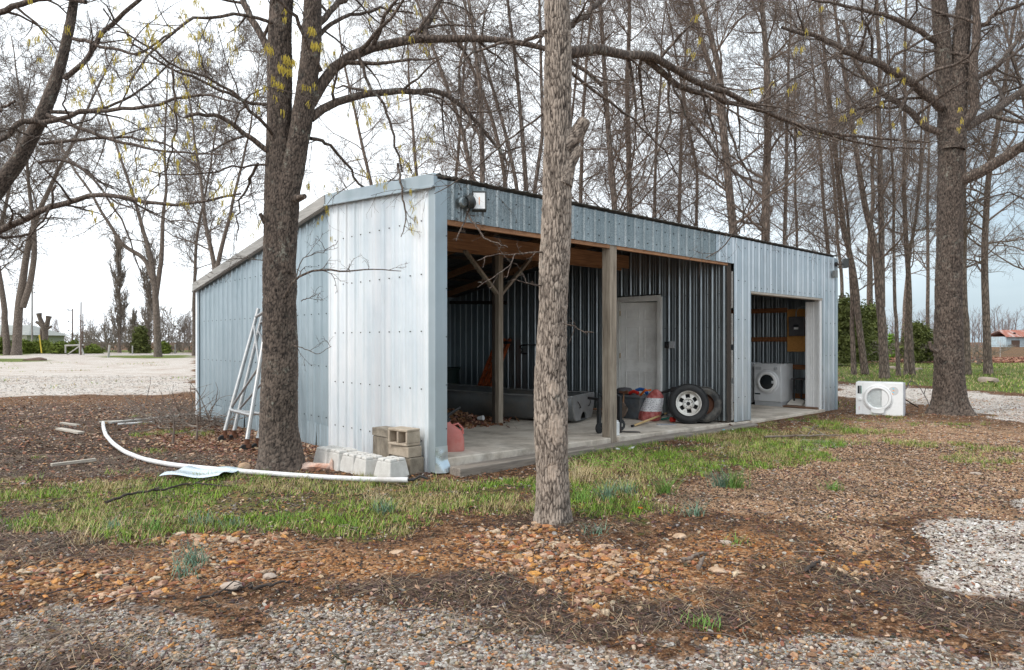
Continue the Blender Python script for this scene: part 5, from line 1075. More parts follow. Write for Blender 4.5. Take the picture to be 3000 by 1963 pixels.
mb.tube([(-wt, 0, zt+.006), (wt, 0, zt+.006)], .014, 8); wb2, wt2, zb2, zt2 = hull_sec(1); mb.tube([(-wt2, BL, zt2+.006), (wt2, BL, zt2+.006)], .014, 8)
mb.build('gunwale', 'alu', bt, smooth=50)
for y in (.9, 2.3):
    wb, wt, zb, zt = hull_sec(y/BL); mb = MB(); mb.box(-wt+.05, wt-.05, y-.14, y+.14, .30, .33); mb.box(-wb+.03, wb-.03, y-.12, y+.12, zb+.02, .30); mb.build('seat', 'boat_in', bt, bevel=.006)
mb = MB(); mb.add([(-wt2, BL-.7, zt2-.05), (wt2, BL-.7, zt2-.05), (wt2, BL, zt2), (-wt2, BL, zt2)], [(0, 1, 2, 3)]); mb.add([(-wt2, BL, zt2), (wt2, BL, zt2), (wb2, BL, zb2), (-wb2, BL, zb2)], [(0, 1, 2, 3)]); mb.build('bow_deck', 'boat_in', bt)
# red gear lying on the boat
mb = MB(); mb.prism([(0, 0), (.5, .03), (.62, .09), (.45, .15), (.05, .13)], 0, .05); o = mb.build('red_cushion', 'red_cloth', None, bevel=.015, seg=3)
bx = bt.matrix_basis; p = Matrix.LocRotScale(bt.location, bt.rotation_euler, None) @ Vector((-.25, 1.25, .331)); o.location = (p.x, p.y, slab_z(4.4)+.331); o.rotation_euler = (0, 0, R(30)); tag(o, 'flat dark red cushion lying on the seat inside the boat', 'cushion')
# boards the boat sits on
mb = MB(); mb.box(-.75, .75, -.12, .12, 0, .045); o = mb.build('plank', 'wood_dark', None, bevel=.004); o.location = W(4.3, 2.0, slab_z(4.3)+.001); o.rotation_euler = (0, 0, TH+R(21)); tag(o, 'dark plank under the stern of the boat', 'plank')
# --- orange ramps leaning on the partition
rp = at_shed('car_ramp', 5.96, 5.9, slab_z(6), 'pair of orange metal ramps leaning on the dark partition behind the boat', 'ramp')
mb = MB()
for dy in (-.20, .06):
    a = Vector((-.30, dy+.28, .02)); b = Vector((.24, dy, 1.5)); mb.bar(a, b, .045, .09, (1, 0, 0)); mb.bar(a+Vector((0, -.17, 0)), b+Vector((0, -.17, 0)), .045, .09, (1, 0, 0))
    for k in range(9): q = a.lerp(b, (k+.5)/9); mb.bar(q, q+Vector((0, -.17, 0)), .02, .12, (.9, 0, .3))
mb.build('rails', 'orange_paint', rp, bevel=.004)
mb = MB(); mb.box(.13, .27, -.40, .12, 1.38, 1.44); mb.build('hook', 'black_metal', rp, bevel=.004)
# dark bin and blower deep in the bay
bi = at_shed('plastic_bin', 5.5, 7.0, slab_z(5.5), 'dark green rubbish bin deep in the bay behind the boat', 'bin')
mb = MB(); mb.lathe([(0, .0), (.22, 0), (.28, .75), (.31, .76), (.31, .80), (.26, .80), (.24, .72), (0, .7)], 24); mb.build('bin_body', simple('bin_green', (.012, .03, .025), .6), bi, smooth=40)
hs = at_shed('hose_reel', 6.27, 4.95, 1.32, 'black hose bracket hooked on the dark partition wall', 'bracket')
mb = MB(); mb.tube([(-.02, .22+.0, .0), (-.12, .20, .06), (-.2, .05, .10), (-.2, -.15, .11), (-.05, -.3, .11)], .016, 8); mb.tube([(-.02, .22, 0), (-.1, .18, -.08), (-.02, .05, -.1)], .016, 8); mb.build('hook', 'black_metal', hs, smooth=40)
# --- pile of leaves with magazines
X = 2.35+rs.randn(2600)*.42; Y = 2.95+rs.randn(2600)*.30
wx = AX+X*CT-Y*ST; wy = AY+X*ST+Y*CT; n = len(X)
q = np.array([(-1, 0, 0), (-.35, .5, .12), (.5, .42, 0), (1, 0, .2), (.45, -.45, 0), (-.4, -.5, .15)])*.5
pz = slab_z(2.4)+.01+.22*np.exp(-((X-2.35)/.55)**2-((Y-2.95)/.38)**2)*rs.rand(n)
P = np.einsum('nij,nkj->nki', rotmats(n, 2.2), q[None]*(.07+.05*rs.rand(n))[:, None, None])+np.stack([wx, wy, pz], -1)[:, None]
me = np_mesh('leaf_pile', P.reshape(-1, 3), np.arange(6*n).reshape(n, 6), 6, False); add_cattr(me, 'tint', np.repeat(np.concatenate([palette(n, P_LEAF[:5]), np.ones((n, 1))], 1), 6, 0))
tag(link_mesh('leaf_pile', me, None, ['blade_bits']), 'heap of brown dead leaves blown into the open bay', 'leaves', kind='stuff')
for s_, y_, m_, lab in ((1.98, 3.02, 'label_white', 'white and blue booklet on the leaf heap, nearer the corner trim'), (2.32, 3.2, 'panel_grey', 'grey booklet on the leaf heap, nearer the thin post')):
    mb = MB(); mb.box(-.17, .17, -.11, .11, 0, .03); mb.mat(1); mb.box(-.168, .168, -.116, -.1105, .003, .017); mb.mat(2); mb.box(-.172, .172, -.112, .112, .0305, .038)
    o = mb.build('booklet', ['label_white', 'blue_plastic', 'panel_grey'], None, bevel=.002); o.location = W(s_, y_, slab_z(2)+.20); o.rotation_euler = (R(4), R(-3), TH+R(-25)); tag(o, lab, 'booklet')
cup = MB(); cup.lathe([(0, 0), (.03, 0), (.042, .1), (.042, .104), (0, .1)], 16, RX(R(80))); o = cup.build('plastic_cup', 'label_white', None, smooth=40); o.location = W(2.72, 2.52, slab_z(2.7)+.09); o.rotation_euler = (0, 0, 1); tag(o, 'crumpled white plastic cup by the foot of the thin post', 'cup')
# --- petrol can
gc = at_shed('fuel_can', .52, .42, slab_z(.5), 'faded red plastic fuel can with a black spout just inside the bay', 'fuel can', rz=R(-30))
mb = MB(); rings = [(.0, .165, .115), (.02, .175, .125), (.16, .17, .12), (.24, .145, .10), (.30, .09, .07), (.33, .045, .045), (.36, .04, .04)]; S = 20; vs = []
for z, a, b in rings:
    for k in range(S): an = 2*PI*k/S; c_, s__ = math.cos(an), math.sin(an); e_ = .5; vs.append((a*math.copysign(abs(c_)**e_, c_)-(.04 if z > .28 else 0)*(z-.24)/.12, b*math.copysign(abs(s__)**e_, s__), z))
mb.add(vs, [(i*S+k, i*S+(k+1) % S, (i+1)*S+(k+1) % S, (i+1)*S+k) for i in range(len(rings)-1) for k in range(S)]+[tuple(range(S))[::-1], tuple((len(rings)-1)*S+k for k in range(S))])
mb.build('can_body', 'gas_red', gc, smooth=45)
mb = MB(); mb.tube([(-.04, 0, .355), (-.04, 0, .40)], .048, 16); mb.tube([(-.04, 0, .40), (-.02, 0, .44), (.05, 0, .48), (.13, 0, .53)], [.03, .024, .018, .012], 10); mb.build('spout', 'black_metal', gc, smooth=40)
mb = MB(); mb.tube([(.03, 0, .31), (.10, 0, .33), (.155, 0, .27), (.165, 0, .2)], .014, 8); mb.build('handle', 'gas_red', gc, smooth=40)
# --- wheel and spare tyre
def tyre_prof(Ro, Ri, wd): # closed loop (r, axial)
    h = wd/2; return [(Ri, -h*.72), (Ri+.02, -h*.86), (Ri+.06, -h*.99), (Ro-.05, -h), (Ro-.018, -h*.90), (Ro-.004, -h*.74), (Ro, -h*.5), (Ro, h*.5), (Ro-.004, h*.74), (Ro-.018, h*.9), (Ro-.05, h), (Ri+.06, h*.99), (Ri+.02, h*.86), (Ri, h*.72)]
def tyre_mesh(Ro, Ri, wd, S=96):
    mb = MB(); mb.lathe(tyre_prof(Ro, Ri, wd), S, None, close=True)
    for k in range(60):              # tread blocks
        a = 2*PI*k/60
        for j, (z0, z1) in enumerate(((-.095, -.055), (-.045, -.008), (.008, .045), (.055, .095))):
            m_ = RZ(a+(.5 if j % 2 else 0)*2*PI/60); mb.box(Ro-.004, Ro+.006, -.0125, .0125, z0*wd/.2, z1*wd/.2, m_)
    return mb
Ro, Ri, WD = .338, .205, .21
wc = W(5.74, .42, 0); wh = empty('truck_wheel', (wc[0], wc[1], slab_z(5.7)+Ro+.004), 0, 'truck wheel with a silver spoked rim leaning in front of the partition', 'wheel')
wh.rotation_mode = 'QUATERNION'
nrm = Vector(W(-.80, -.62, 0))-Vector(W(0, 0, 0)); nrm.z = .17; nrm.normalize(); wh.rotation_quaternion = nrm.to_track_quat('Z', 'Y')
tyre_mesh(Ro, Ri, WD).build('tyre', 'rubber', wh, smooth=35)
mb = MB(); mb.lathe([(Ri+.012, .105), (Ri+.016, .095), (Ri-.006, .09), (Ri-.012, .06), (Ri-.02, .02), (Ri-.02, -.08), (Ri+.01, -.09)], 64)
mb.lathe([(.105, .03), (.10, .055), (.085, .06), (.08, .02), (.075, .01), (0.03, .01)], 40)
for k in range(6):                     # six wedge spokes leaving slanted openings
    a0 = k*PI/3; poly = []
    for aa, rr_ in ((-.10, .10), (.22, .10), (.40, Ri-.014), (-.22, Ri-.014)): poly.append(((rr_)*math.cos(a0+aa), rr_*math.sin(a0+aa)))
    mb.prism(poly, .028, .05)
mb.lathe([(.165, .05), (.19, .06), (Ri-.008, .07), (Ri-.008, .04), (.165, .03)], 64)
rim = mb.build('rim', 'rim', wh, smooth=30)
mb = MB(); mb.lathe([(0, .012), (.034, .012), (.034, .008)], 24)
for k in range(5): a = 2*PI*k/5+.3; mb.lathe([(0, .0135), (.008, .0135), (.008, .01)], 10, TR(.058*math.cos(a), .058*math.sin(a), 0))
mb.lathe([(0, -.03), (Ri-.02, -.03)], 48); mb.build('hub_holes', 'dark', rim)
wc = W(6.02, .30, 0); w2 = empty('spare_tyre', (wc[0]+.0, wc[1], slab_z(6)+.315), 0, 'worn bare tyre leaning behind the spoked wheel', 'tyre')
w2.rotation_mode = 'QUATERNION'; nrm = Vector(W(-.74, -.45, 0))-Vector(W(0, 0, 0)); nrm.z = .26; nrm.normalize(); w2.rotation_quaternion = nrm.to_track_quat('Z', 'Y')
tyre_mesh(.312, .19, .21).build('tyre', 'rubber_worn', w2, smooth=35)
mb = MB(); mb.lathe([(.19, -.08), (.18, -.05), (.18, .05), (.19, .08)], 48); mb.lathe([(.18, 0), (0, 0)], 40); mb.build('rim', 'rust', w2)
# --- grey tote with junk, bag, shovel, tools
tt_ = at_shed('storage_tote', 5.80, 1.72, slab_z(5.8), 'dark grey plastic tote heaped with tools in front of the white door', 'tote')
mb = MB(); mb.hexa([(-.27, -.40, 0), (.23, -.40, 0), (.23, .40, 0), (-.27, .40, 0), (-.33, -.47, .40), (.28, -.47, .40), (.28, .47, .40), (-.33, .47, .40)]); mb.build('tub', 'tote', tt_, bevel=.02, seg=3)
mb = MB(); mb.box(-.36, .31, -.50, .50, .40, .435); mb.build('rim_edge', 'tote', tt_, bevel=.012)
def thing_mesh(name, mb, mat, s, y, z, label, cat, rz=0, bevel=0.0, smooth=None, rot=None, group=None):
    o = mb.build(name, mat, None, bevel=bevel, smooth=smooth); o.location = W(s, y, z); o.rotation_euler = rot or (0, 0, TH+rz); return tag(o, label, cat, group)
zt_ = slab_z(5.8)+.436
rg = random.Random(4)
mb = MB(); mb.lathe([(.14, 0), (.17, .03), (.165, .07), (.12, .115), (.0, .13)], 20); thing_mesh('wire_basket', mb, 'panel_grey', 5.72, 1.80, zt_, 'dark rounded basket on top of the tote', 'basket', smooth=40)
mb = MB(); mb.tube([(0, -.16, .04), (.02, -.08, .10), (0, .0, .115), (0, .08, .09), (0, .12, .04)], .032, 10); thing_mesh('blue_hose', mb, 'blue_plastic', 5.70, 1.42, zt_, 'short blue hose loop on top of the tote', 'hose', smooth=40)
mb = MB(); mb.tube([(0, -.10, .04), (0, 0, .07), (0, .1, .03)], .032, 10); thing_mesh('red_grip', mb, 'red', 5.64, 1.52, zt_, 'red plastic grip on top of the tote below the blue hose', 'grip', smooth=40)
mb = MB(); mb.bar((0, .05, 0), (-.05, -.12, .13), .035, .03); mb.bar((-.04, -.08, .10), (0, -.2, .12), .03, .03); thing_mesh('orange_tool', mb, 'orange_plastic', 5.60, 1.30, zt_, 'bright orange tool handle above the red bag', 'tool', bevel=.006)
mb = MB(); mb.prism([(-.10, -.12), (.05, -.16), (.12, -.02), (.1, .12), (-.05, .15), (-.12, .05)], 0, .07); thing_mesh('rag_bundle', mb, 'rust', 5.66, 2.06, zt_, 'reddish brown rag at the left end of the tote', 'rag', bevel=.02)
mb = MB(); mb.tube([(-.05, .1, .02), (0, -.12, .07), (.05, -.30, .13)], [.02, .022, .03], 10); mb.tube([(.05, -.28, .12), (.06, -.42, .14)], [.05, .045], 12); thing_mesh('black_nozzle', mb, 'black_metal', 5.80, 1.12, zt_, 'black blower nozzle sticking out to the right of the tote', 'nozzle', smooth=40)
ax_ = at_shed('hatchet', 5.42, 1.60, slab_z(5.4), 'old hatchet with a brown handle hanging head up on the tote edge', 'hatchet')
mb = MB(); mb.tube([(0, 0, .04), (.0, .0, .25), (.03, 0, .48)], [.016, .018, .014], 8); mb.build('handle', 'old_handle', ax_, smooth=40)
mb = MB(); mb.prism([(-.10, .0), (-.09, .07), (.0, .045), (.10, .05), (.10, .01), (0, .0)], -.015, .015, TR(.03, 0, .46) @ RZ(R(90)) @ RX(R(90))); mb.build('head', 'rust', ax_, bevel=.003)
bg_ = at_shed('mulch_bag', 5.62, 1.16, slab_z(5.6), 'red and white plastic bag slumped against the tote', 'bag', rz=R(8))
mb = MB(); rings = [(0, .17, .19, 0), (.03, .19, .21, 0), (.12, .18, .205, 0), (.2, .16, .19, .01), (.3, .145, .18, .03), (.4, .13, .165, .05), (.46, .10, .14, .06), (.52, .06, .09, .05), (.56, .02, .035, .05)]; vs = []; S = 28
from mathutils import noise as mnoise
for z, a, b, ox in rings:
    for k in range(S):
        an = 2*PI*k/S; q_ = 1+.12*mnoise.noise(Vector((math.cos(an)*2, math.sin(an)*2, z*7))); vs.append((ox+a*q_*math.cos(an), -.10*z/.5+b*q_*math.sin(an), z))
mb.add(vs, [(i*S+k, i*S+(k+1) % S, (i+1)*S+(k+1) % S, (i+1)*S+k) for i in range(len(rings)-1) for k in range(S)]+[tuple(range(S))[::-1]])
t = NT('bag_plastic', .3); zz = t.n('SeparateXYZ'); t.l(t.co('Object'), zz.inputs[0])
red = t.ramp(t.noise(14, 4), [(.35, (.32, .04, .035)), (.7, (.62, .22, .2))]); wht = t.ramp(t.noise(6, 3), [(.3, (.62, .6, .62)), (.7, (.85, .84, .85))])
band = t.math('MULTIPLY', t.math('GREATER_THAN', zz.outputs[2], .17), t.math('LESS_THAN', zz.outputs[2], .41))
scr = t.math('MULTIPLY', t.math('GREATER_THAN', t.noise(40, 2, .5, vs=(1, 1, 2.5)), .56), t.rng(t.math('SINE', t.math('MULTIPLY', zz.outputs[2], 190)), -.1, .1))
wht = t.mix(t.math('MULTIPLY', scr, .85), wht, (.03, .04, .06)); t.base(t.mix(band, red, wht)); t.bump(t.noise(12, 5), .02); M['bag_plastic'] = t.m
mb.build('bag_body', 'bag_plastic', bg_, smooth=60)
sh = at_shed('shovel', 5.2, 1.62, slab_z(5.2), 'rusty shovel blade lying against the front of the tote', 'shovel', rz=R(15))
vs = []; NX, NY = 8, 10
for j in range(NY+1):
    f = j/NY; hw = .17*(1-.0*f) if f < .5 else .17*math.sqrt(max(0, 1-((f-.5)/.5)**2.2)); hw = max(hw, .004)
    for i in range(NX+1): g_ = i/NX*2-1; vs.append((.05-.10*f+.0*g_, .22-.50*f, .05+.05*math.cos(g_*1.4)+hw*g_*1.0+.13))
mb = MB(); mb.add(vs, [(j*(NX+1)+i, j*(NX+1)+i+1, (j+1)*(NX+1)+i+1, (j+1)*(NX+1)+i) for j in range(NY) for i in range(NX)])
o = mb.build('blade', 'blade', sh, smooth=50); s_ = o.modifiers.new('thick', 'SOLIDIFY'); s_.thickness = .004
mb = MB(); mb.tube([(.05, .2, .17), (.06, .45, .16), (.05, .9, .14)], .017, 8); mb.build('handle', 'old_handle', sh, smooth=40)
ax2 = at_shed('maul', 4.95, .90, slab_z(4.95), 'long pale wooden handled tool lying on the slab edge', 'tool', rz=R(0))
def shp(px, py, z): X_, Y_, _ = G(px, py, z); return Vector((X_, Y_, z))
h0 = shp(1856, 1247, .12); h1 = shp(1952, 1219, .13); ax2.location = h0; ax2.rotation_euler = (0, 0, math.atan2((h1-h0).y, (h1-h0).x)); LL = (h1-h0).length
mb = MB(); mb.tube([(0, 0, 0), (LL*.5, 0, .03), (LL, 0, .06)], [.018, .020, .017], 10); mb.build('handle', 'handle_wood', ax2, smooth=40)
for a_, b_, r_ in (((-.07, 0, 0), (0, 0, 0), .021), ((LL*.80, 0, .046), (LL*.90, 0, .054), .024)): mb = MB(); mb.tube([a_, b_], r_, 10); mb.build('grip', 'black_metal', ax2, smooth=40)
for (p0, p1, r_, m_, nm, lab, ct) in ((( 1938, 1228), (1992, 1220), .016, 'green_handle', 'green_tube', 'green plastic tube lying beside the wheel', 'tube'), ((1966, 1229), (1978, 1229), .045, 'red', 'red_can', 'red can lid lying between the green tube and the wheel', 'can'), ((1979, 1229), (1998, 1230), .042, 'label_white', 'white_can', 'white can lying against the wheel, right of the red lid', 'can'), ((1961, 1217), (1990, 1214), .035, 'enamel_grey', 'grey_tube', 'grey cardboard tube above the green tube', 'tube'), ((2108, 1225), (2148, 1250), .012, 'rust', 'rusty_rod', 'thin rusty rod lying behind the tyres', 'rod')):
    a, b = shp(*p0, slab_z(5.3)+r_), shp(*p1, slab_z(5.6)+r_)
    if nm == 'rusty_rod': b = shp(*p1, .03)
    mb = MB(); mb.tube([a, a.lerp(b, .5), b], r_, 12); o = mb.build(nm, m_, None, smooth=40); tag(o, lab, ct)
mb = MB(); mb.bar(tuple(shp(1925, 1243, .09)), tuple(shp(1978, 1243, .09)), .12, .012); o = mb.build('licence_plate', 'back_steel', None); tag(o, 'thin flat metal plate at the slab edge left of the wheel', 'plate')
# --- hand truck lying / standing behind the post
ht = at_shed('hand_truck', 3.62, .40, slab_z(3.6), 'black metal hand truck frame standing on both sides of the big post', 'hand truck')
mb = MB()
for p in ((-.28, .02, .04, .54), (.06, -.10, .0, .56), (.40, .16, .0, .47)): mb.bar((p[0], p[1], p[2]), (p[0], p[1], p[3]), .05, .05)
mb.bar((-.28, .02, .52), (-.02, .45, .50), .04, .04); mb.bar((.06, -.10, .48), (.40, .16, .46), .05, .05); mb.bar((.06, -.10, .03), (.40, .16, .03), .05, .04); mb.bar((.05, -.10, .02), (.33, -.28, .0), .06, .012)
mb.tube([(.06, -.1, .55), (.0, -.02, .62), (-.12, .05, .60), (-.16, .1, .5)], .014, 8)
mb.build('frame', 'black_metal', ht, bevel=.004)
for i, (x, y) in enumerate(((-.28, .06), (.27, .08))):
    mb = MB(); mb.lathe([(.03, -.02), (.075, -.02), (.085, -.01), (.085, .01), (.075, .02), (.03, .02)], 24, TR(x, y-.05, .088) @ RX(R(90)), close=True); wl = mb.build('wheel', 'rubber', ht, smooth=40)
    mb = MB(); mb.lathe([(0, .012), (.045, .012), (.045, -.012), (0, -.012)], 16, TR(x, y-.05, .088) @ RX(R(90))); mb.build('hub', 'rim', wl, smooth=40)
mb = MB(); mb.box(-.04, .04, -.03, .03, 0, .20); mb.box(-.03, .03, -.022, .022, .2, .225); thing_mesh('white_bottle', mb, 'bright_white', 3.36, .10, slab_z(3.4)+.001, 'small white plastic container beside the foot of the big post', 'bottle', bevel=.012)
# --- appliances
def washer_door(mb_ring, par, r, yf): pass
wa = at_shed('washing_machine', 10.53, 1.22, slab_z(9), 'white front loading washing machine standing inside the doorway', 'washing machine')
# local: -x is its front ; width along y .72, depth .26..., height .90
WW, WHh, WDp = .64, .95, .58
wa.location = W(10.10, 1.18, slab_z(9)); 
mb = MB(); mb.box(0, WDp, -WW/2, WW/2, .10, WHh-.03); mb.build('cabinet', 'enamel_old', wa, bevel=.012, seg=3)
mb = MB(); mb.box(-.01, WDp, -WW/2-.004, WW/2+.004, WHh-.03, WHh); mb.build('lid', 'enamel_old', wa, bevel=.008)
mb = MB(); mb.box(.02, WDp, -WW/2+.01, WW/2-.01, 0, .10); mb.build('plinth', 'enamel_grey', wa)
mb = MB(); mb.box(-.012, -.001, -WW/2+.01, WW/2-.01, WHh-.17, WHh-.035); mb.mat(1); mb.box(-.016, -.0125, .14, .28, WHh-.14, WHh-.07); mb.box(-.016, -.0125, -.05, .1, WHh-.13, WHh-.125); mb.build('control_panel', ['enamel_old', 'enamel_grey'], wa, bevel=.003)
mb = MB(); mb.lathe([(0, .04), (.022, .038), (.026, .0)], 24, TR(-.012, -.20, WHh-.105) @ RY(R(-90))); mb.lathe([(.03, .003), (.045, .003), (.045, 0)], 24, TR(-.012, -.20, WHh-.105) @ RY(R(-90))); mb.build('dial', 'enamel_grey', wa, smooth=40)
cz = .54
DM = TR(0, .0, cz) @ RY(R(-90))
mb = MB(); mb.lathe([(.275, .0), (.275, .012), (.26, .022), (.235, .026)], 48, DM); mb.build('door_surround', 'enamel_old', wa, smooth=40)
mb = MB(); mb.lathe([(.235, .02), (.225, .045), (.20, .055), (.175, .05), (.165, .03)], 48, DM); dd = mb.build('door', 'bright_white', wa, smooth=40)
mb = MB(); mb.lathe([(.166, .032), (.13, .045), (.06, .052), (0, .054)], 40, DM); mb.build('glass', 'door_glass', dd, smooth=60)
mb = MB(); mb.box(-.055, -.02, -.19, -.12, cz-.03, cz+.03); mb.build('latch', 'enamel_old', dd, bevel=.006)
mb = MB(); mb.box(-.003, -.0005, .17, .30, .245, .275); mb.mat(1)
for k in range(5): mb.box(-.003, -.0005, .20+.01*(k % 2), .29, .205-.022*k, .212-.022*k)
mb.build('label', ['label_black', 'enamel_grey'], wa)
fz = at_shed('white_appliance', 10.12, 1.96, slab_z(9), 'plain white appliance partly hidden by the doorway edge behind the washing machine', 'appliance')
mb = MB(); mb.box(-.05, .55, -.33, .38, .03, .92); mb.box(-.06, .56, -.34, .39, .93, .96); mb.build('cabinet', 'enamel_old', fz, bevel=.01); mb = MB(); mb.box(0, .5, -.3, .3, 0, .03); mb.build('plinth', 'dark', fz)
# outdoor dryer lying on its side: local x along the long side
dA = Vector(G(2507, 1214)); dB = dA+Vector((math.cos(R(-31)), math.sin(R(-31)), 0))*.88; dd_ = dB-dA; LW = dd_.length; HW = .67; DPp = .52
dy = empty('tumble_dryer', tuple((dA+dB)/2), math.atan2(dd_.y, dd_.x), 'white front loading dryer lying on its side on the grass right of the shed', 'dryer')
h = LW/2
mb = MB(); mb.box(-h, h-.03, 0, .045, .0, HW); mb.box(-h+.004, h-.035, .046, DPp, .004, HW-.004); mb.build('cabinet', 'enamel', dy, bevel=.010, seg=3)
mb = MB(); mb.box(h-.034, h, .01, DPp-.01, .012, HW-.012)
for k in range(9): mb.box(h, h+.004, .05, DPp-.05, .05+.065*k, .08+.065*k)
mb.build('base_plate', 'back_steel', dy, bevel=.004)
mb = MB(); mb.box(-h+.13, -h+.134, -.003, -.0005, .01, HW-.01); mb.build('panel_seam', 'sticker_grey', dy)
DX, DZ = -h+.40, HW*.52; DM = TR(DX, 0, DZ) @ RX(R(90))
mb = MB(); mb.lathe([(.275, .0), (.272, .016), (.262, .022), (.255, .020)], 64, DM); mb.build('door_surround', 'enamel', dy, smooth=50)
mb = MB(); mb.lathe([(.25, .015), (.245, .04), (.225, .05), (.205, .047), (.195, .03), (.19, .0)], 64, DM)
mb.prism([(-.125, -.215), (-.11, -.285), (-.06, -.30), (.06, -.30), (.11, -.285), (.125, -.215)], -.045, -.015, TR(DX, 0, DZ) @ Matrix(((1, 0, 0, 0), (0, 0, 1, 0), (0, 1, 0, 0), (0, 0, 0, 1))))
ang = [math.acos(.06/.19)-0, ]; a1 = math.acos(.075/.192)
seg = [(.192*math.cos(a), .192*math.sin(a)) for a in np.linspace(-a1, a1, 16)]
mb.prism(seg, -.04, -.01, TR(DX, 0, DZ) @ Matrix(((1, 0, 0, 0), (0, 0, 1, 0), (0, 1, 0, 0), (0, 0, 0, 1))))
dd = mb.build('door', 'enamel', dy, smooth=40)
mb = MB(); mb.lathe([(.19, .012), (.12, .02), (.0, .022)], 48, DM); mb.build('glass', 'clear_glass', dd, smooth=60)
mb = MB(); mb.lathe([(.20, .009), (.192, -.06), (.19, -.22), (.10, -.23), (.09, -.22), (.05, -.22), (.045, -.20), (0, -.20)], 48, DM)
for k in range(6): a = k*PI/3; mb.bar(tuple(DM @ Vector((.06*math.cos(a), .06*math.sin(a), -.218))), tuple(DM @ Vector((.17*math.cos(a), .17*math.sin(a), -.218))), .02, .02)
mb.build('drum', 'drum', dy, smooth=30)
# hole for the drum: dark recess ring is part of the drum; cut the cabinet front
cut = dy.children[0]
bo = MB(); bo.lathe([(0, -.30), (.202, -.30), (.202, .05), (0, .05)], 48, DM); cm = bpy.data.meshes.new('cut'); cm.from_pydata(bo.v, [], bo.f)
import bmesh
bmx = bmesh.new(); bmx.from_mesh(cm); bmesh.ops.remove_doubles(bmx, verts=bmx.verts, dist=1e-5); bmesh.ops.recalc_face_normals(bmx, faces=bmx.faces); bmx.to_mesh(cm); bmx.free()
co_ = bpy.data.objects.new('cut', cm); col.objects.link(co_)
cut.modifiers.clear(); bm_ = cut.modifiers.new('b', 'BOOLEAN'); bm_.operation = 'DIFFERENCE'; bm_.object = co_; bm_.solver = 'EXACT'
bpy.context.view_layer.update(); co_.matrix_world = dy.matrix_basis.copy(); bpy.context.view_layer.update()
dg = bpy.context.evaluated_depsgraph_get(); nm_ = bpy.data.meshes.new_from_object(cut.evaluated_get(dg)); cut.modifiers.clear(); cut.data = nm_
bpy.data.objects.remove(co_); bv = cut.modifiers.new('bevel', 'BEVEL'); bv.width = .006; bv.segments = 2; bv.limit_method = 'ANGLE'; bv.angle_limit = R(60)
mb = MB(); mb.box(-h+.035, -h+.107, -.004, -.0005, HW-.235, HW-.075); mb.mat(1)
for k in range(6): mb.box(-h+.072, -h+.088, -.006, -.0042, HW-.222+.024*k, HW-.210+.024*k)
mb.mat(2); mb.box(-h+.098, -h+.107, -.0065, -.0045, HW-.235, HW-.075); mb.build('display', ['label_black', 'label_white', 'green_handle'], dy)
mb = MB(); mb.lathe([(0, .03), (.028, .028), (.032, .0)], 28, TR(-h+.072, 0, HW-.345) @ RX(R(90))); mb.build('dial', 'enamel', dy, smooth=40)
mb = MB(); mb.lathe([(0, .002), (.088, .002), (.088, 0)], 40, TR(h-.20, -.0005, HW-.165) @ RX(R(90))); mb.mat(1)
for x, z, m_ in ((0, .045, 1), (0, -.03, 1), (-.015, -.058, 2), (.0, .012, 2)): mb.mat(m_); mb.box(h-.20+x-.012, h-.20+x+.012, -.005, -.0026, HW-.165+z-.012, HW-.165+z+.012)
mb.build('sticker', ['sticker_grey', 'sticker_cyan', 'sticker_orange'], dy)
mb = MB(); mb.box(-h+.06, -h+.066, -.003, -.0005, .10, .17); mb.mat(1); mb.box(h-.275, h-.262, -.003, -.0005, .165, .195); mb.build('marks', ['red', 'label_black'], dy)
# --- bench frame, cardboard inside room
bn = at_shed('metal_stand', 10.50, .52, slab_z(9), 'low black metal stand against the inside of the doorway wall', 'stand')
mb = MB(); mb.box(-.18, .30, -.26, .22, .60, .63)
for x in (-.1, .26):
    for y in (-.22, .18): mb.bar((x, y, 0), (x, y, .6), .03, .03)
mb.build('frame', 'black_metal', bn, bevel=.003)
mb = MB(); mb.tube([(.0, .24, .86), (-.06, .24, .62), (-.03, .20, .4), (-.08, .05, .2), (-.12, -.1, .12)], .008, 6); thing_mesh('power_cable', mb, 'black_metal', 10.50, .50, slab_z(9), 'black power cable hanging beside the low metal stand', 'cable', smooth=40)
mb = MB(); mb.box(-.3, .34, -.38, .38, 0, .02); mb.box(-.32, .28, -.34, .40, .022, .04, RZ(.1)); thing_mesh('cardboard', mb, 'cardboard', 10.34, .40, slab_z(9)+.001, 'flattened brown cardboard on the floor by the washing machine', 'cardboard')
for i, (dy_, lab) in enumerate(((.20, 'open white carton flap nearer the washing machine'), (-.17, 'open white carton flap nearer the door jamb'))):
    mb = MB(); mb.hexa([(-.13, -.17, .0), (.13, -.17, .0), (.13, .17, .0), (-.13, .17, .0), (-.10, -.165, .03), (.13, -.165, .12), (.13, .165, .12), (-.10, .165, .03)]); thing_mesh('paper_carton', mb, 'paper', 10.36, .42+dy_, slab_z(9)+.045, lab, 'carton', bevel=.003)
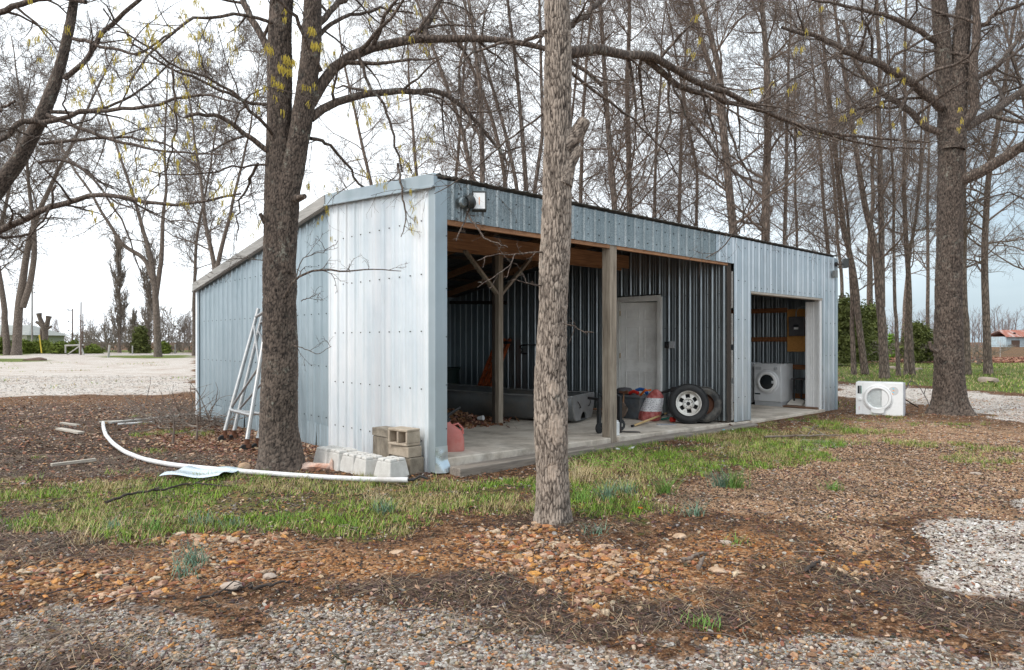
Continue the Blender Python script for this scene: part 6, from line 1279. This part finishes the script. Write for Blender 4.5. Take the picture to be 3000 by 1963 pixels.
# --- white concrete deck blocks and cinder blocks by the corner
def deck_block(s, y, rz, lab, tip=False, sc_=1.0):
    e = at_shed('deck_block', s, y, 0, lab, 'concrete block', rz=rz, group='tapered concrete blocks by the shed wall')
    mb = MB(); a, b, hh = .145*sc_, .105*sc_, .215*sc_; nt_ = .012
    # body with cross slot in the top built from four corner studs on a tapered body
    mb.hexa([(-a, -a, 0), (a, -a, 0), (a, a, 0), (-a, a, 0), (-b*1.08, -b*1.08, hh*.86), (b*1.08, -b*1.08, hh*.86), (b*1.08, b*1.08, hh*.86), (-b*1.08, b*1.08, hh*.86)])
    for sx in (-1, 1):
        for sy in (-1, 1):
            x0, x1 = sorted((sx*nt_, sx*b*1.08)); y0, y1 = sorted((sy*nt_, sy*b*1.08)); X0, X1 = sorted((sx*nt_, sx*b)); Y0, Y1 = sorted((sy*nt_, sy*b))
            mb.hexa([(x0, y0, hh*.86), (x1, y0, hh*.86), (x1, y1, hh*.86), (x0, y1, hh*.86), (X0, Y0, hh), (X1, Y0, hh), (X1, Y1, hh), (X0, Y1, hh)])
    o = mb.build('block', 'block_white', e, bevel=.009, seg=2); return e, o
blocks = [(-.46, .20, 8, 'square tapered pale concrete block, the one nearest the cinder blocks'), (-.56, .50, 0, 'tapered pale concrete block, second from the cinder blocks'), (-.58, .76, 4, 'tapered pale concrete block in the middle of the row of five'), (-.60, 1.01, -3, 'tapered pale concrete block, second from the broken plaster'), (-.64, 1.27, 3, 'rounded tapered pale concrete block, farthest from the cinder blocks')]
for s_, y_, a_, lab in blocks: deck_block(s_, y_, R(a_), lab, sc_=1.0 if y_ < 1 else 1.08)
def cinder(s, y, z, rz, lab, mat='block_brown', rot=None, cores=True):
    e = at_shed('cinder_block', s, y, z, lab, 'cinder block', rz=rz, group='cinder blocks stacked at the shed corner')
    if rot: e.rotation_euler = (rot[0], rot[1], TH+rz)
    Lb, Wb, Hb = .39, .19, .19; mb = MB(); tk = .032
    if cores:   # core holes run along y
        for z0, z1 in ((0, tk), (Hb-tk, Hb)): mb.box(-Lb/2, Lb/2, -Wb/2, Wb/2, z0, z1)
        for x0, x1 in ((-Lb/2, -Lb/2+tk), (-tk/2, tk/2), (Lb/2-tk, Lb/2)): mb.box(x0, x1, -Wb/2, Wb/2, tk, Hb-tk)
    else: mb.box(-Lb/2, Lb/2, -Wb/2, Wb/2, 0, Hb)
    mb.build('block', mat, e, bevel=.008); return e
# stack seen from the left front
cinder(-.17, .32, 0, R(90), 'dark stained cinder block at the bottom of the stack under the open one', 'block_brown', cores=False)
cinder(-.19, .34, .195, R(92), 'tan cinder block lying in the middle of the stack', 'block_tan', cores=False).scale = (1, 1, .62)
eb = at_shed('cinder_block', -.21, .33, .32, 'cinder block on top of the stack showing two open cores', 'cinder block', rz=R(8), group='cinder blocks stacked at the shed corner')
mb = MB(); tk = .03; a_, b_, c_ = .10, .165, .19     # cores open to -x
for z0, z1 in ((0, tk), (c_-tk, c_)): mb.box(-a_, a_, -b_, b_, z0, z1)
for y0, y1 in ((-b_, -b_+tk), (-tk/2, tk/2), (b_-tk, b_)): mb.box(-a_, a_, y0, y1, tk, c_-tk)
mb.box(a_-.02, a_-.002, -b_+tk, b_-tk, tk, c_-tk); mb.build('block', 'block_tan', eb, bevel=.01)
e1 = cinder(-.17, .74, 0, R(90), 'brown solid block standing behind the deck blocks', 'block_brown', cores=False); e1.scale = (.92, 1, 1.95)
e2 = cinder(-.17, .74, .375, R(91), 'thin brown paver slab capping the tall block', 'block_brown', cores=False); e2.scale = (.95, 1.05, .5)
# broken plaster and stones by the tree
e = empty('broken_plaster', G(925, 1378), .2, 'broken chunk of pink and orange plaster between the left tree and the pale blocks', 'rubble')
for i, (x, y, sx, sz) in enumerate(((0, 0, .19, .085), (-.2, .03, .10, .05), (.17, -.02, .07, .10))):
    r_ = rock('chunk', (x, y, sz*.4), (sx, sx*.45, sz), 'broken_pink', 31+i, e, 3, i)
tag(rock('stone', (*G(716, 1378)[:2], .03), (.085, .07, .07), 'rock_tan', 3, rz=.4), 'tan stone lying left of the twin trunk tree base', 'stone')
tag(rock('boulder', (*G(2895, 1120)[:2], .06), (.42, .28, .19), 'rock_pale', 8, rz=.1), 'large flat pale boulder on the grass right of the drive', 'boulder')
tag(rock('stone', (*G(2745-65, 1084)[:2], .05), (.5, .4, .12), 'rock_pale', 9), 'flat pale stone on the far grass between the thin trunks', 'stone')
tag(rock('stone', (*G(2613, 1082)[:2], .05), (.55, .4, .13), 'rock_pale', 19), 'flat pale stone behind the lichen covered oak', 'stone')
big = [(680, 1725, .10, 'flat tan stone, widest in the left foreground'), (1165, 1620, .065, 'pale pointed stone under the right end of the grass'), (1990, 1575, .075, 'rounded orange stone right of the middle oak'), (2130, 1593, .07, 'pale grey stone right of the orange stone'), (1760, 1603, .055, 'cream stone below the middle oak'), (2100, 1675, .06, 'tan stone among twigs right of centre'), (790, 1690, .065, 'pale flat stone in the left foreground gravel'), (1940, 1617, .05, 'tan angular stone below the orange stone'), (2780, 1545, .06, 'thin cream stone above the white gravel'), (2860, 1390, .07, 'pale stone on the tan chips at the right'), (2160, 1655, .05, 'small white stone below the pale grey stone'), (1570, 1535, .06, 'orange stone chip touching the middle oak'), (600, 1600, .05, 'cream stone by the grass tuft at left'), (310, 1745, .06, 'orange stone at far left foreground'), (1590, 1325, .09, 'rounded tan stone beside the timber edging')]
for i, (px, py, sz, lab) in enumerate(big):
    p = G(px, py); tag(rock('stone', (p[0], p[1], sz*.12), (sz, sz*.7, sz*.36), 'rock_tan' if i % 3 else 'rock_pale', 50+i, sub=2, rz=(i*1.7) % 1-.5), lab, 'stone', 'larger stones in the foreground')
# --- PVC pipe
pp = [(302, 1246), (303, 1262), (310, 1285), (330, 1308), (365, 1332), (420, 1354), (500, 1372), (600, 1385), (720, 1396), (850, 1405), (980, 1411), (1100, 1415), (1195, 1417)]
pts = [(*G(x, y)[:2], .045+.01*math.sin(i)) for i, (x, y) in enumerate(pp)]
def smooth_path(P, n):
    P = np.array(P, float); t_ = np.concatenate([[0], np.cumsum(np.linalg.norm(np.diff(P, axis=0), axis=1))]); u = np.linspace(0, t_[-1], n)
    Q = np.stack([np.interp(u, t_, P[:, k]) for k in range(P.shape[1])], 1)
    for _ in range(2): Q[1:-1] = (Q[:-2]+2*Q[1:-1]+Q[2:])/4
    return Q
mb = MB(); mb.tube([tuple(p) for p in smooth_path(pts, 60)], .028, 14); e = empty('plastic_pipe', pts[6], 0, 'long curved white plastic pipe lying on the ground in front of the left side', 'pipe')
o = mb.build('pipe', 'pvc', e, smooth=60); o.location = tuple(-np.array(pts[6]))
p0 = np.array(pts[-1]); mb = MB(); mb.tube([tuple(p0), tuple(p0+(.06, .0, .0)), tuple(p0+(.12, .05, .03)), tuple(p0+(.2, .03, .01))], .014, 6); mb.tube([tuple(p0+(.1, .03, .02)), tuple(p0+(.16, .10, .03))], .008, 5); o = mb.build('rope_end', 'black_metal', e, smooth=40); o.location = tuple(-np.array(pts[6]))
mb = MB(); mb.tube([(*G(345, 1248)[:2], .03), (*G(450, 1241)[:2], .03)], .02, 10); tag(mb.build('plastic_pipe', 'pvc', None, smooth=50), 'short straight blue white pipe beside the long grey board', 'pipe')
for a, b, w_, m_, lab in (((322, 1246), (572, 1214), .09, 'wood_grey', 'long weathered grey board reaching to the shed corner'), ((150, 1370), (280, 1352), .05, 'wood_pale', 'thin pale lath lying on the dark soil at left'), ((172, 1262), (238, 1272), .10, 'wood_pale', 'short pale plank scrap at far left, nearer the camera'), ((180, 1245), (230, 1250), .07, 'wood_pale', 'short pale plank scrap at far left, farther from the camera'), ((290, 1242), (360, 1238), .10, 'wood_pale', 'tan wood scrap near the end of the curved pipe')):
    pa, pb_ = Vector(G(*a)), Vector(G(*b)); e_ = (pb_-pa); mb = MB(); mb.box(-e_.length/2, e_.length/2, -w_/2, w_/2, .012, .045); o = mb.build('board', m_, None, bevel=.003); o.location = (pa+pb_)/2; o.rotation_euler = (0, R(1), math.atan2(e_.y, e_.x)); tag(o, lab, 'board')
# sheet metal scrap on the grass
c_ = [Vector((*G(*p)[:2], .05)) for p in ((465, 1411), (560, 1382), (720, 1390), (640, 1412), (545, 1420))]
cc = sum(c_, Vector())/5; mb = MB(); nn = 12; vs = []
A0, B0, C0, D0 = c_[0], c_[1], c_[2], c_[3]
for j in range(nn+1):
    for i in range(nn+1):
        u, v = i/nn, j/nn; p = A0.lerp(B0, v).lerp(D0.lerp(C0, v), u)-cc; p.z = .0+.018*math.sin(u*7+v*3)+.015*math.sin(v*9); vs.append(p)
mb.add(vs, [(j*(nn+1)+i, j*(nn+1)+i+1, (j+1)*(nn+1)+i+1, (j+1)*(nn+1)+i) for j in range(nn) for i in range(nn)]); o = mb.build('metal_sheet', 'flash', None, smooth=50); o.location = (cc.x, cc.y, .06); tag(o, 'crumpled pale sheet of metal under the curved pipe', 'metal sheet')
# --- two welded tube frames with casters leaning on the wall
def tube_frame(name, feet, tops, lab, top_bar=True):
    """feet / tops in world coordinates; two rails, rungs, diagonals"""
    F0, F1 = Vector(feet[0]), Vector(feet[1]); T0, T1 = Vector(tops[0]), Vector(tops[1]); base = (F0+F1)/2
    e = empty(name, tuple(base), 0, lab, 'frame', 'welded tube frames leaning on the side wall'); S0 = [p-base for p in (F0, F1, T0, T1)]
    F0, F1, T0, T1 = S0
    for a, b in ((F0, T0), (F1, T1)):
        mb = MB(); mb.tube([tuple(a), tuple(b)], .030, 14); mb.build('rail', 'alu', e, smooth=50)
    for f in (.16, .93): mb = MB(); mb.tube([tuple(F0.lerp(T0, f)), tuple(F1.lerp(T1, f))], .026, 12); mb.build('rung', 'alu', e, smooth=50)
    for a, b in ((F0.lerp(T0, .18), F1.lerp(T1, .5)), (F1.lerp(T1, .5), F0.lerp(T0, .86))): mb = MB(); mb.tube([tuple(a), tuple(b)], .018, 10); mb.build('brace', 'alu', e, smooth=50)
    for k, a in enumerate((F0, F1)):
        mb = MB(); mb.tube([tuple(a+Vector((0, 0, .01))), tuple(a+Vector((0, 0, -.07)))], .036, 12); mb.box(a.x-.05, a.x+.05, a.y-.035, a.y+.035, a.z-.11, a.z-.06); cs = mb.build('caster', 'rust', e, smooth=40)
        mb = MB(); mb.lathe([(0, -.02), (.055, -.02), (.062, 0), (.055, .02), (0, .02)], 20, TR(a.x-.03, a.y-.03, a.z-.12) @ RZ(.6) @ RX(R(90))); mb.build('wheel', 'rubber', cs, smooth=40)
    return e
def wl(s, y, z): return W(s, y, z)
tube_frame('tube_frame', (D(659, 1262, 10.3), D(724, 1288, 9.45)), (D(757, 905, 11.1), D(792, 880, 10.5)), 'welded grey tube frame on casters leaning on the side wall, nearer the camera')
tube_frame('tube_frame', (D(686, 1262, 10.5), D(756, 1285, 9.6)), (D(768, 925, 11.2), D(865, 875, 10.6)), 'second welded tube frame, behind the first one against the side wall')
# --- foreground limbs and sticks lying on the ground
def stick(name, pp, r0, r1, mat, lab, side=(), z=.03, zs=None, cat='branch', group='fallen branches in the yard'):
    P = [np.array((*G(x, y)[:2], z if zs is None else zs[i])) for i, (x, y) in enumerate(pp)]; Q = smooth_path(P, 5*len(P)); rgz = np.random.RandomState(len(lab))
    Q[1:-1] += rgz.randn(len(Q)-2, 3)*.006; n_ = len(Q); mb = MB(); mb.tube([tuple(q) for q in Q], list(np.linspace(r0, r1, n_)), 8)
    for k in range(len(side)):
        i = int(side[k][0]*(n_-1)); dx, dy_, dz = side[k][1]; a = Q[i]; mid = a+np.array((dx, dy_, dz))*.5+rgz.randn(3)*.02; mb.tube([tuple(a), tuple(mid), tuple(a+np.array((dx, dy_, dz)))], [r1*1.3, r1, r1*.5], 6)
        b = a+np.array((dx, dy_, dz))*.6; mb.tube([tuple(b), tuple(b+np.array((dy_*.4+.03, dx*.4, abs(dz)*.3)))], [r1*.8, r1*.4], 5)
    o = mb.build(name, mat, None, smooth=50); return tag(o, lab, cat, group)
stick('fallen_branch', [(310, 1488), (380, 1462), (470, 1450), (560, 1430), (680, 1438)], .014, .006, 'twig_dark', 'long thin dark branch lying across the grass at left', ((.4, (.15, -.12, .05)), (.7, (.2, .1, .04))), .05)
stick('fallen_branch', [(2240, 1290), (2330, 1286), (2420, 1284), (2470, 1286)], .018, .008, 'twig_wood', 'grey branch lying on grass below the doorway slab', ((.3, (.3, -.3, .05)), (.6, (.25, .3, .15)), (.8, (-.2, .25, .1))), .05)
stick('fallen_branch', [(570, 1770), (650, 1745), (740, 1725)], .009, .004, 'twig_dark', 'short dark stick on the left gravel', ((.5, (.08, .05, .02)),), .025)
stick('fallen_branch', [(730, 1738), (820, 1720), (850, 1716)], .012, .006, 'twig_dark', 'thick dark stick right of the flat tan stone', (), .03)
stick('fallen_branch', [(2000, 1655), (2040, 1640), (2060, 1632)], .014, .009, 'twig_wood', 'pale broken stick right of centre, left of its pair', (), .03)
stick('fallen_branch', [(2045, 1678), (2055, 1655), (2062, 1645)], .014, .008, 'twig_wood', 'pale broken stick right of centre, right of its pair', (), .03)
stick('fallen_branch', [(2360, 1682), (2390, 1662), (2400, 1655)], .013, .007, 'twig_dark', 'stubby dark stick on the dark soil', (), .03)
stick('fallen_branch', [(1840, 1700), (1900, 1712), (1960, 1700)], .007, .003, 'twig_dark', 'forked twig lying below the cream stone', ((.3, (.1, .06, .02)), (.6, (.1, -.05, .02))), .02)
stick('fallen_branch', [(2690, 1200), (2640, 1205), (2668, 1168), (2700, 1182), (2730, 1210)], .014, .007, 'twig_dark', 'dark crooked branch between the dryer and the big right oak', ((.2, (-.2, .1, .3)), (.5, (.2, .1, .2)), (.8, (.1, -.1, .2))), z=0, zs=[.05, .3, .5, .35, .05])
# brush pile left of the wall, each bush branch its own limb of one pile
mb = MB(); rgp = np.random.RandomState(77)
for k in range(95):
    a = np.array(D(rgp.uniform(420, 660), rgp.uniform(1215, 1262), rgp.uniform(11.2, 12.8))); a[2] = max(.02, a[2]); d = rgp.randn(3)*(.5, .25, .22)+np.array((0, 0, .12)); n_ = 6; P = [a]
    for i in range(n_): d = d+rgp.randn(3)*.12; P.append(P[-1]+d/np.linalg.norm(d)*.13)
    P = [np.array((p[0], p[1], max(.015, p[2]))) for p in P]; mb.tube([tuple(p) for p in P], list(np.linspace(.010, .003, n_+1)), 5)
    for i in (2, 4): b = P[i]; q_ = b+rgp.randn(3)*(.15, .1, .1)+np.array((0, 0, .08)); mb.tube([tuple(b), tuple(q_)], [.004, .002], 4)
tag(mb.build('brush_pile', 'twig_wood', None, smooth=50), 'tangle of broken grey brush heaped at the rear corner of the side wall', 'brush pile')
for (x0, y0, x1, y1, lab) in ((506, 1306, 528, 1210, 'upright bare twig stuck in the soil, taller and nearer the pipe'), (575, 1290, 590, 1215, 'upright bare twig beside the brush pile')):
    Yd = 3000/(y0-1001); mb = MB(); mb.tube([D(x0, y0, Yd), D(x0+4, (y0*.5+y1*.5), Yd), D(x0+2, y1, Yd)], [.02, .014, .008], 8)
    for k in range(7): f = .3+.1*k; b = np.array(D(x0+3, y0+(y1-y0)*f, Yd)); d = rgp.randn(3)*.10+np.array((0, 0, .08)); mb.tube([tuple(b), tuple(b+d), tuple(b+d*1.5+rgp.randn(3)*.03)], [.007, .005, .002], 5)
    tag(mb.build('bare_sapling', 'twig_wood', None, smooth=50), lab, 'sapling')
# --- onion grass and weed clumps
def clump(px, py, n, L_, colr, name, lab, wd=.006, lean=.55, cat='weed', group='tufts of weeds in the yard'):
    X_, Y_, _ = G(px, py); X = X_+rs.randn(n)*.05; Y = Y_+rs.randn(n)*.04; v, f, k = strips(X, Y, L_*(.5+.6*rs.rand(n)), np.full(n, wd), lean*rs.rand(n)+.1, .5, seg=3)
    me = np_mesh(name, v-np.array((X_, Y_, 0)), f, 4, True); c = np.array(colr)*(.7+.6*rs.rand(n, 1)); add_cattr(me, 'tint', np.repeat(np.concatenate([np.clip(c, 0, 1), np.ones((n, 1))], 1), k, 0))
    o = link_mesh(name, me, None, ['blade_bits']); o.location = (X_, Y_, 0); return tag(o, lab, cat, group)
BLU, GRN = (.13, .22, .15), (.14, .26, .05)
for px, py, n, L_, c_, lab in ((1775, 1462, 90, .17, BLU, 'bluish wild onion tuft right of the middle oak, largest of its pair'), (1835, 1450, 70, .15, BLU, 'bluish wild onion tuft second from the middle oak'), (1705, 1470, 70, .12, GRN, 'green tuft close to the foot of the middle oak'), (2110, 1425, 110, .19, BLU, 'bluish tuft, left part of the big clump right of the wheel'), (2155, 1428, 110, .22, GRN, 'green tuft with long blades in the big clump right of the wheel'), (1950, 1450, 130, .20, GRN, 'broad green tuft between the onion tufts and the big clump'), (2030, 1520, 60, .13, BLU, 'small bluish tuft above the orange stone'), (2440, 1435, 70, .10, GRN, 'low green tuft on the tan gravel'), (565, 1660, 80, .17, BLU, 'grey green tuft standing in the left foreground stones'), (535, 1690, 50, .12, BLU, 'low grey green tuft in front of the left foreground tuft'), (1125, 1500, 70, .14, BLU, 'bluish tuft in the grass below the pipe end'), (590, 1540, 60, .12, BLU, 'bluish tuft at the lower edge of the left grass'), (670, 1545, 50, .10, BLU, 'small bluish tuft right of its neighbour in the left grass'), (450, 1560, 60, .14, GRN, 'leafy green weed at the lower left edge of the grass'), (2060, 1830, 60, .06, GRN, 'tiny bright green tuft alone in the bottom gravel'), (2160, 1600, 40, .07, GRN, 'tiny green tuft beside the pale grey stone'), (320, 1555, 50, .09, BLU, 'small bluish tuft at far left below the grass'), (1745, 1570, 40, .10, BLU, 'small grey green tuft below the middle oak')):
    clump(px, py, n, L_, c_, 'weed_tuft', lab)
clump(1700, 1410, 60, .28, (.55, .44, .28), 'dry_grass', 'straw coloured dry grass tuft right of the middle oak', .005, .5); clump(1100, 1470, 60, .16, (.5, .4, .24), 'dry_grass', 'straw coloured dry tuft in the grass below the pipe', .005, .5); clump(240, 1600, 50, .15, (.48, .38, .22), 'dry_grass', 'straw coloured tuft at far left foreground', .005, .5)
# green weeds with small leaves near the timber edging
X, Y = fan_pts(9000, 7.4, 11); px, py = px_of(X, Y); kp = (((px-1760)/130)**2+((py-1365)/28)**2 < 1.2*rs.rand(len(X))+.1) & ~in_shed(X, Y); X, Y = X[kp], Y[kp]
X = np.repeat(X, 9)+rs.randn(len(X)*9)*.03; Y = np.repeat(Y, 9)+rs.randn(len(Y)*9)*.03; n = len(X)
leaves('chickweed', X, Y, .012+.014*rs.rand(n), np.array((.16, .36, .03))*(.6+.7*rs.rand(n, 1)), 'bright green leafy ground cover beside the timber edging', 'ground cover', zo=.02+.07*rs.rand(n))
for px, py, s_, lab in ((620, 1815, .02, 'x'),): pass
for i, (px, py, sz, m_, lab) in enumerate(((1810, 1325, .05, 'label_white', 'scrap of white paper on the weeds by the timber edging'), (2146, 1266, .03, 'label_white', 'white scrap near the bare soil below the post gap'), (1875, 1503, .05, 'orange_plastic', 'orange scrap of plastic in the grass right of the middle oak'), (2120, 1267, .025, 'sticker_cyan', 'pale blue scrap left of a white scrap by the timbers'), (1850, 1322, .09, 'label_white', 'flat white scrap at the end of the grass by the timber'))):
    mb = MB(); mb.prism([(-.5*sz, -.3*sz), (.4*sz, -.4*sz), (.7*sz, .1*sz), (.1*sz, .45*sz), (-.6*sz, .2*sz)], 0, .012); o = mb.build('scrap', m_, None); o.location = (*G(px, py)[:2], .04); o.rotation_euler = (.2, .15, i); tag(o, lab, 'litter')
# ------------------------------------------------------------------ far objects
def pole(px, top, base_y, wpx, mat, lab, arms=()):
    Dm = 3000/(base_y-1001) if base_y > 1025 else 110; e = empty('utility_pole', D(px, 1001+3000/Dm, Dm), 0, lab, 'pole', 'poles across the lot'); ht = (1001+3000/Dm-top)/2000*Dm; r_ = wpx/2000*Dm/2
    mb = MB(); mb.tube([(0, 0, -.1), (0, 0, ht*.5), (.02, 0, ht)], [r_, r_*.85, r_*.7], 12); mb.build('post', mat, e, smooth=50)
    for z, dx in arms:
        mb = MB(); mb.box(-.06*abs(dx)-.05, dx, -.03, .03, ht*z, ht*z+.06)
        for q in (.0, dx*.92): mb.box(q-.04, q+.04, -.04, .04, ht*z+.06, ht*z+.2)
        mb.build('bracket', 'lamp_body', e)
    return e
pole(94, 790, 1035, 5, 'pole_grey', 'tall thin grey pole beside the cluster of bare trunks', ((.72, .4),))
pole(212, 905, 1036, 4, 'pole_wood', 'brown utility pole, leftmost of the three behind the gate brace', ((.96, -.6), (.7, -.5), (.5, -.5), (.2, -.4)))
pole(237, 885, 1040, 4.2, 'pole_wood', 'tallest brown pole, standing in the middle of the three by the gate brace', ((.55, .5),))
pole(242.5, 918, 1036, 3.6, 'pole_wood', 'brown pole on the right of the three behind the gate brace')
mb = MB()
for k, (z0, z1) in enumerate(((5.5, 6.6), (4.2, 4.7), (3.2, 3.4), (2.2, .9))):
    a = Vector(D(212, 1001-(z0-1.5)*2000/86, 86)); b = Vector(D(237, 1001-(z1-1.5)*2000/80, 80)); m_ = a.lerp(b, .5)-Vector((0, 0, .15)); mb.tube([a, m_, b], .014, 4)
tag(mb.build('power_wires', 'wire', None), 'thin slack wires strung between the far brown poles', 'wires')
mb = MB(); a = Vector(D(94, 800, 88)); b = Vector(D(212, 912, 84)); mb.tube([a.lerp(b, i/12)-Vector((0, 0, 2.2*4*(i/12)*(1-i/12)*.3)) for i in range(13)], .014, 4); tag(mb.build('power_wires', 'wire', None), 'long sagging wire from the grey pole to the brown pole', 'wires')
# pollarded trunk
e = empty('pollarded_tree', D(131, 1034, 90), 0, 'dead pollarded tree with stubby cut limbs beside the grey pole', 'tree')
def pl(pts, Y=90): return [tuple(Vector(D(x, y, Y))-Vector(D(131, 1034, 90))) for x, y in pts]
mb = MB(); mb.tube(pl([(133, 1038), (133, 1000), (132, 970), (128, 955)]), [.42, .36, .36, .42], 14); mb.tube(pl([(121, 1036), (121, 1000), (121, 962)]), [.2, .19, .17], 12); mb.build('trunk', 'bark_grey', e, smooth=50)
for pts, rr_ in (([(130, 962), (122, 945), (116, 930), (114, 918)], [.34, .3, .26, .34]), ([(132, 962), (138, 950), (141, 936), (143, 926)], [.34, .28, .28, .36]), ([(126, 958), (115, 948), (106, 943)], [.26, .22, .18]), ([(134, 966), (144, 960), (151, 956)], [.2, .17, .14])):
    mb = MB(); mb.tube(pl(pts), rr_, 10); mb.build('cut_limb', 'bark_grey', e, smooth=50)
# yellow guy marker, gate brace, posts
mb = MB(); mb.tube([D(115, 981, 82), D(122, 1034, 82)], .07, 8); tag(mb.build('guy_marker', 'yellow', None, smooth=50), 'leaning yellow guy wire marker in front of the hedge', 'marker')
e = empty('gate_brace', D(218, 1040, 77), 0, 'grey wooden gate brace of posts, top rail and diagonal struts', 'gate'); o_ = Vector(D(218, 1040, 77))
def gl(x, y): return tuple(Vector(D(x, y, 77))-o_)
for a, b, r_, nm in (((192, 1011), (192, 1034), .08, 'post'), ((235, 1000), (235, 1040), .13, 'post'), ((190, 1012.5), (245, 1010.5), .09, 'rail'), ((196, 1040), (233, 1014), .07, 'strut'), ((236, 1013), (245, 1040), .11, 'strut')):
    mb = MB(); mb.tube([gl(*a), gl(*b)], r_, 8); mb.build(nm, 'wood_grey', e, smooth=50)
for (x0, y0, x1, y1, lab) in ((317, 1047, 321, 1011, 'leaning grey fence post standing alone at the lot edge'), (388, 1038, 388, 1013, 'fence post with a white cap left of the big bare tree'), (513, 1036, 513, 1009, 'thin fence post right of the big bare tree')):
    Yd = 3000/(y0-1001); mb = MB(); mb.tube([D(x0, y0, Yd), D(x1, y1, Yd)], .10 if x0 < 330 else .07, 8); tag(mb.build('fence_post', 'wood_grey', None, smooth=50), lab, 'post', 'old fence posts')
tag(rock('tree_stump', (*G(102, 1056)[:2], .0), (1.1, .6, .32), 'pole_wood', 61), 'low weathered tree stump on the grass strip at far left', 'stump')
# house at the far left edge
e = empty('house', D(-30, 1036, 96), 0, 'low house with a shallow grey roof at the far left edge behind the hedge', 'house')
mb = MB(); mb.box(-9, 5.2, 0, 8, 0, 2.6); mb.build('wall', 'house_wall', e); mb = MB(); mb.hexa([(-9.6, -.6, 2.6), (5.9, -.6, 2.6), (5.9, 8.6, 2.6), (-9.6, 8.6, 2.6), (-9.4, 3.9, 4.1), (3.0, 3.9, 4.1), (3.0, 4.1, 4.1), (-9.4, 4.1, 4.1)]); mb.build('roof', 'house_roof', e)
mb = MB(); mb.box(2.2, 3.4, -.03, .0, .9, 1.9); mb.build('window', 'door_glass', e)
# barn with rusty roof in the right field
Db = 190; e = empty('barn', D(2948, 1013, Db), R(8), 'small old barn with a rusty tin roof in the far field at the right edge', 'barn'); bz = D(2948, 1013, Db)[2]
e.location.z = 0; hz = bz+1.2
mb = MB(); mb.box(0, 11, 0, 6, 0, 2.9); mb.build('wall', 'barn_wall', e)
mb = MB(); mb.hexa([(-.8, -.8, 2.75), (11.8, -.8, 2.75), (11.8, 3.0, 4.7), (-.8+1.4, 3.0, 4.7), (-.8, -.8, 2.87), (11.8, -.8, 2.87), (11.8, 3.0, 4.82), (.6, 3.0, 4.82)]); mb.hexa([(.6, 3.0, 4.7), (11.8, 3.0, 4.7), (11.8, 6.8, 2.75), (-.8, 6.8, 2.75), (.6, 3.0, 4.82), (11.8, 3.0, 4.82), (11.8, 6.8, 2.87), (-.8, 6.8, 2.87)])
for k in range(16): x = -.6+k*.78; mb.bar((x+.0, -.82, 2.9), (min(11.7, x+.4), 3.0, 4.86), .08, .06)
mb.build('roof', 'rusty_roof', e)
mb = MB(); mb.box(1.6, 4.2, -.05, 0, 0, 1.9); mb.build('door', 'pole_wood', e); mb = MB(); mb.lathe([(.35, .0), (.4, .25), (.0, .45)], 12, TR(3.4, .9, 3.7)); mb.build('roof_vent', 'dark', e)
# wire fence on the right
e = empty('wire_fence', D(2700, 1050, 62), 0, 'wire fence with thin posts along the right field', 'fence'); fo = Vector(e.location)
pts = [Vector((x, 62+(x-40)*.05, 0)) for x in np.arange(22, 80, 4.5)]
for p in pts: mb = MB(); mb.tube([tuple(p-fo+Vector((0, 0, -fo.z if False else 0))), tuple(p-fo+Vector((0, 0, 1.35)))], .035, 6); o = mb.build('post', 'wood_grey', e)
mb = MB()
for z in (.35, .75, 1.15): mb.tube([tuple(p-fo+Vector((0, 0, z))) for p in pts], .008, 4)
mb.build('wire', 'wire', e)
bpy.context.view_layer.update()
